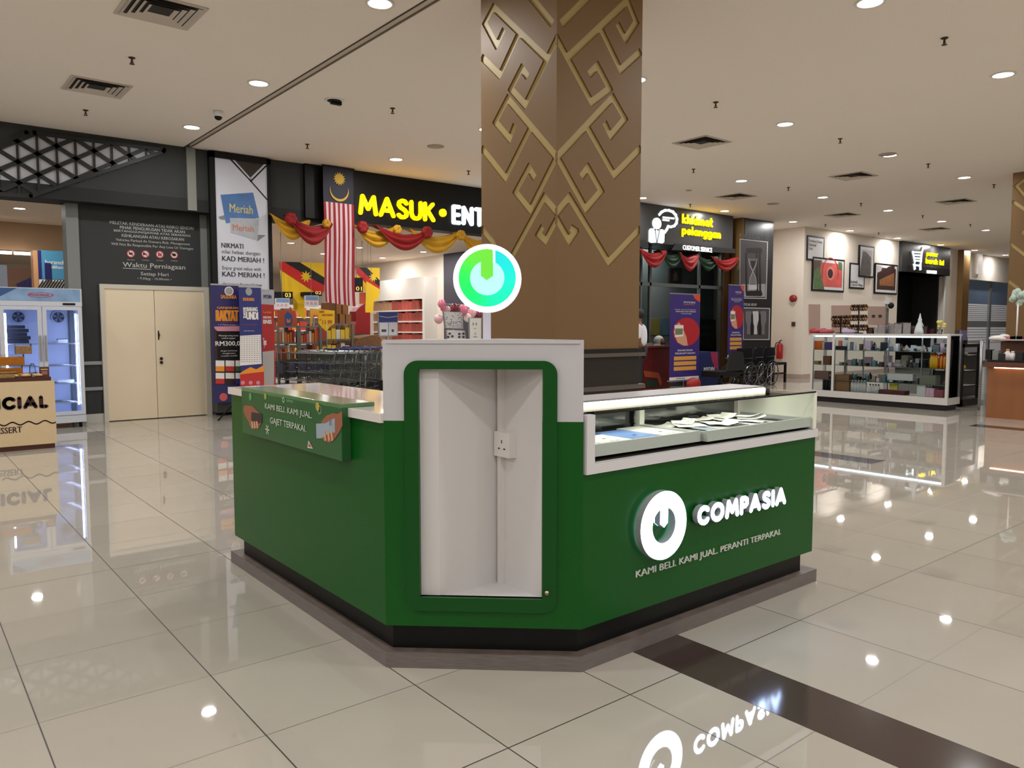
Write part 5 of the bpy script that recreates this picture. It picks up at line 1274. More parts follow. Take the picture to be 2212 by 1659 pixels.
# balloons
bpk = [mat('balloon_pink', (235, 130, 160), .25, coat=.6), mat('balloon_light', (240, 190, 195), .25, coat=.6), mat('balloon_maroon', (110, 20, 40), .3, coat=.6), mat('balloon_white', (240, 228, 226), .25, coat=.6)]
BL = [((1205, 805), 52, 0, 'pink balloon at the top left of the bunch'), ((1225, 870), 38, 0, 'pink balloon just below the top left one'), ((1160, 1030), 58, 1, 'pale balloon lowest on the left side of the bunch'), ((1290, 885), 40, 1, 'light balloon between the pink ones'), ((1395, 870), 58, 2, 'maroon balloon near the bunch centre'), ((1392, 845), 24, 3, 'small white balloon on the maroon one'), ((1530, 890), 62, 0, 'pink balloon touching the round glowing sign'), ((1560, 960), 45, 0, 'lower pink balloon near the round glowing sign'), ((1660, 935), 58, 1, 'pale balloon beneath the round glowing sign'), ((1590, 1010), 52, 3, 'whitish balloon above the white menu stand'), ((1760, 975), 45, 2, 'maroon balloon at the right end of the bunch'), ((1730, 1010), 35, 2, 'dark maroon balloon just over the white menu stand')]
for i, (p, r, c_, l) in enumerate(BL):
    q = c7([p])[0]; P_ = ony(q[0], q[1], 13.6 + .06 * (i % 3)); k = 1.15 * r / 6.914 / 1665 * (P_ - EYE).length
    tag(MB().ball(P_, (k, k, k * 1.12), bpk[c_]).lathe(P_ - Vector((0, 0, k * 1.17)), [(.004, 0), (.012, -.0), (.004, .02)], bpk[c_], 8).tube([P_ - Vector((0, 0, k * 1.15)), (min(max(P_.x, 11.6), 12.3), 13.95, 2.04)] if P_.z > 2.3 else [P_, (min(max(P_.x, 11.6), 12.3), 13.95, min(P_.z, 2.0))], .003, wht, 4).build('balloon'), l, 'balloon', 'pink and maroon balloons')
tag(MB().box(11.55, 12.35, 13.9, 14.3, 0, 2.05, mat('booth_frame', (150, 140, 130), .5)).build('balloon_stand'), 'pale stand that carries the balloon bunch', 'stand')
# poster stands in front
def stand(Y, quad, label, m, ex, nm='menu_stand'):
    fr = FY(Y); q = [fr.px(*p) for p in quad]; t = MB().prism(fr, q, -.03, 0, alu); c = (sum(a for a, b in q) / 4, sum(b for a, b in q) / 4)
    t.prism(fr, [(c[0] + (a - c[0]) * .9, c[1] + (b - c[1]) * .94) for a, b in q], 0, .004, m)
    ex(t, fr); lo = min(b for a, b in q)
    t.fbox(fr, c[0] - .02, c[0] + .02, .02, lo + .05, -.05, -.01, alu).fbox(fr, c[0] - .2, c[0] + .2, 0, .02, -.25, .2, alu)
    return tag(t.build(nm), label, 'sign stand')
paperg = mat('stand_paper', (205, 202, 205), .5); ink2 = mat('stand_ink', (70, 66, 74), .5)
def ex1(t, fr):
    r2 = random.Random(5)
    for _ in range(70):
        p = c7([(1255 + r2.random() * 245, 950 + r2.random() * 190)])[0]; a, b_ = fr.px(*p); w = .008 + r2.random() * .02; t.rect(fr, a, b_, a + w, b_ + w * .6, ink2, .006)
stand(12.9, c7([(1225, 915), (1515, 930), (1535, 1185), (1255, 1170)]), 'upper tilted grey menu board crowded with small print, left of the white post', paperg, ex1)
def ex2(t, fr):
    for (x, y) in ((1320, 1250), (1360, 1290), (1465, 1255), (1525, 1250), (1465, 1300), (1525, 1300), (1300, 1300)):
        a, b_ = fr.px(*c7([(x, y)])[0]); t.ell(fr, a, b_, .035, .025, ink2, .006, 10)
stand(12.75, c7([(1270, 1190), (1560, 1200), (1575, 1345), (1275, 1345)]), 'lower menu board with black dots, left of the white post', paperg, ex2)
def ex3(t, fr):
    for s_, b4 in (('11', (1670, 1085, 1725, 1125)), ('~~', (1680, 1170, 1720, 1180)), ('2', (1695, 1235, 1715, 1265)), ('menu', (1680, 1290, 1730, 1305))):
        (xa, ya_), (xb, yb_) = c7([(b4[0], b4[1]), (b4[2], b4[3])]); t.pxtext(fr, s_, xa, ya_, xb, yb_, ink2, .006, .03)
stand(12.6, c7([(1612, 1008), (1800, 1012), (1800, 1350), (1616, 1350)]), 'narrow white sign stand with maroon clip beside the white post', mat('stand_white', (216, 214, 210)), ex3)
def ex4(t, fr):
    t.pxpoly(fr, c7([(265, 930), (548, 925), (545, 1075), (268, 1080)]), mat('stand_navy', (40, 52, 120), .5), .006)
    t.pxpoly(fr, c7([(275, 1088), (400, 1085), (400, 1275), (278, 1280)]), paperg, .007); t.pxpoly(fr, c7([(415, 1085), (540, 1082), (540, 1270), (415, 1273)]), paperg, .007)
    for x in (320, 355, 470): a, b_ = fr.px(*c7([(x, 1205)])[0]); t.ell(fr, a, b_, .03, .03, ink2, .009, 10)
    t.pxpoly(fr, c7([(270, 985), (400, 1005), (545, 985), (545, 992), (400, 1012), (270, 992)]), paperg, .009)
stand(13.2, c7([(250, 925), (552, 918), (548, 1285), (262, 1295)]), 'navy and white framed notice stand in front of the white shelving', mat('stand_pale', (140, 160, 200)), ex4)

# ---- shopping trolleys
def cart(x, y, rz, label):
    t = thing('shopping_trolley', (x, y, 0), label, 'shopping trolley', 'nested shopping trolleys')
    wire = mat('trolley_wire', (112, 114, 110), .35, .8); bl = mat('trolley_blue', (30, 40, 110), .4)
    L0, L1, W0_, W1_, zb0, zb1, zt0, zt1 = x - .45, x + .42, .24, .28, .52, .42, .98, .94
    f = MB()
    P = lambda s, e, v: Vector((L0 + (L1 - L0) * s, y + e * (W0_ + (W1_ - W0_) * s), (zb0 + (zb1 - zb0) * s) + ((zt0 + (zt1 - zt0) * s) - (zb0 + (zb1 - zb0) * s)) * v))
    for e_ in (-1, 1):
        for i in range(11): s_ = i / 10; f.tube([P(s_, e_, 0), P(s_, e_, 1)], .004, wire, 4)
        for v in (0, .33, .66, 1): f.tube([P(0, e_, v), P(1, e_, v)], .005 if v < 1 else .009, wire, 4)
    for i in range(7):
        e_ = -1 + i / 3.0; f.tube([P(0, e_, 0), P(0, e_, 1)], .004, wire, 4); f.tube([P(1, e_, 0), P(1, e_, 1)], .004, wire, 4); f.tube([P(0, e_, 0), P(1, e_, 0)], .004, wire, 4)
    for v in (0, .5, 1):
        f.tube([P(0, -1, v), P(0, 1, v)], .006, wire, 4); f.tube([P(1, -1, v), P(1, 1, v)], .006, wire, 4)
    f.build('basket', t)
    MB().box(x - .458, x - .452, y - .12, y + .12, .62, .8, bl).build('advert_plate', t)
    MB().tube([(x + .5, y - .28, 1.02), (x + .5, y + .28, 1.02)], .016, bl, 8).build('handle', t)
    b = MB()
    for e_ in (-1, 1): b.tube([(x + .5, y + e_ * .28, 1.02), (x + .42, y + e_ * .28, .9), (x + .36, y + e_ * .27, .3), (x - .4, y + e_ * .22, .16)], .012, wire, 6)
    b.tube([(x + .36, y - .27, .22), (x + .36, y + .27, .22)], .01, wire, 6).tube([(x - .4, y - .22, .16), (x - .4, y + .22, .16)], .01, wire, 6); b.build('chassis', t)
    for dx, dy in ((-.4, -.22), (-.4, .22), (.36, -.26), (.36, .26)): MB().tube([(x + dx, y + dy - .012, .06), (x + dx, y + dy + .012, .06)], .06, black, 12).build('wheel', t)
    return t
# rows run across the entrance, nested into each other
p0 = onz(612, 884).x
c0 = None
spots = []
for j, (Y, xs, n_) in enumerate(((12.75, ony(606, 800, 12.75).x + .45, 5), (13.35, ony(668, 800, 13.35).x + .3, 4), (13.95, ony(705, 800, 13.95).x, 3))):
    for i in range(n_): spots.append((xs + i * .21, Y, j, i))
for x, Y, j, i in spots:
    lab = '%s trolley from the left in the %s nested row inside the entrance' % (ORD[i], ('front', 'middle', 'back')[j])
    if c0 is None: c0 = cart(x, Y, 0, lab)
    else: dup(c0, (x, Y, 0), label=lab)
# blue arrow sign and low basket stand
slab('arrow_sign', 13.1, c6([(1045, 1165), (1125, 1165), (1125, 1265), (1045, 1265)]), mat('arrow_blue', (30, 50, 130), .4), 'small blue sign with white up arrow above the trolleys', 'sign', .01, None, lambda t, fr: t.pxpoly(fr, c6([(1060, 1215), (1083, 1175), (1108, 1215), (1093, 1215), (1095, 1257), (1072, 1257), (1074, 1215)]), wht, .003).fbox(fr, fr.px(*c6([(1085, 1200)])[0])[0] - .01, fr.px(*c6([(1085, 1200)])[0])[0] + .01, 0, fr.px(*c6([(1085, 1260)])[0])[1], -.03, -.012, alu))
fr = FY(14.0); a0 = fr.px(*c6([(1035, 1300)])[0])[0]; a1 = fr.px(*c6([(1255, 1300)])[0])[0]; zz = fr.px(*c6([(1100, 1272)])[0])[1]
t = thing('basket_stand', (a0, 14.0, 0), 'low chrome bench with black shopping baskets right of the trolleys', 'basket stand')
b = MB().fbox(fr, a0 - .3, a1 + .3, zz - .03, zz, -.5, 0, chrome)
for a in (a0 - .28, a1 + .28):
    for d in (-.02, -.48): b.fbox(fr, a - .015, a + .015, 0, zz - .03, d - .015, d + .015, chrome)
b.tube([fr.pt(a0 - .3, .35, .01), fr.pt(a0 + .35, zz - .05, .01)], .01, chrome, 6); b.build('frame', t)
MB().fbox(fr, a0, a0 + .6, .1, .32, -.45, -.05, black).build('black_basket', t)
# ================================================================== CUSTOMER SERVICE SHOP
cA = lambda l: [(1370 + x / 6.9125, 420 + y / 6.9125) for x, y in l]
cB = lambda l: [(1370 + x / 6.6375, 600 + y / 6.6375) for x, y in l]
cC = lambda l: [(1680 + x / 4.158, 460 + y / 4.158) for x, y in l]
cD = lambda l: [(1740 + x / 5.821, 640 + y / 5.821) for x, y in l]
cE = lambda l: [(2040 + x / 6.913, 700 + y / 6.913) for x, y in l]
F = FY(CSY)
lowm = mat('cs_lower_black', (12, 12, 12), .4)
sgm = mat('cs_sign_grey', (50, 49, 49), .3, noise=.04, nscale=4)
t = thing('service_sign', (14.7, CSY, 3.3), 'dark grey sign box with yellow khidmat pelanggan and white person icon', 'illuminated sign')
zb_ = F.px(1480, 532)[1]
MB().box(12.9, 16.35, CSY, 12.4, zb_, CEIL - .002, sgm).build('sign_box', t)
cy_ = mat('cs_yellow', (255, 232, 0), .4, emit=1.0); cw_ = mat('cs_white', (225, 235, 240), .4, emit=.9)
b = MB()
def ptx(b, fr, s_, crop, x0, y0, x1, y1, m, d=.003, bold=0., depth=0.):
    (xa, ya_), (xb, yb_) = crop([(x0, y0), (x1, y1)]); b.pxtext(fr, s_, xa, ya_, xb, yb_, m, d, bold, depth)
(xa, ya_), (xb, yb_) = cA([(712, 285), (1165, 435)]); a0_, t0_ = F.px(xa, ya_); geo_text(b, F, 'khidmat', a0_, F.px(xa, yb_)[1], F.px(xb, 460)[0], t0_, cy_, .16, .002, .032, .32)
(xa, ya_), (xb, yb_) = cA([(708, 460), (1280, 598)]); a0_, t0_ = F.px(xa, ya_); geo_text(b, F, 'pelanggan', a0_, F.px(xa, yb_)[1], F.px(xb, 500)[0], t0_, cy_, .16, .002, .032, .32); b.build('yellow_lettering', t)
b = MB(); ptx(b, F, 'CUSTOMER SERVICE', cA, 725, 755, 1160, 825, mat('cs_small_white', (255, 255, 255), .4, emit=1.2), .022, .01, .01); b.build('white_lettering', t)
ic = MB()
q = [F.px(*p) for p in cA([(330, 435), (392, 435), (330, 350)])]
ic.prism(F, [(q[0][0] + (q[1][0] - q[0][0]) * math.cos(k * .2618), q[0][1] + (q[2][1] - q[0][1]) * math.sin(k * .2618)) for k in range(24)], .001, .03, cw_)
for pl in ([(215, 540), (235, 510), (285, 505), (318, 720), (240, 725), (213, 700)], [(330, 720), (370, 520), (420, 525), (440, 560), (435, 710), (410, 733)], [(300, 560), (325, 530), (352, 560), (325, 700)]):
    ic.prism(F, [F.px(*p) for p in cA(pl)], .001, .03, cw_)
arc = [(370, 300), (400, 265), (450, 240), (510, 240), (570, 262), (612, 310), (630, 370), (622, 430), (590, 470), (540, 485), (500, 480), (480, 520), (452, 562)]
ic.stroke(F, [F.px(*p) for p in cA(arc)], .055, cw_, .001, .03)
ic.stroke(F, [F.px(*p) for p in cA([(430, 345), (580, 360)])], .04, cw_, .001, .03); ic.stroke(F, [F.px(*p) for p in cA([(428, 382), (505, 390)])], .038, cw_, .001, .03)
ic.stroke(F, [F.px(*p) for p in cA([(290, 515), (322, 725), (365, 520)])], .018, lowm, .033, .036)
ic.build('person_icon', t)

b = MB()
for pl in ([(20, 670), (165, 682), (215, 790), (20, 780)], [(605, 735), (1500, 815), (1500, 880), (545, 830)]): b.prism(F, [F.px(*p) for p in cA(pl)], 0.0, .02, lowm)
b.build('lower_trim', t)
swr = mat('swag_bright_red', (150, 14, 18), .7, noise=.1, nscale=6); swg = mat('swag_dark_green', (14, 50, 26), .7, noise=.1, nscale=6)
G3 = 'red and green swags under the customer service sign'
Y3 = CSY - .06
for p0_, p1_, sg_, m_, l in (((1377, 530), (1437, 537), 36, swr, 'red swag next to the brown column under the person icon'), ((1424, 537), (1470, 541), 32, swg, 'dark green swag, first from the left under the customer service sign'), ((1464, 540), (1506, 546), 34, swr, 'red swag in the middle under the customer service lettering'), ((1502, 545), (1548, 550), 30, swg, 'dark green swag right of the middle red one'), ((1534, 549), (1592, 552), 28, swr, 'red swag at the right end of the customer service sign')):
    swag(Y3 + .03 - (.03 if m_ is swr else 0), (p0_[0], p0_[1] + 6), (p1_[0], p1_[1] + 6), sg_, m_, l, G3)
# shell of the room
GY = 12.0
struct(MB().box(12.9, 18.05, 13.3, 13.38, 0, 4.1, mat('cs_back_wall', (92, 98, 98), .7)).box(12.75, 12.9, 11.6, 13.3, 0, 4.1, dgrey).box(18.0, 18.08, 11.62, 13.3, 0, 4.1, mat('cs_side', (80, 84, 84), .7)).box(12.9, 18.0, 12.42, 13.3, 3.45, 3.5, mat('cs_ceiling', (120, 120, 116), .8)), 'wall_service_room')
mul = mat('mullion_grey', (120, 124, 124), .4, .5); gl2 = glass('shop_glass', (215, 222, 220), .1)
def X_(px_, Y=GY, py=640): return ony(px_, py, Y).x
w = bpy.data.objects.new('window_1', None); col.objects.link(w); w['kind'] = 'structure'
b = MB(); zt_ = 3.3; xs = [X_(1383), X_(1403), X_(1509), X_(1556)]
for x in xs: b.box(x - .03, x + .03, GY - .03, GY + .03, 0, zt_, mul)
ztr = ony(1480, 618, GY).z
b.box(12.9, X_(1556), GY - .03, GY + .03, ztr - .04, ztr + .04, mul).box(12.9, X_(1556), GY - .03, GY + .03, 0, .1, mul); b.build('window_frame', w)
for i in range(3):
    if i == 1: continue
    MB().box(xs[i] + .03, xs[i + 1] - .03, GY - .004, GY + .004, .1, ztr - .04, gl2).build('pane', w)
MB().box(13.0, X_(1556), GY - .004, GY + .004, ztr + .04, zt_, gl2).build('pane', w)
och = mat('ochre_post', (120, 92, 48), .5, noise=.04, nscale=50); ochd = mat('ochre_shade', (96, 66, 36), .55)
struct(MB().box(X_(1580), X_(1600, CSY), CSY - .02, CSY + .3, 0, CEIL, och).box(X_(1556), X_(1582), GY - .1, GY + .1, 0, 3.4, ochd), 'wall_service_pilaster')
# portrait and papers inside
fr = FY(15.15)
def xextra(t, fr):
    t.pxpoly(fr, cA([(590, 1190), (610, 1140), (640, 1190), (660, 1280), (580, 1290)]), mat('portrait_face', (96, 74, 66), .5), .003)
slab('wall_picture', 13.24, cA([(538, 1100), (708, 1092), (702, 1332), (532, 1325)]), mat('portrait_dark', (40, 32, 32), .4), 'dark framed portrait high on the service room back wall', 'picture', .06, None, xextra)
slab('wall_notice', 13.24, cB([(240, 590), (365, 585), (365, 820), (240, 820)]), mat('olive_board', (96, 92, 30), .6), 'olive notice board behind the glass of the service room', 'notice board', .06)
slab('wall_notice', 13.24, cB([(402, 585), (505, 580), (505, 820), (402, 820)]), mat('blue_board', (60, 84, 96), .6), 'blue-grey notice board left of the navy banner', 'notice board', .06)
slab('dark_cabinet', 12.8, cB([(935, 590), (1170, 600), (1165, 1040), (935, 1040)]), mat('cabinet_dark', (40, 36, 34), .5), 'dark shelf cabinet behind the navy banner', 'cabinet', .45, None, lambda t, fr: t.fbox(fr, fr.px(1512, 720)[0], fr.px(1545, 720)[0], 0, fr.px(1530, 755)[1], -.45, 0, mat('cabinet_dark', (40, 36, 34), .5)) and t.pxpoly(fr, cB([(945, 685), (1160, 690), (1158, 850), (945, 840)]), mat('cabinet_mid', (62, 70, 64), .5), .003).pxpoly(fr, cB([(945, 735), (1155, 725), (1100, 780), (945, 795)]), swg, .006))
b = MB(); 
for k in range(5):
    p = ony(1392 + 12 * k, 618 + 4 * k, 12.9); b.ball((p.x, p.y, 3.43), (.05, .05, .02), mat('spot_reflection', (255, 255, 255), .4, emit=6), 8, 5)
tag(b.build('spotlight_reflections'), 'small spotlights reflected in the service room ceiling', 'spotlight reflections', None, 'stuff')  # glowing balls stand in for reflected spotlights
ld = bpy.data.lights.new('lamp', 'AREA'); ld.size = 1.2; ld.energy = 45; lo = bpy.data.objects.new('service_room_fill', ld); lo.location = (15.0, 12.7, 3.4); col.objects.link(lo)  # area light added without a fitting to brighten the dark room

# service counter
ct = thing('service_counter', (14, 12.6, 0), 'dark red reception counter behind the shop glass', 'counter')
cx0, cx1 = X_(1388, 11.75), X_(1446, 11.75)
MB().box(cx0, cx1, 11.7, 11.95, 0, .95, mat('counter_red', (96, 22, 18), .4)).build('body', ct)
MB().box(cx0 - .03, cx1 + .03, 11.66, 12.0, .95, .99, mat('counter_top_red', (120, 40, 30), .35)).build('counter_top', ct)
fr = FY(11.69); MB().pxpoly(fr, cB([(130, 1330), (350, 1360), (400, 1500), (370, 1560), (330, 1440), (150, 1420)]), mat('garland_orange', (150, 66, 30), .7), .002).pxpoly(fr, cB([(160, 1470), (340, 1480), (340, 1560), (180, 1560)]), swg, .002).build('painted_garland', ct)
slab('clear_notice', 11.9, cB([(170, 935), (262, 935), (262, 1115), (170, 1115)]), mat('clear_notice_grey', (170, 172, 168), .3), 'small white notice stand at the left end of the red counter', 'notice', .02)

# ---- people
def person(root_name, joints, edges, radii, m, label):
    t = bpy.data.objects.new(root_name, None)
    me = bpy.data.meshes.new('body'); me.from_pydata(joints, edges, []); me.materials.append(m)
    o = bpy.data.objects.new(root_name, me); col.objects.link(o)
    sk_ = o.modifiers.new('skin', 'SKIN'); o.data.skin_vertices.new() if not o.data.skin_vertices else None
    for i, r in enumerate(radii):
        rr = r if isinstance(r, tuple) else (r, r); o.data.skin_vertices[0].data[i].radius = rr
    o.data.skin_vertices[0].data[0].use_root = True
    ss = o.modifiers.new('sub', 'SUBSURF'); ss.levels = 1; ss.render_levels = 2
    bpy.data.objects.remove(t)
    return tag(o, label, 'person')
def clothing(par, name, joints, edges, radii, m):
    me = bpy.data.meshes.new(name); me.from_pydata(joints, edges, []); me.materials.append(m)
    o = bpy.data.objects.new(name, me); col.objects.link(o); o.parent = par
    o.modifiers.new('skin', 'SKIN'); o.data.skin_vertices.new() if not o.data.skin_vertices else None
    for i, r in enumerate(radii): o.data.skin_vertices[0].data[i].radius = r if isinstance(r, tuple) else (r, r)
    o.data.skin_vertices[0].data[0].use_root = True
    ss = o.modifiers.new('sub', 'SUBSURF'); ss.levels = 1; ss.render_levels = 2
    return o
skn = mat('skin', (128, 84, 62), .5); polo = mat('polo_white', (215, 215, 222), .7); trou = mat('trousers_dark', (28, 28, 34), .7); hair = mat('hair_black', (16, 13, 12), .6)
# standing person half hidden by the column, seen from behind and side
def standing(px_, Y, headpy, label, face=(0, 1)):
    P_ = ony(px_, 700, Y); x, y = P_.x, P_.y; H = ony(px_, headpy, Y).z; s = H / 1.7
    fx, fy = face; sx, sy = fy, -fx
    J = lambda a, b, c: (x + (a * sx + b * fx) * s, y + (a * sy + b * fy) * s, c * s)
    jo = [J(0, 0, .95), J(0, 0, 1.15), J(0, .01, 1.38), J(0, .01, 1.46), J(0, .02, 1.53), J(0, .03, 1.62),
          J(-.09, 0, .88), J(-.1, .01, .48), J(-.1, -.01, .07), J(-.1, .12, .04), J(.09, 0, .88), J(.1, .01, .48), J(.1, -.01, .07), J(.1, .12, .04),
          J(-.18, 0, 1.38), J(-.23, -.02, 1.12), J(-.22, .12, .92), J(-.22, .2, .9), J(.18, 0, 1.38), J(.23, -.02, 1.12), J(.22, .1, .92), J(.22, .18, .9)]
    ed = [(0, 1), (1, 2), (2, 3), (3, 4), (4, 5), (0, 6), (6, 7), (7, 8), (8, 9), (0, 10), (10, 11), (11, 12), (12, 13), (2, 14), (14, 15), (15, 16), (16, 17), (2, 18), (18, 19), (19, 20), (20, 21)]
    r = [.13, .13, .14, .055, .075, .095, .085, .06, .042, .035, .085, .06, .042, .035, .06, .045, .032, .035, .06, .045, .032, .035]
    r = [v * s for v in r]
    o = person('person', jo, ed, r, skn, label)
    so = clothing(o, 'polo_shirt', [jo[i] for i in (0, 1, 2, 14, 15, 18, 19)], [(0, 1), (1, 2), (2, 3), (3, 4), (2, 5), (5, 6)], [v * s for v in (.17, .175, .185, .09, .078, .09, .078)], polo)
    clothing(o, 'trousers', [jo[0], jo[6], jo[7], jo[8], jo[10], jo[11], jo[12]], [(0, 1), (1, 2), (2, 3), (0, 4), (4, 5), (5, 6)], [v * s for v in (.15, .1, .075, .06, .1, .075, .06)], trou)
    h_ = MB().ball(J(0, .0, 1.64), (.108 * s, .108 * s, .11 * s), hair, 14, 9).build('hair', o)
    fc_ = MB(); c = Vector(J(0, .12, 1.6)); 
    for e_ in (-.035, .035): fc_.ball(J(e_, .118, 1.62), (.01, .008, .006), hair, 6, 4)
    fc_.ball(J(0, .128, 1.595), (.012, .014, .018), skn, 6, 4).ball(J(0, .118, 1.56), (.02, .006, .005), mat('lips', (110, 56, 50)), 6, 4).build('face_features', o)
    return o
standing(1381, 11.0, 672, 'person in white polo shirt half hidden behind the brown column', (-.5, .86))
# seated person in white hijab behind the counter
P_ = ony(1423, 750, 12.5); x, y = P_.x, 12.5; hz = ony(1423, 727, 12.5).z; b0_ = hz - 1.28
J = lambda a, b, c: (x + a, y + b, c + b0_)
jo = [J(0, .05, .5), J(0, .03, .75), J(0, .0, 1.0), J(0, -.01, 1.07), J(0, -.03, 1.14), J(0, -.04, 1.2), J(-.18, 0, .98), J(-.23, -.1, .72), J(-.1, -.3, .72), J(-.05, -.36, .73), J(.18, 0, .98), J(.23, -.1, .72), J(.1, -.3, .72), J(.05, -.36, .73), J(-.1, -.1, .48), J(-.12, -.42, .47), J(-.12, -.42, .1), J(.1, -.1, .48), J(.12, -.42, .47), J(.12, -.42, .1)]
ed = [(0, 1), (1, 2), (2, 3), (3, 4), (4, 5), (2, 6), (6, 7), (7, 8), (8, 9), (2, 10), (10, 11), (11, 12), (12, 13), (0, 14), (14, 15), (15, 16), (0, 17), (17, 18), (18, 19)]
o = person('person', jo, ed, [.14, .13, .13, .055, .08, .09, .06, .045, .032, .035, .06, .045, .032, .035, .085, .06, .045, .085, .06, .045], skn, 'seated person in white headscarf and grey top behind the red counter')
clothing(o, 'grey_top', [jo[i] for i in (0, 1, 2, 6, 7, 8, 10, 11, 12)], [(0, 1), (1, 2), (2, 3), (3, 4), (4, 5), (2, 6), (6, 7), (7, 8)], [.15, .15, .15, .085, .065, .05, .085, .065, .05], mat('top_grey', (150, 148, 150), .8))
MB().ball(J(0, -.0, 1.17), (.125, .13, .135), mat('hijab_white', (205, 203, 192), .8)).lathe(J(0, .0, .86), [(.2, 0), (.19, .08), (.14, .2), (.1, .28)], mat('hijab_white', (205, 203, 192), .8), 18).build('headscarf', o)
MB().ball(J(0, -.11, 1.16), (.07, .04, .085), skn).box(x - .06, x + .06, y - .165, y - .12, 1.09 + b0_, 1.14 + b0_, mat('mask_dark', (40, 40, 46))).build('face_features', o)
tag(MB().box(x - .25, x + .25, y + .16, y + .22, .4, .95, black).box(x - .25, x + .25, y - .2, y + .2, .36, .42 + max(0, b0_), black).tube([(x, y, .36), (x, y, .05)], .03, black, 8).box(x - .28, x + .28, y - .28, y + .28, 0, .05, black).build('office_chair'), 'black office chair under the person in the white headscarf', 'chair')

# ---- navy service banners
pur = mat('banner_purple', (52, 34, 112), .45); amb = mat('bar_amber', (205, 148, 66), .5)
def service_banner(Y, crop, x0, x1, ytop, ybot, label, sc=1.0):
    fr = FY(Y); (xa, ya_), (xb, yb_) = crop([(x0, ytop), (x1, ybot)]); A0 = fr.px(xa, 720)[0]; A1 = fr.px(xb, 720)[0]; T0 = fr.px(xa, ya_)[1]; B0 = fr.px((xa + xb) / 2, yb_)[1]; W = A1 - A0; Hh = T0 - B0
    t = thing('service_banner', ((A0 + A1) / 2, Y, 0), label, 'banner', 'purple service banners')
    MB().fbox(fr, A0, A1, B0, T0, -.006, 0, pur).build('banner_sheet', t)
    R = lambda u, v: (A0 + u * W, T0 - v * Hh)
    g = MB()
    g.flat(fr, [R(.74, 0), R(1, 0), R(1, .085), R(.92, .075), R(.8, .04)], mat('corner_orange', (215, 70, 40)), .002)
    cx, cz = R(.55, .44); rx, rz = .46 * W, .165 * Hh
    g.ell(fr, cx, cz, min(rx, A1 - cx), rz, mat('disc_red', (170, 20, 36), .5), .002, 30)
    g.flat(fr, [R(.12, .62 - .18), R(.2, .36), R(.3, .33), R(.45, .42), R(.55, .5), R(.6, .6), R(.45, .6), R(.25, .56)], skin2, .003)
    g.flat(fr, [R(.14, .36), R(.44, .36), R(.44, .49), R(.16, .5)], wt, .004); g.flat(fr, [R(.16, .4), R(.42, .4), R(.42, .47), R(.17, .475)], mat('photo_olive', (110, 120, 84)), .005)
    for s_, u0, v0, u1, v1, m_ in (('MYDIN', .44, .085, .82, .105, wt), ('MERIAH', .44, .115, .8, .125, org), ('Hadir Sertai Program', .15, .175, .85, .187, wt), ('KEAHLIAN KAD MERIAH', .18, .195, .85, .21, wt), ('sekarang!', .35, .22, .7, .235, wt), ('ESANKORAN', .26, .645, .76, .665, wt), ('PENDAFTARAN', .18, .68, .85, .70, wt)):
        a, z = R(u0, v0); a2, z2 = R(u1, v1); g.text(fr, s_, a, z2, a2, z, m_, .004, .02)
    for k in range(3): a, z = R(.14, .725 + k * .06); a2, z2 = R(.9, .77 + k * .06); g.rect(fr, a, z2, a2, z, amb, .003)
    a, z = R(.0, .965); a2, z2 = R(1, 1); g.rect(fr, a, z2, a2, z, wt, .003); a, z = R(.22, .972); a2, z2 = R(.52, .992); g.text(fr, 'AWAS', a, z2, a2, z, black, .004, .02)
    g.build('printed_artwork', t)
    MB().fbox(fr, A0, A1, T0 - .01, T0 + .015, -.012, .006, alu).fbox(fr, A0 - .01, A1 + .01, max(B0 - .03, 0.03), B0, -.05, .03, alu).fbox(fr, (A0 + A1) / 2 - .012, (A0 + A1) / 2 + .012, .02, T0, -.03, -.012, alu).fbox(fr, (A0 + A1) / 2 - .2, (A0 + A1) / 2 + .2, 0, .02, -.2, .15, alu).build('stand', t)
service_banner(11.0, cB, 512, 936, 225, 1460, 'purple service banner with red disc standing before the shop glass')
service_banner(11.3, cB, 1342, 1562, 100, 1140, 'smaller purple service banner by the ochre pilaster and hourglass poster')
slab('promotion_table', 11.3, cB([(922, 1065), (1205, 1060), (1210, 1540), (925, 1560)]), mat('table_navy', (24, 34, 86), .5), 'navy promotion table cover with pink edge right of the purple banner', 'promotion table', .5, None,
     lambda t, fr: (t.pxpoly(fr, cB([(1095, 1068), (1200, 1062), (1205, 1330), (1160, 1290), (1115, 1200)]), mat('table_pink', (150, 40, 80)), .003), ptx(t, fr, 'MYDIN', cB, 1000, 1285, 1150, 1345, wt, .004, .04)))
tag(MB().ball(ony(1498, 829, 10.7), (.22, .12, .14), mat('red_ball', (150, 26, 20), .5)).build('red_bag'), 'round red bag showing just above the kiosk counter', 'bag')

# ---- hourglass poster wall
F = FY(11.52)
ph = thing('hourglass_poster', (17.3, 11.52, 0), 'tall black wall poster with framed hourglass photograph over a second framed photograph', 'poster')
x0, x1 = 16.80, 18.08
MB().box(x0, x1, 11.52, 11.59, .0, CEIL - .01, mat('poster_black', (26, 24, 26), .35)).build('panel', ph)
hp = MB(); gr1 = mat('hg_grey', (70, 64, 68), .4); lt = mat('hg_light', (190, 190, 192), .4); lt2 = mat('hg_mid', (110, 108, 112), .4); bkk = mat('hg_black', (10, 9, 10), .4)
hp.pxpoly(F, cA([(1575, 660), (1998, 705), (1975, 1562), (1575, 1552)]), lt, .002); hp.pxpoly(F, cA([(1583, 672), (1985, 715), (1965, 1550), (1583, 1540)]), gr1, .003)
hp.pxpoly(F, cA([(1600, 1340), (1960, 1335), (1958, 1530), (1600, 1530)]), mat('hg_base', (150, 148, 152), .4), .0035)
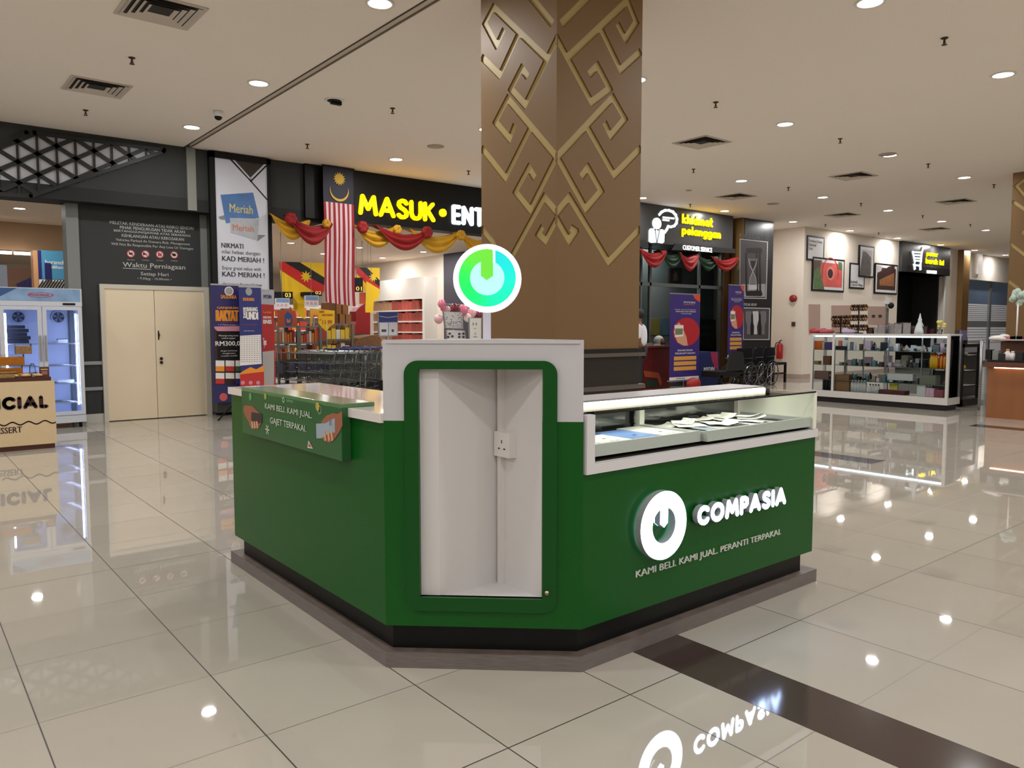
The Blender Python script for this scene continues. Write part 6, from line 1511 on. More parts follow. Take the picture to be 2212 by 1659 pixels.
hp.pxpoly(F, cA([(1670, 800), (1890, 795), (1915, 830), (1905, 880), (1680, 875)]), bkk, .004); hp.pxpoly(F, cA([(1660, 1440), (1900, 1435), (1918, 1500), (1890, 1520), (1670, 1515)]), bkk, .004)
for x in (1670, 1830, 1875): hp.pxpoly(F, cA([(x - 14, 870), (x + 14, 870), (x + 20, 1440), (x - 8, 1440)]), bkk, .0045)
hp.pxpoly(F, cA([(1705, 960), (1830, 960), (1820, 1060), (1772, 1150), (1765, 1150), (1715, 1060)]), lt2, .004); hp.pxpoly(F, cA([(1772, 1150), (1820, 1260), (1830, 1420), (1710, 1420), (1715, 1280), (1765, 1150)]), lt2, .004)
hp.pxpoly(F, cA([(1712, 1350), (1828, 1350), (1828, 1420), (1712, 1420)]), lt, .005); hp.pxpoly(F, cA([(1735, 990), (1815, 990), (1800, 1060), (1770, 1120), (1745, 1060)]), bkk, .005)
for l in ([(1705, 960), (1720, 1060), (1768, 1150), (1815, 1250), (1828, 1400)], [(1830, 960), (1815, 1060), (1768, 1150), (1722, 1260), (1712, 1400)]): hp.stroke(F, [F.px(*p) for p in cA(l)], .018, lt, .006)
hp.pxpoly(F, cB([(1560, 425), (1948, 435), (1940, 892), (1560, 890)]), lt, .002); hp.pxpoly(F, cB([(1570, 438), (1936, 446), (1928, 880), (1570, 880)]), gr1, .003)
for x in (1640, 1740, 1850): hp.pxpoly(F, cB([(x - 40, 480), (x + 40, 480), (x + 45, 600), (x + 18, 700), (x + 25, 810), (x - 25, 810), (x - 18, 700), (x - 45, 600)]), lt if x == 1740 else lt2, .004)
for x in (1690, 1800): hp.pxpoly(F, cB([(x - 12, 520), (x + 14, 520), (x + 22, 820), (x - 22, 820)]), bkk, .005)
for k in range(13): a, b_ = F.px(*cA([(1960, 520 + k * 42)])[0]); hp.stroke(F, [(a, b_), (a + .16, b_ + .16)], .007, lt2, .003)
ptx(hp, F, 'PELANGGAN PILIHAN', cA, 1572, 583, 1870, 640, lt2, .003, .02); ptx(hp, F, 'DOLAK HIDUP', cB, 1572, 362, 1755, 400, lt, .003, .02)
hp.build('printed_artwork', ph)

# ---- wheelchairs
def wheelchair(x, y, rz, label):
    t = thing('wheelchair', (x, y, 0), label, 'wheelchair', 'folded black wheelchairs')
    fr_m = mat('wheelchair_frame', (26, 26, 28), .35, .5); rim = mat('wheel_rim', (150, 150, 155), .25, .9); seat = mat('wheelchair_vinyl', (16, 16, 18), .45)
    for e_ in (-1, 1):
        yy = y + e_ * .26
        w_ = MB(); ring_ = [(x + .3 * math.cos(k * .2618), yy, .3 + .3 * math.sin(k * .2618)) for k in range(24)]; w_.tube(ring_, .014, black, 6, True)
        ring2 = [(x + .25 * math.cos(k * .2618), yy + e_ * .035, .3 + .25 * math.sin(k * .2618)) for k in range(24)]; w_.tube(ring2, .007, rim, 5, True)
        for k in range(12): w_.tube([(x, yy, .3), (x + .29 * math.cos(k * .5236), yy, .3 + .29 * math.sin(k * .5236))], .0025, rim, 4)
        w_.build('wheel', t)
        MB().tube([(x - .42, yy - e_ * .02 - .012, .09), (x - .42, yy - e_ * .02 + .012, .09)], .085, black, 14).build('caster', t)
        MB().tube([(x + .3, yy - e_ * .05, .93), (x + .2, yy - e_ * .05, .9), (x + .16, yy - e_ * .05, .3), (x - .36, yy - e_ * .05, .26), (x - .38, yy - e_ * .05, .48), (x + .16, yy - e_ * .05, .48)], .012, fr_m, 6).tube([(x + .16, yy - e_ * .05, .7), (x - .2, yy - e_ * .05, .7), (x - .22, yy - e_ * .05, .5)], .012, fr_m, 6).tube([(x - .36, yy - e_ * .05, .45), (x - .5, yy - e_ * .05, .12), (x - .6, yy - e_ * .05, .1)], .01, fr_m, 6).build('side_frame', t)
    MB().box(x - .3, x + .16, y - .21, y + .21, .48, .51, seat).build('seat', t); MB().box(x + .15, x + .18, y - .21, y + .21, .52, .92, seat).build('backrest', t)
    return t
wp = [onz(p_[0], p_[1]) for p_ in ((1598, 838), (1622, 834), (1646, 830))]
w0 = wheelchair(wp[0].x, wp[0].y, 0, 'black wheelchair nearest the purple banner, left of the three')
dup(w0, (wp[1].x, wp[1].y, 0), .12, 'middle one of the three black wheelchairs under the hourglass poster'); dup(w0, (wp[2].x, wp[2].y, 0), .05, 'black wheelchair nearest the small black stool, right of the three')
fr = FY(10.35); fy = bpy.data.meshes
tag(MB().prism(fr, [fr.px(*p) for p in cB([(1330, 1345), (1400, 1055), (1560, 1060), (1600, 1345)])], -.06, 0, mat('cover_black', (12, 12, 13), .6)).fbox(fr, fr.px(1555, 803)[0], fr.px(1605, 803)[0], .3, fr.px(1560, 803)[1], -.5, 0, black).fbox(fr, fr.px(1557, 803)[0], fr.px(1561, 803)[0], 0, .35, -.03, 0, black).fbox(fr, fr.px(1600, 803)[0], fr.px(1604, 803)[0], 0, .35, -.03, 0, black).build('black_chair'), 'black slanted chair back left of the wheelchairs', 'chair')
# stool, extinguisher, bell, switch
Y = 11.0; q = ony(1670, 790, Y)
xa, xb = ony(1671, 800, Y).x, ony(1699, 800, Y).x; zt_ = ony(1685, 783, Y).z
t = thing('black_stool', ((xa + xb) / 2, Y, 0), 'small black square stool under the fire extinguisher', 'stool')
MB().box(xa, xb, Y, Y + .5, zt_ - .06, zt_, black).build('seat', t)
for x in (xa, xb - .05):
    for y in (Y, Y + .45): MB().box(x, x + .05, y, y + .05, 0, zt_ - .06, black).build('leg', t)
MB().box(xa + .05, xb - .05, Y + .005, Y + .04, .22, .26, black).build('rail', t)
p = ony(1684, 752, 11.9)
struct(MB().box(18.1, 19.55, 12.45, 12.6, 0, CEIL, light_wall), 'wall_corridor_front')
EXW = 19.45; p = onx(1684, 752, EXW); ex = thing('fire_extinguisher', (EXW, p.y, .8), 'red fire extinguisher hung on the pale wall right of the black poster', 'fire extinguisher')
zt_, zb_ = onx(1684, 741, EXW).z, onx(1684, 775, EXW).z; er = mat('extinguisher_red', (170, 16, 22), .3)
MB().lathe((EXW, p.y, zb_), [(.08, 0), (.09, .03), (.09, (zt_ - zb_) * .85), (.05, (zt_ - zb_) * .97), (.025, zt_ - zb_)], er, 18).build('cylinder', ex)
MB().tube([(EXW, p.y, zt_), (EXW, p.y, zt_ + .06), (EXW - .04, p.y - .08, zt_ + .08)], .015, black, 8).build('valve_handle', ex)
MB().tube([(EXW, p.y, zt_ + .03), (EXW - .02, p.y + .1, zt_), (EXW - .02, p.y + .14, zt_ - .15), (EXW - .02, p.y + .13, zb_ + .1)], .013, black, 8).build('hose', ex)
MB().box(EXW + .05, 19.55, p.y - .03, p.y + .03, zb_ + .1, zt_ - .05, alu).build('bracket', ex)
FXc = 19.55
p = onx(1715, 645, FXc); tag(MB().tube([(FXc, p.y, p.z), (FXc - .07, p.y, p.z)], .1, mat('alarm_red', (150, 24, 24), .4), 18).tube([(FXc, p.y, p.z - .1), (FXc - .05, p.y, p.z - .1)], .05, wht, 12).build('fire_bell'), 'round red fire bell on the pale corner wall left of the framed pictures', 'alarm bell')
p = onx(1714.5, 700, FXc); tag(MB().box(FXc - .03, FXc, p.y - .05, p.y + .05, p.z - .06, p.z + .06, mat('switch_brown', (60, 44, 36), .5)).build('wall_switch'), 'small dark brown square switch below the red bell', 'switch')
struct(MB().box(FXc - .015, FXc, 11.5, 12.45, 0, .12, mat('skirting_pink', (178, 160, 150), .4)).box(18.1, FXc, 12.435, 12.45, 0, .12, mat('skirting_pink', (178, 160, 150), .4)).box(19.55, 25.1, 11.49, 11.5, 0, .12, mat('skirting_pink', (178, 160, 150), .4)), 'baseboard_right')

# ---- framed pictures
F = FY(11.49)
def framed(quad, inner_m, label, ex=None, margin=.88, d=.03):
    q = [F.px(*p) for p in quad]; x0 = min(a for a, b in q); x1 = max(a for a, b in q); z1 = (q[0][1] + q[1][1]) / 2; z0 = (q[2][1] + q[3][1]) / 2
    t = thing('framed_picture', ((x0 + x1) / 2, 11.49, z0), label, 'framed picture', 'framed pictures on the pale wall')
    MB().fbox(F, x0, x1, z0, z1, 0, d, black).build('frame', t)
    b = MB().rect(F, x0 + .05, z0 + .05, x1 - .05, z1 - .05, mat('mat_white', (218, 218, 222), .5), d + .001)
    b.build('mount', t); c = MB()
    if inner_m: c.rect(F, x0 + .13, z0 + .13, x1 - .13, z1 - .13, inner_m, d + .002)
    if ex: ex(c, d)
    if c.v: c.build('picture', t)
    return t
ink3 = mat('picture_ink', (60, 56, 62), .5)
def exA(c, d):
    for s_, b4 in (('Dormitory Rooms', (282, 235, 400, 268)), ('National', (282, 268, 345, 296)), ('Park', (282, 305, 315, 330))): ptx(c, F, s_, cC, *b4, ink3, d + .003, .02)
framed(cC([(262, 198), (414, 220), (410, 415), (258, 450)]), None, 'narrow framed print with black text at the upper left of the picture group', exA, d=.02)
coral = mat('pic_coral', (206, 92, 84), .5, noise=.2, nscale=3); leaf = mat('pic_green', (84, 110, 70), .5, noise=.3, nscale=9); pdark = mat('pic_dark', (60, 30, 34), .5)
def exB(c, d):
    c.pxpoly(F, cC([(322, 420), (400, 425), (380, 520), (420, 690), (322, 680)]), leaf, d + .004); c.pxpoly(F, cC([(322, 420), (385, 424), (385, 470), (322, 520)]), mat('pic_brown', (96, 72, 60)), d + .005); c.pxpoly(F, cC([(545, 440), (578, 445), (578, 520), (545, 500)]), leaf, d + .005)
    a, b_ = F.px(*cC([(462, 545)])[0]); c.ell(F, a, b_, .22, .2, mat('pic_salmon', (222, 130, 120)), d + .006); c.ell(F, a, b_, .14, .13, pdark, d + .007)
    c.ring(F, a, b_, .42, .45, mat('pic_rose', (178, 60, 60)), d + .006, 24, -20, 200)
framed(cC([(308, 396), (592, 420), (585, 708), (300, 706)]), coral, 'large square framed print of a red flower, lowest left of the picture group', exB)
def exC(c, d):
    c.pxpoly(F, cC([(765, 345), (795, 350), (838, 400), (836, 565), (735, 560), (750, 440)]), mat('pic_rock', (88, 82, 80), .5, noise=.3, nscale=7), d + .004)
def exD(c, d):
    for s_, b4 in (('Sarawak', (655, 600, 718, 628)), ('Cultural Village', (655, 632, 765, 658))): ptx(c, F, s_, cC, *b4, ink3, d + .003, .03)
framed(cC([(645, 450), (775, 455), (772, 680), (640, 686)]), None, 'small framed print with Sarawak text between the two photographs', exD, d=.02)
framed(cC([(725, 290), (856, 300), (848, 583), (722, 578)]), mat('pic_sky', (190, 186, 186)), 'tall framed black and white print of a rock, overlapping the text print', exC, d=.045)
def exE(c, d):
    c.pxpoly(F, cC([(890, 560), (1000, 480), (1050, 475), (1050, 520), (900, 600)]), pdark, d + .004); c.pxpoly(F, cC([(915, 600), (1045, 540), (1045, 660), (915, 650)]), mat('pic_wood', (140, 92, 56), .5, noise=.3, nscale=12), d + .0035); c.pxpoly(F, cC([(888, 470), (940, 480), (930, 520), (890, 540)]), mat('pic_sky', (190, 186, 186)), d + .004)
framed(cC([(875, 450), (1072, 468), (1062, 735), (860, 725)]), mat('pic_brown_dark', (66, 44, 36), .5, noise=.2), 'square framed print of a dark roofed building, nearest the mart sign', exE)
# wall panels and small fittings behind the showcase
F = FY(11.5)
pkp = mat('panel_pinkish', (176, 150, 140), .6)
for pl, l in (([(485, 830), (660, 830), (655, 1080), (485, 1080)], 'pinkish wall poster behind the dark bracelet racks'), ([(812, 838), (968, 840), (965, 1010), (812, 1000)], 'pinkish wall poster with two small photos right of the bracelet racks'), ([(280, 820), (382, 822), (380, 1090), (280, 1090)], 'tall grey-beige panel at the left end of the picture wall')):
    slab('wall_poster', 11.49, cC(pl), pkp, l, 'wall poster', .02, None, (lambda t, fr: [t.pxpoly(fr, cC([(x, 915), (x + 30, 915), (x + 30, 940), (x, 940)]), ink3, .003) for x in (845, 905)]) if pl[0][0] == 812 else None)
p = ony(1922, 660, 11.4); tag(MB().ball((p.x, 11.36, p.z), (.09, .09, .1), black).box(p.x - .1, p.x + .05, 11.38, 11.5, p.z + .05, p.z + .25, wht).build('wall_camera'), 'black dome camera on a white bracket beside the dark doorway', 'security camera')
p = ony(1918, 690, 11.45); tag(MB().box(p.x - .06, p.x + .06, 11.46, 11.5, 0, p.z + .35, mat('conduit_grey', (120, 118, 116), .4)).build('wall_conduit'), 'grey vertical conduit under the wall camera', 'conduit')

# ---- mart sign
F = FY(11.4)
t = thing('mart_sign', (26.9, 11.4, 3.2), 'dark sign box with white trolley icon and yellow mart lettering over a black doorway', 'illuminated sign')
x0, x1 = 25.12, F.px(2052.5, 560)[0]; zt_, zb_ = CEIL - .01, F.px(2000, 591)[1]
MB().box(x0, x1, 11.4, 12.3, zb_, zt_, mat('mart_sign_grey', (58, 58, 60), .3)).build('sign_box', t)
MB().box(x0 + .4, x1, 11.39, 12.3, zb_ - .0, zb_ + .22, lowm).build('lower_trim', t)
b = MB(); (xa, ya_), (xb, yb_) = cC([(1335, 338), (1435, 385)]); geo_text(b, F, 'pasar', F.px(xa, ya_)[0], F.px(xa, yb_)[1], F.px(xb, 550)[0], F.px(xa, ya_)[1], cy_, .24, .003, .02, .3)
(xa, ya_), (xb, yb_) = cC([(1328, 400), (1490, 455)]); geo_text(b, F, 'borak ini', F.px(xa, ya_)[0], F.px(xa, yb_)[1], F.px(xb, 560)[0], F.px(xa, ya_)[1], cy_, .24, .003, .02, .3); b.build('yellow_lettering', t)
ic = MB(); S_ = lambda l: [F.px(*p) for p in cC(l)]
ic.stroke(F, S_([(1300, 318), (1290, 355), (1275, 500)]), .07, cw_, .001, .03)
for y in (352, 378, 404, 428): ic.stroke(F, S_([(1208 + (y - 350) * .2, y), (1285, y + 4)]), .055, cw_, .001, .03)
ic.stroke(F, S_([(1208, 350), (1228, 440)]), .06, cw_, .001, .03); ic.stroke(F, S_([(1218, 468), (1278, 475)]), .06, cw_, .001, .03); ic.stroke(F, S_([(1222, 470), (1225, 495)]), .12, cw_, .001, .03); ic.stroke(F, S_([(1275, 475), (1276, 500)]), .12, cw_, .001, .03)
ic.build('trolley_icon', t)
MB().prism(F, S_([(1335, 515), (1420, 520), (1420, 548), (1335, 542)]), 0.01, .03, mat('small_white_plate', (250, 250, 250), .4, emit=1.0)).build('white_plate', t)

# ---- shopfront with blinds (far right)
F = FY(11.9)
bb_ = mat('blind_blue_grey', (84, 98, 118), .4, noise=.12, nscale=2, stretch=(.2, 1, 6), emit=.12); bw_ = mat('blind_white', (205, 205, 210), .5, emit=.14); bg_ = mat('blind_grey', (120, 122, 124), .5); bn = mat('blind_line', (120, 120, 126), .5)  # blind emission stands in for light from inside the shop
w = bpy.data.objects.new('window_2', None); col.objects.link(w); w['kind'] = 'structure'
xl, xm1, xm2, xr = F.px(2083, 650)[0], F.px(2135, 650)[0], F.px(2139, 650)[0], 40.0
ztop = F.px(2100, 600)[1]
MB().box(xl - .08, xl, 11.85, 11.95, 0, 3.2, alu).box(xm1, xm2, 11.85, 11.95, 0, 3.2, alu).box(xr, xr + .1, 11.85, 11.95, 0, 3.2, alu).box(xl, xr, 11.85, 11.95, 0, .12, alu).build('window_frame', w)
for (a, b_) in ((xl, xm1), (xm2, xr)):
    z = ztop; m_ = MB(); k = (ztop - F.px(2100, 700)[1]) / 100
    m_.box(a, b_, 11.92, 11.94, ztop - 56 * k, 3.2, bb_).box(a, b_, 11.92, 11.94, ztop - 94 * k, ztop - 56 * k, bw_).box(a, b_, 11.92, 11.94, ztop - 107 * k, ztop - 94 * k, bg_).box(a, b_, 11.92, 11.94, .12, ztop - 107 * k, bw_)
    for j in range(9): m_.box(a, b_, 11.915, 11.92, ztop - (60 + j * 4.2) * k, ztop - (59 + j * 4.2) * k, bn)
    for j in range(6): m_.box(a, b_, 11.915, 11.92, ztop - (112 + j * 6) * k, ztop - (111 + j * 6) * k, bn)
    m_.build('blind', w)
p = ony(2117, 590, 11.6); fr = FY(11.6)
tag(MB().fbox(fr, fr.px(2113, 570)[0], fr.px(2122, 570)[0], fr.px(2117, 592)[1], fr.px(2117, 546)[1], -.05, .0, mat('lit_strip', (220, 212, 206), .5, emit=.3)).build('wall_strip'), 'pale vertical strip light above the blinds', 'strip light')
# ================================================================== ACCESSORY SHOWCASE ISLAND (right)
IX = 13.8
y_far = onx(1751, 800, IX).y; y_near = onx(2049, 800, IX).y
DEP = .5
zt = onx(2049, 722, IX).z
isl = thing('glass_showcase', (IX, (y_far + y_near) / 2, 0), 'long white framed glass showcase full of small accessories standing free in the hall', 'showcase')
wf = mat('showcase_frame', (196, 194, 190), .35); blk = mat('showcase_kick', (14, 13, 13), .4)
xs_end = ony(2076, 800, y_near).x
MB().box(IX + .06, IX + DEP, y_near + .06, y_far, 0, .1, blk).box(IX + .5, xs_end, y_near + .06, y_near + .5, 0, .1, blk).build('kick_plate', isl)
fb = MB().box(IX, IX + DEP, y_near, y_far, .1, .22, wf).box(IX + DEP, xs_end, y_near, y_near + DEP, .1, .22, wf)
fb.box(IX, IX + DEP, y_near, y_far, zt - .03, zt, wf).box(IX + DEP, xs_end, y_near, y_near + DEP, zt - .03, zt, wf)
ypost = [y_near, onx(1801, 800, IX).y, y_far - .04]
for yy in ypost:
    for xx in (IX, IX + DEP - .04): fb.box(xx, xx + .045, yy, yy + .045, .22, zt - .03, wf)
fb.box(xs_end - .04, xs_end, y_near, y_near + .04, .22, zt - .03, wf).box(xs_end - .04, xs_end, y_near + DEP - .04, y_near + DEP, .22, zt - .03, wf)
fb.build('frame', isl)
ymids = [onx(p, 800, IX).y for p in (1851, 1905, 1978)]
mb = MB()
for yy in ymids: mb.box(IX + .24, IX + .26, yy, yy + .02, .22, zt - .03, alu)
mb.build('divider', isl)
igl = glass('case_glass', (240, 245, 246), .1)
MB().box(IX + .004, IX + .009, y_near + .045, y_far - .04, .22, zt - .03, igl).build('front_glass', isl)
MB().box(IX + .045, xs_end - .04, y_near + .004, y_near + .009, .22, zt - .03, igl).build('side_glass', isl)
tube_m = mat('case_tube', (225, 235, 255), .4, emit=7)
MB().tube([(IX + .06, y_near + .06, zt - .05), (IX + .06, y_far - .05, zt - .05)], .012, tube_m, 8).tube([(IX + .3, y_near + .06, zt - .05), (xs_end - .06, y_near + .06, zt - .05)], .01, tube_m, 8).build('light_tube', isl)
sz = [onx(1915, 758.5, IX).z, onx(1915, 793, IX).z, onx(1915, 827, IX).z]
gsh = mat('glass_shelf', (110, 125, 122), .1)
for z in sz: MB().box(IX + DEP - .02, xs_end - .05, y_near + .05, y_near + DEP - .05, z - .006, z + .002, mat('glass_shelf', (110, 125, 122), .1)).build('side_shelf', isl)
for z in sz: MB().box(IX + .03, IX + DEP - .03, y_near + .05, y_far - .05, z - .006, z + .002, gsh).build('glass_shelf', isl)
# merchandise inside: exact landmarks, then small goods between them
def atx(px_, py_, X): return onx(px_, py_, X)
ri = random.Random(21)
mw = mat('goods_matte_white', (215, 212, 208), .5); mk = mat('goods_black', (24, 24, 28), .4); msil = mat('goods_silver', (150, 155, 160), .25, .8); mor = mat('goods_bag_orange', (210, 96, 20), .6); mpu = mat('goods_bag_purple', (70, 50, 110), .6); mye = mat('goods_bottle_yellow', (225, 170, 20), .35); mrd = mat('goods_bottle_red', (190, 40, 24), .35); mct = mat('goods_carton', (140, 100, 66), .8)
levels = {'bottom': .222, 'third': sz[2] + .004, 'second': sz[1] + .004, 'top': sz[0] + .004}
def bottle(X, y, z, r, h, m, cap, label, cat='bottle', group=None):
    t = thing('bottle', (X, y, z), label, cat, group)
    MB().lathe((X, y, z), [(r, 0), (r, h * .62), (r * .45, h * .8), (r * .4, h * .86)], m, 12).build('bottle_body', t)
    MB().lathe((X, y, z + h * .86), [(r * .48, 0), (r * .48, h * .14)], cap, 10).build('cap', t)
    return t
X0 = IX + .12
def ypx(x): return onx(x, 800, X0).y
for i in range(5): bottle(X0, ypx(1843 + i * 6.6), .222, .035, .26, mw, mk, '%s tall white bottle from the left on the bottom shelf of the showcase' % ORD[i], group='white bottles on the showcase bottom shelf')
for i in range(4): bottle(X0, ypx(1881 + i * 6), .222, .03, .16, mw, mk, '%s short white bottle from the left on the bottom shelf of the showcase' % ORD[i], group='white bottles on the showcase bottom shelf')
for i in range(3): bottle(X0, ypx(2012 + i * 5), levels['second'], .035, .26, mye, mrd, '%s yellow bottle with red cap from the left in the left cluster of the showcase' % ORD[i], group='yellow bottles in the showcase')
for i in range(5): bottle(X0, ypx(2030 + i * 3.4) if i < 4 else ypx(2044), levels['second'], .032, .25, mye if i % 2 else mrd, mrd, '%s red and yellow bottle from the left beside the near corner post' % ORD[i], group='yellow bottles in the showcase')
def gbox(px0, px1, z, h, m, label, cat='box', name='gift_box', d=.2, xo=0., group=None):
    a, b_ = onx(px0, 800, X0 + xo).y, onx(px1, 800, X0 + xo).y
    return tag(MB().box(X0 - .05 + xo, X0 - .05 + d + xo, min(a, b_), max(a, b_), z, z + h, m).build(name), label, cat, group)
gbox(1804, 1838, .222, .18, mct, 'lower brown carton at the left end of the showcase bottom'); gbox(1805, 1837, .404, .12, mct, 'upper brown carton at the left end of the showcase bottom')
gbox(1985, 2003, .222, .2, mw, 'white upright box on the showcase bottom near the right corner', d=.1); gbox(2004, 2022, .222, .15, mat('goods_pinkwhite', (214, 170, 186), .5, noise=.2, nscale=20), 'pink and white box on the showcase bottom'); gbox(2023, 2041, .222, .13, mat('goods_rose', (150, 70, 86), .5), 'rose coloured box by the near corner of the showcase bottom')
gbox(1902, 1958, .222, .07, mat('goods_darkred', (96, 26, 30), .5), 'flat dark red tray on the showcase bottom')
gbox(1925, 1943, .30, .11, mat('goods_yellow_tag', (205, 190, 70), .5), 'small yellow card standing on the dark red tray', d=.03, xo=.05)
gbox(1990, 2024, levels['third'], .16, mat('goods_greycarton', (120, 118, 104), .7), 'grey green carton on the lowest glass shelf right')
gbox(1920, 1975, levels['second'] - .24, .12, mw, 'long white box under the middle glass shelf', xo=.1, d=.15).location = (0, 0, 0)
gbox(1805, 1830, levels['top'], .07, mk, 'black pedestal box at the left end of the top glass shelf')
for i, (a, b_, z, h, m) in enumerate(((1812, 1818, levels['top'] + .07, .1, mat('goods_pink', (205, 110, 90))), (1823, 1829, levels['top'] + .07, .11, mw), (1832, 1837, levels['top'], .14, mw), (1838, 1843, levels['top'], .15, msil), (1845, 1849, levels['top'], .13, mw))):
    gbox(a, b_, z, h, m, '%s small cosmetic pack from the left on the top glass shelf' % ORD[i], 'cosmetic pack', 'cosmetic_pack', .05)
# bags at the open left section
xx = X0
for a, b_, z, h, m, l in ((1757, 1776, levels['top'] - .01, .17, mor, 'orange paper bag on the upper shelf at the left end of the showcase'), (1777, 1782, levels['top'] - .01, .15, mat('bag_cream', (200, 170, 120)), 'thin cream bag beside the orange one'), (1783, 1797, levels['top'] - .01, .15, mpu, 'purple paper bag on the upper shelf of the showcase')):
    gbox(a, b_, z, h, m, l, 'bag', 'paper_bag', .1)
for a, b_, z, h, m, l in ((1780, 1796, levels['second'], .16, mat('pouch_brown', (110, 66, 44)), 'brown pouch on the middle left shelf of the showcase'), (1761, 1770, levels['second'], .06, mat('pouch_tan', (170, 130, 80)), 'small tan pouch on the middle left shelf'), (1762, 1793, levels['third'] , .15, mat('case_pinkbrown', (120, 84, 76)), 'pinkish brown case on the lower left shelf of the showcase')):
    gbox(a, b_, z, h, m, l, 'pouch', 'pouch', .12)
for i in range(3): bottle(X0, ypx(1781 + i * 6), .222, .028, .3, mk, mw, '%s dark wine bottle from the left in the left bay of the showcase' % ORD[i], group='dark bottles in the showcase left bay')
# small goods
spans = {'top': (1855, 2025), 'second': (1815, 2005), 'third': (1812, 1985)}
cols_ = [mw, msil, mk, mat('goods_teal', (90, 130, 140), .4), mat('goods_beige', (180, 160, 130), .5), mat('goods_brownleather', (90, 60, 40), .6), mat('goods_pinkwhite2', (220, 190, 200), .4)]
for lv, (a, b_) in spans.items():
    k = 0; x = a
    while x < b_ and k < 18:
        w_ = ri.uniform(5, 9); h_ = ri.uniform(.03, .12 if lv != 'top' else .15); m = ri.choice(cols_)
        ya_, yb_ = ypx(x), ypx(x + w_ * .8); X1 = X0 + ri.uniform(-.02, .15); z = levels[lv]
        mb = MB(); kind = ri.choice(('box', 'coil', 'dome'))
        yc = (ya_ + yb_) / 2; r_ = abs(ya_ - yb_) / 2
        if kind == 'box': mb.box(X1 - .04, X1 + .04, yb_, ya_, z, z + h_, m)
        elif kind == 'coil': mb.tube([(X1 + r_ * .8 * math.cos(q * .524), yc + r_ * .8 * math.sin(q * .524), z + .014 + .001 * q) for q in range(20)], .012, m, 6)
        else: mb.lathe((X1, yc, z), [(r_ * .9, 0), (r_ * .8, h_ * .4), (r_ * .3, h_ * .8), (.004, h_)], m, 12)
        tag(mb.build('accessory'), '%s small accessory from the left on the %s glass shelf' % (ORD[k], {'top': 'top', 'second': 'middle', 'third': 'lowest'}[lv]), 'accessory', 'small accessories in the showcase')
        x += w_ + 1.5; k += 1
for lv, (a, b_) in spans.items():
    for k in range(14):
        x = a + (b_ - a) * (k + .3 + ri.uniform(-.2, .2)) / 14; X1 = X0 + .27; yc = ypx(x); z = levels[lv]; h_ = ri.uniform(.06, .2 if lv != 'third' else .16); m = ri.choice([mw, msil, msil, mw, cols_[4], cols_[6], mk])
        mb = MB()
        if k % 3 == 0: mb.box(X1 - .05, X1 + .05, yc - .06, yc + .06, z, z + h_, m)
        elif k % 3 == 1: mb.lathe((X1, yc, z), [(.035, 0), (.035, h_ * .7), (.012, h_ * .8), (.012, h_)], m, 12)
        else: mb.box(X1 - .05, X1 + .05, yc - .07, yc + .07, z, z + h_ * .4, m).box(X1 - .03, X1 + .03, yc - .04, yc + .04, z + h_ * .4, z + h_ * .8, mw)
        tag(mb.build('accessory'), '%s accessory from the left in the back row of the %s glass shelf' % (ORD[k], {'top': 'top', 'second': 'middle', 'third': 'lowest'}[lv]), 'accessory', 'accessories in the showcase back row')
# display drapes and things on top
gt = zt
rackm = mat('bracelet_dark', (52, 32, 28), .45)
def bracelet_rack(px_, z0_, tiers, label):
    p = onx(px_, 715, IX + .25); t = thing('bracelet_rack', (IX + .25, p.y, z0_), label, 'bracelet rack', 'bracelet racks on the showcase')
    top = onx(px_, tiers[0][0] - 4, IX + .25).z
    MB().lathe((IX + .25, p.y, z0_), [(.09, 0), (.09, .015), (.012, .02), (.012, top - z0_)], black, 12).build('stem', t)
    for py_, w_ in tiers:
        z = onx(px_, py_, IX + .25).z; b = MB().tube([(IX + .25, p.y - w_, z + .04), (IX + .25, p.y + w_, z + .04)], .02, black, 8)
        for k in range(7):
            yy = p.y - w_ + 2 * w_ * k / 6
            b.tube([(IX + .25 + .05 * math.cos(q * .785), yy, z + .02 + .05 * math.sin(q * .785)) for q in range(8)], .016, rackm if k % 2 else mat('bracelet_gold', (130, 96, 60), .3, .6), 5, True)
        b.build('bracelet_arm', t)
bracelet_rack(1816, gt, ((690, .16), (703, .14)), 'dark bracelet rack with two tiers at the left of the showcase top')
bracelet_rack(1854, gt, ((667, .13), (689, .13), (710, .15)), 'taller dark bracelet rack with three tiers on the showcase top')
clearw = glass('clear_wrap', (248, 246, 248), .35); pkt = mat('packet_pale', (228, 220, 226), .4, noise=.2, nscale=30); pkm = mat('packet_maroon', (90, 28, 40), .4, noise=.3, nscale=30)
for i in range(16):
    x_ = 1876 + i * 8.3; p = onx(x_, 716, IX + .2); hh = ri.uniform(.1, .17) * (1.15 if 3 < i < 11 else .75)
    m = pkm if i > 11 or i == 0 else pkt
    fr = Frame((IX + .1 + ri.random() * .25, p.y, gt), (ri.uniform(-.3, .3), -1, 0))
    tag(MB().fbox(fr, -.06, .058, .0, hh, -.012, .012, m).fbox(fr, -.064, .062, 0, hh + .02, -.018, .018, clearw).build('wrapped_packet'),
        '%s cellophane packet from the left standing on the showcase top' % ORD[i], 'packet', 'cellophane packets on the showcase top')
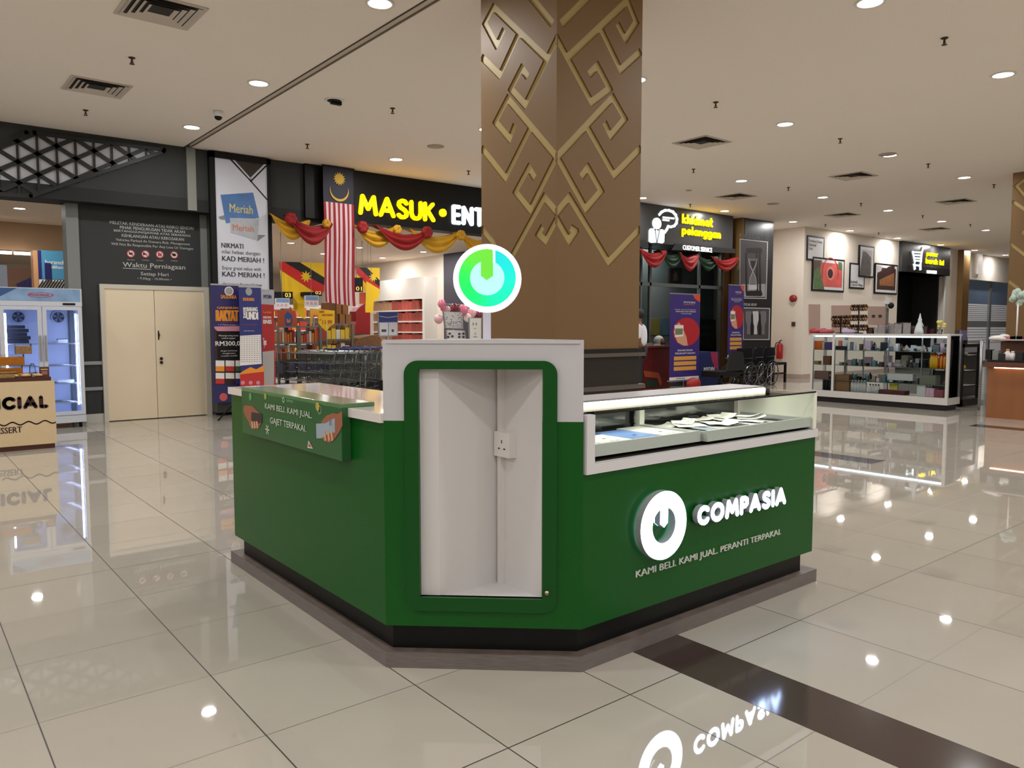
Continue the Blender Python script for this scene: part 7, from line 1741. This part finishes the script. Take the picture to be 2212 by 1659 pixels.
for i, (x_, m, l) in enumerate(((1762, mat('scarf_red', (150, 40, 50), .7), 'folded red cloth at the left end of the showcase top'), (1783, mat('scarf_pink', (165, 70, 84), .7), 'folded dusky pink cloth on the showcase top'), (1832, mat('scarf_lilac', (176, 160, 186), .7), 'folded lilac cloth between the bracelet racks'))):
    p = onx(x_, 717, IX + .15); tag(MB().ball((IX + .2, p.y, gt + .035), (.15, .14, .05), m).ball((IX + .16, p.y + .05, gt + .055), (.07, .08, .05), m).build('folded_cloth'), l, 'cloth')
p = onx(1987, 700, IX + .25); t = thing('figurine', (IX + .25, p.y, gt), 'pale glass robed figurine with pointed top on the showcase', 'figurine')
MB().lathe((IX + .25, p.y, gt), [(.09, 0), (.085, .06), (.06, .15), (.03, .22), (.035, .25), (.02, .28), (.006, .36)], mat('figurine_glass', (190, 200, 205), .15, coat=.5), 14).build('robe', t)
p = onx(2031, 700, IX + .25); t = thing('yellow_flowers', (IX + .25, p.y, gt), 'small bunch of yellow flowers in a clear vase at the showcase corner', 'flowers')
MB().lathe((IX + .25, p.y, gt), [(.03, 0), (.045, .08)], clearw, 10).build('vase', t)
fl_ = MB()
for k in range(9): fl_.ball((IX + .25 + ri.uniform(-.05, .05), p.y + ri.uniform(-.09, .09), gt + .13 + ri.uniform(0, .09)), (.03, .03, .025), mat('petal_yellow', (215, 200, 90), .6), 8, 5)
for k in range(4): fl_.tube([(IX + .25, p.y, gt + .01), (IX + .25 + ri.uniform(-.04, .04), p.y + ri.uniform(-.06, .06), gt + .16)], .004, mat('stem_green', (60, 90, 50)), 4)
fl_.build('blossoms', t)
# dark cabinets behind the island
dkm = mat('cabinet_black', (22, 21, 22), .35)
BY = 5.6
x0, x1 = ony(2079, 800, BY).x, ony(2118, 800, BY).x
zt2 = ony(2090, 743, BY).z
t = thing('black_glass_cabinet', (x0, BY, 0), 'black framed glass cabinet between the showcase and the wooden counter', 'cabinet')
b = MB()
for xa_ in (x0, x1 - .06):
    for ya_ in (BY, BY + .5): b.box(xa_, xa_ + .06, ya_, ya_ + .05, 0, zt2, dkm)
b.box(x0, x1, BY, BY + .55, zt2 - .06, zt2, dkm).box(x0, x1, BY, BY + .55, 0, .12, dkm).box(x0, x1, BY + .5, BY + .55, .1, .62, dkm); b.build('frame', t)
for z in (.35, .62, .9): MB().box(x0 + .05, x1 - .05, BY + .03, BY + .5, z - .01, z + .01, dkm).build('shelf', t)
for i, (px_, z, m, h, l) in enumerate(((2084, .91, mat('shoe_brown', (84, 46, 32), .6), .12, 'brown leather goods on the top shelf of the black cabinet'), (2104, .91, mw, .06, 'pale folded cloth on the top shelf of the black cabinet'), (2086, .63, black, .13, 'black bag on the middle shelf of the black cabinet'), (2100, .63, mye, .12, 'yellow handled tool bag on the middle shelf of the black cabinet'), (2084, .36, mat('goods_rose', (150, 70, 86), .5), .1, 'rosy bundle on the lower shelf of the black cabinet'))):
    p = ony(px_ - 2, 800, BY); tag(MB().ball((p.x, BY + .22, z + h * .5), (.15, .12, h * .5), m).box(p.x - .1, p.x + .1, BY + .15, BY + .3, z, z + h * .6, m).build('stored_bag'), l, 'bag')
p = ony(2082, 742, BY); fr = FY(BY + .1)
tag(MB().prism(fr, [fr.px(*q) for q in cE([(235, 245), (250, 90), (330, 95), (352, 240)])], -.02, 0, mat('lilac_board', (112, 106, 146), .5)).prism(fr, [fr.px(*q) for q in cE([(235, 245), (250, 90), (272, 235)])], -.1, -.02, dkm).fbox(fr, fr.px(2078, 735)[0], fr.px(2090, 735)[0], zt2 - .0, fr.px(2080, 735)[1], -.02, 0, dkm).build('lilac_board'), 'small lilac board standing on the black cabinet', 'board')
t = MB().box(ony(2082, 745, 6.4).x, ony(2124, 745, 6.4).x, 6.4, 6.8, .9, ony(2100, 735, 6.4).z, mat('till_grey', (120, 122, 130), .5)).box(ony(2082, 745, 6.4).x, ony(2124, 745, 6.4).x, 6.4, 6.8, 0, .9, dkm)
tag(t.build('till_stand'), 'grey monitor stand behind the black cabinet', 'stand')
p = ony(2131, 800, 5.0)
tag(MB().tube([(p.x + .3, 5.2, 0), (p.x + .3, 5.2, ony(2131, 735, 5.2).z)], .022, alu, 8).build('metal_pole'), 'thin metal pole at the corner of the wooden counter', 'pole')

# ================================================================== WOODEN COUNTER (right edge)
WX = 13.3
wy1 = onx(2128, 850, WX).y; wy0 = wy1 - 2.2
wood = mat('counter_wood', (132, 82, 44), .45, noise=.12, nscale=6, stretch=(1, 1, .2)); woodd = mat('counter_wood_dark', (92, 52, 34), .4, noise=.1, nscale=8)
t = thing('wooden_counter', (WX, (wy0 + wy1) / 2, 0), 'wooden service counter with light strip under its top at the right edge', 'counter')
zA = onx(2170, 794, WX).z; zB = onx(2170, 783, WX).z; zC = onx(2170, 764, WX + .3).z
MB().box(WX + .07, WX + .7, wy0, wy1, 0, zA, wood).build('body', t)
MB().box(WX, WX + .72, wy0, wy1 + .03, zA, zB, woodd).build('top_slab', t)
MB().tube([(WX + .04, wy0, zA - .008), (WX + .04, wy1 - .1, zA - .008)], .008, mat('warm_strip', (255, 210, 170), .4, emit=7), 8).build('light_strip', t)
zD = onx(2170, 735, WX + .6).z
MB().box(WX + .55, WX + .65, wy0, wy1, zB, zD, woodd).box(WX + .35, WX + .75, wy0, wy1 - .05, zD, zD + .02, mat('shelf_pale', (180, 170, 165), .5)).build('upper_screen', t)
MB().box(WX + .02, WX + .5, wy0, wy1, zB, zB + .03, black).build('black_tray', t)
for i, (px_, h, m, l) in enumerate(((2138, .16, black, 'black cylinder box at the left end of the wooden counter'), (2151, .15, mat('card_grey', (120, 124, 124), .4), 'grey glass card on the wooden counter'), (2166, .1, mk, 'dark box on the wooden counter'), (2176, .17, mat('bottle_amber', (190, 150, 80), .4), 'amber capped white jar on the wooden counter'), (2187, .14, mw, 'white round jar on the wooden counter'), (2203, .12, mk, 'dark jar at the right edge on the wooden counter'))):
    p = onx(px_, 780, WX + .2)
    if i in (3, 4): bottle(WX + .2, p.y, zB + .03, .05, h, mw, m, l, 'jar')
    else: tag(MB().box(WX + .15, WX + .25, p.y - .05, p.y + .05, zB + .03, zB + .03 + h, m).build('counter_box'), l, 'box')
for i in range(3):
    p = onx(2184 + i * 14, 733, WX + .5); tag(MB().box(WX + .42, WX + .62, p.y - .09, p.y + .08, zD + .02, zD + .065, [mat('book_pink', (176, 110, 120)), mat('book_grey', (120, 116, 120)), mat('book_maroon', (96, 40, 50))][i]).build('book'), '%s flat book from the left on the top ledge of the wooden counter' % ORD[i], 'book', 'books on the wooden counter ledge')
p = onx(2160, 731, WX + .5)
tag(MB().ball((WX + .5, p.y, zD + .03), (.12, .16, .05), mw).ball((WX + .5, p.y - .06, zD + .06), (.07, .08, .04), mw).build('folded_white_cloth'), 'crumpled white cloth on the top ledge of the wooden counter', 'cloth')
p = onx(2197, 700, WX + .45); zt3 = onx(2197, 650, WX + .45).z
t = thing('fabric_flower', (WX + .45, p.y, zD + .02), 'pale mint fabric flower ball on a tall white stick above the wooden counter', 'flower')
MB().tube([(WX + .45, p.y, zD + .02), (WX + .45, p.y, zt3)], .012, wht, 8).build('stick', t)
b = MB(); mint = mat('mint_fabric', (176, 196, 184), .7)
for k in range(12): b.ball((WX + .45 + ri.uniform(-.06, .06), p.y + ri.uniform(-.09, .09), zt3 + .02 + ri.uniform(-.07, .13)), (.05, .05, .05), mint, 8, 5)
b.build('flower_head', t)
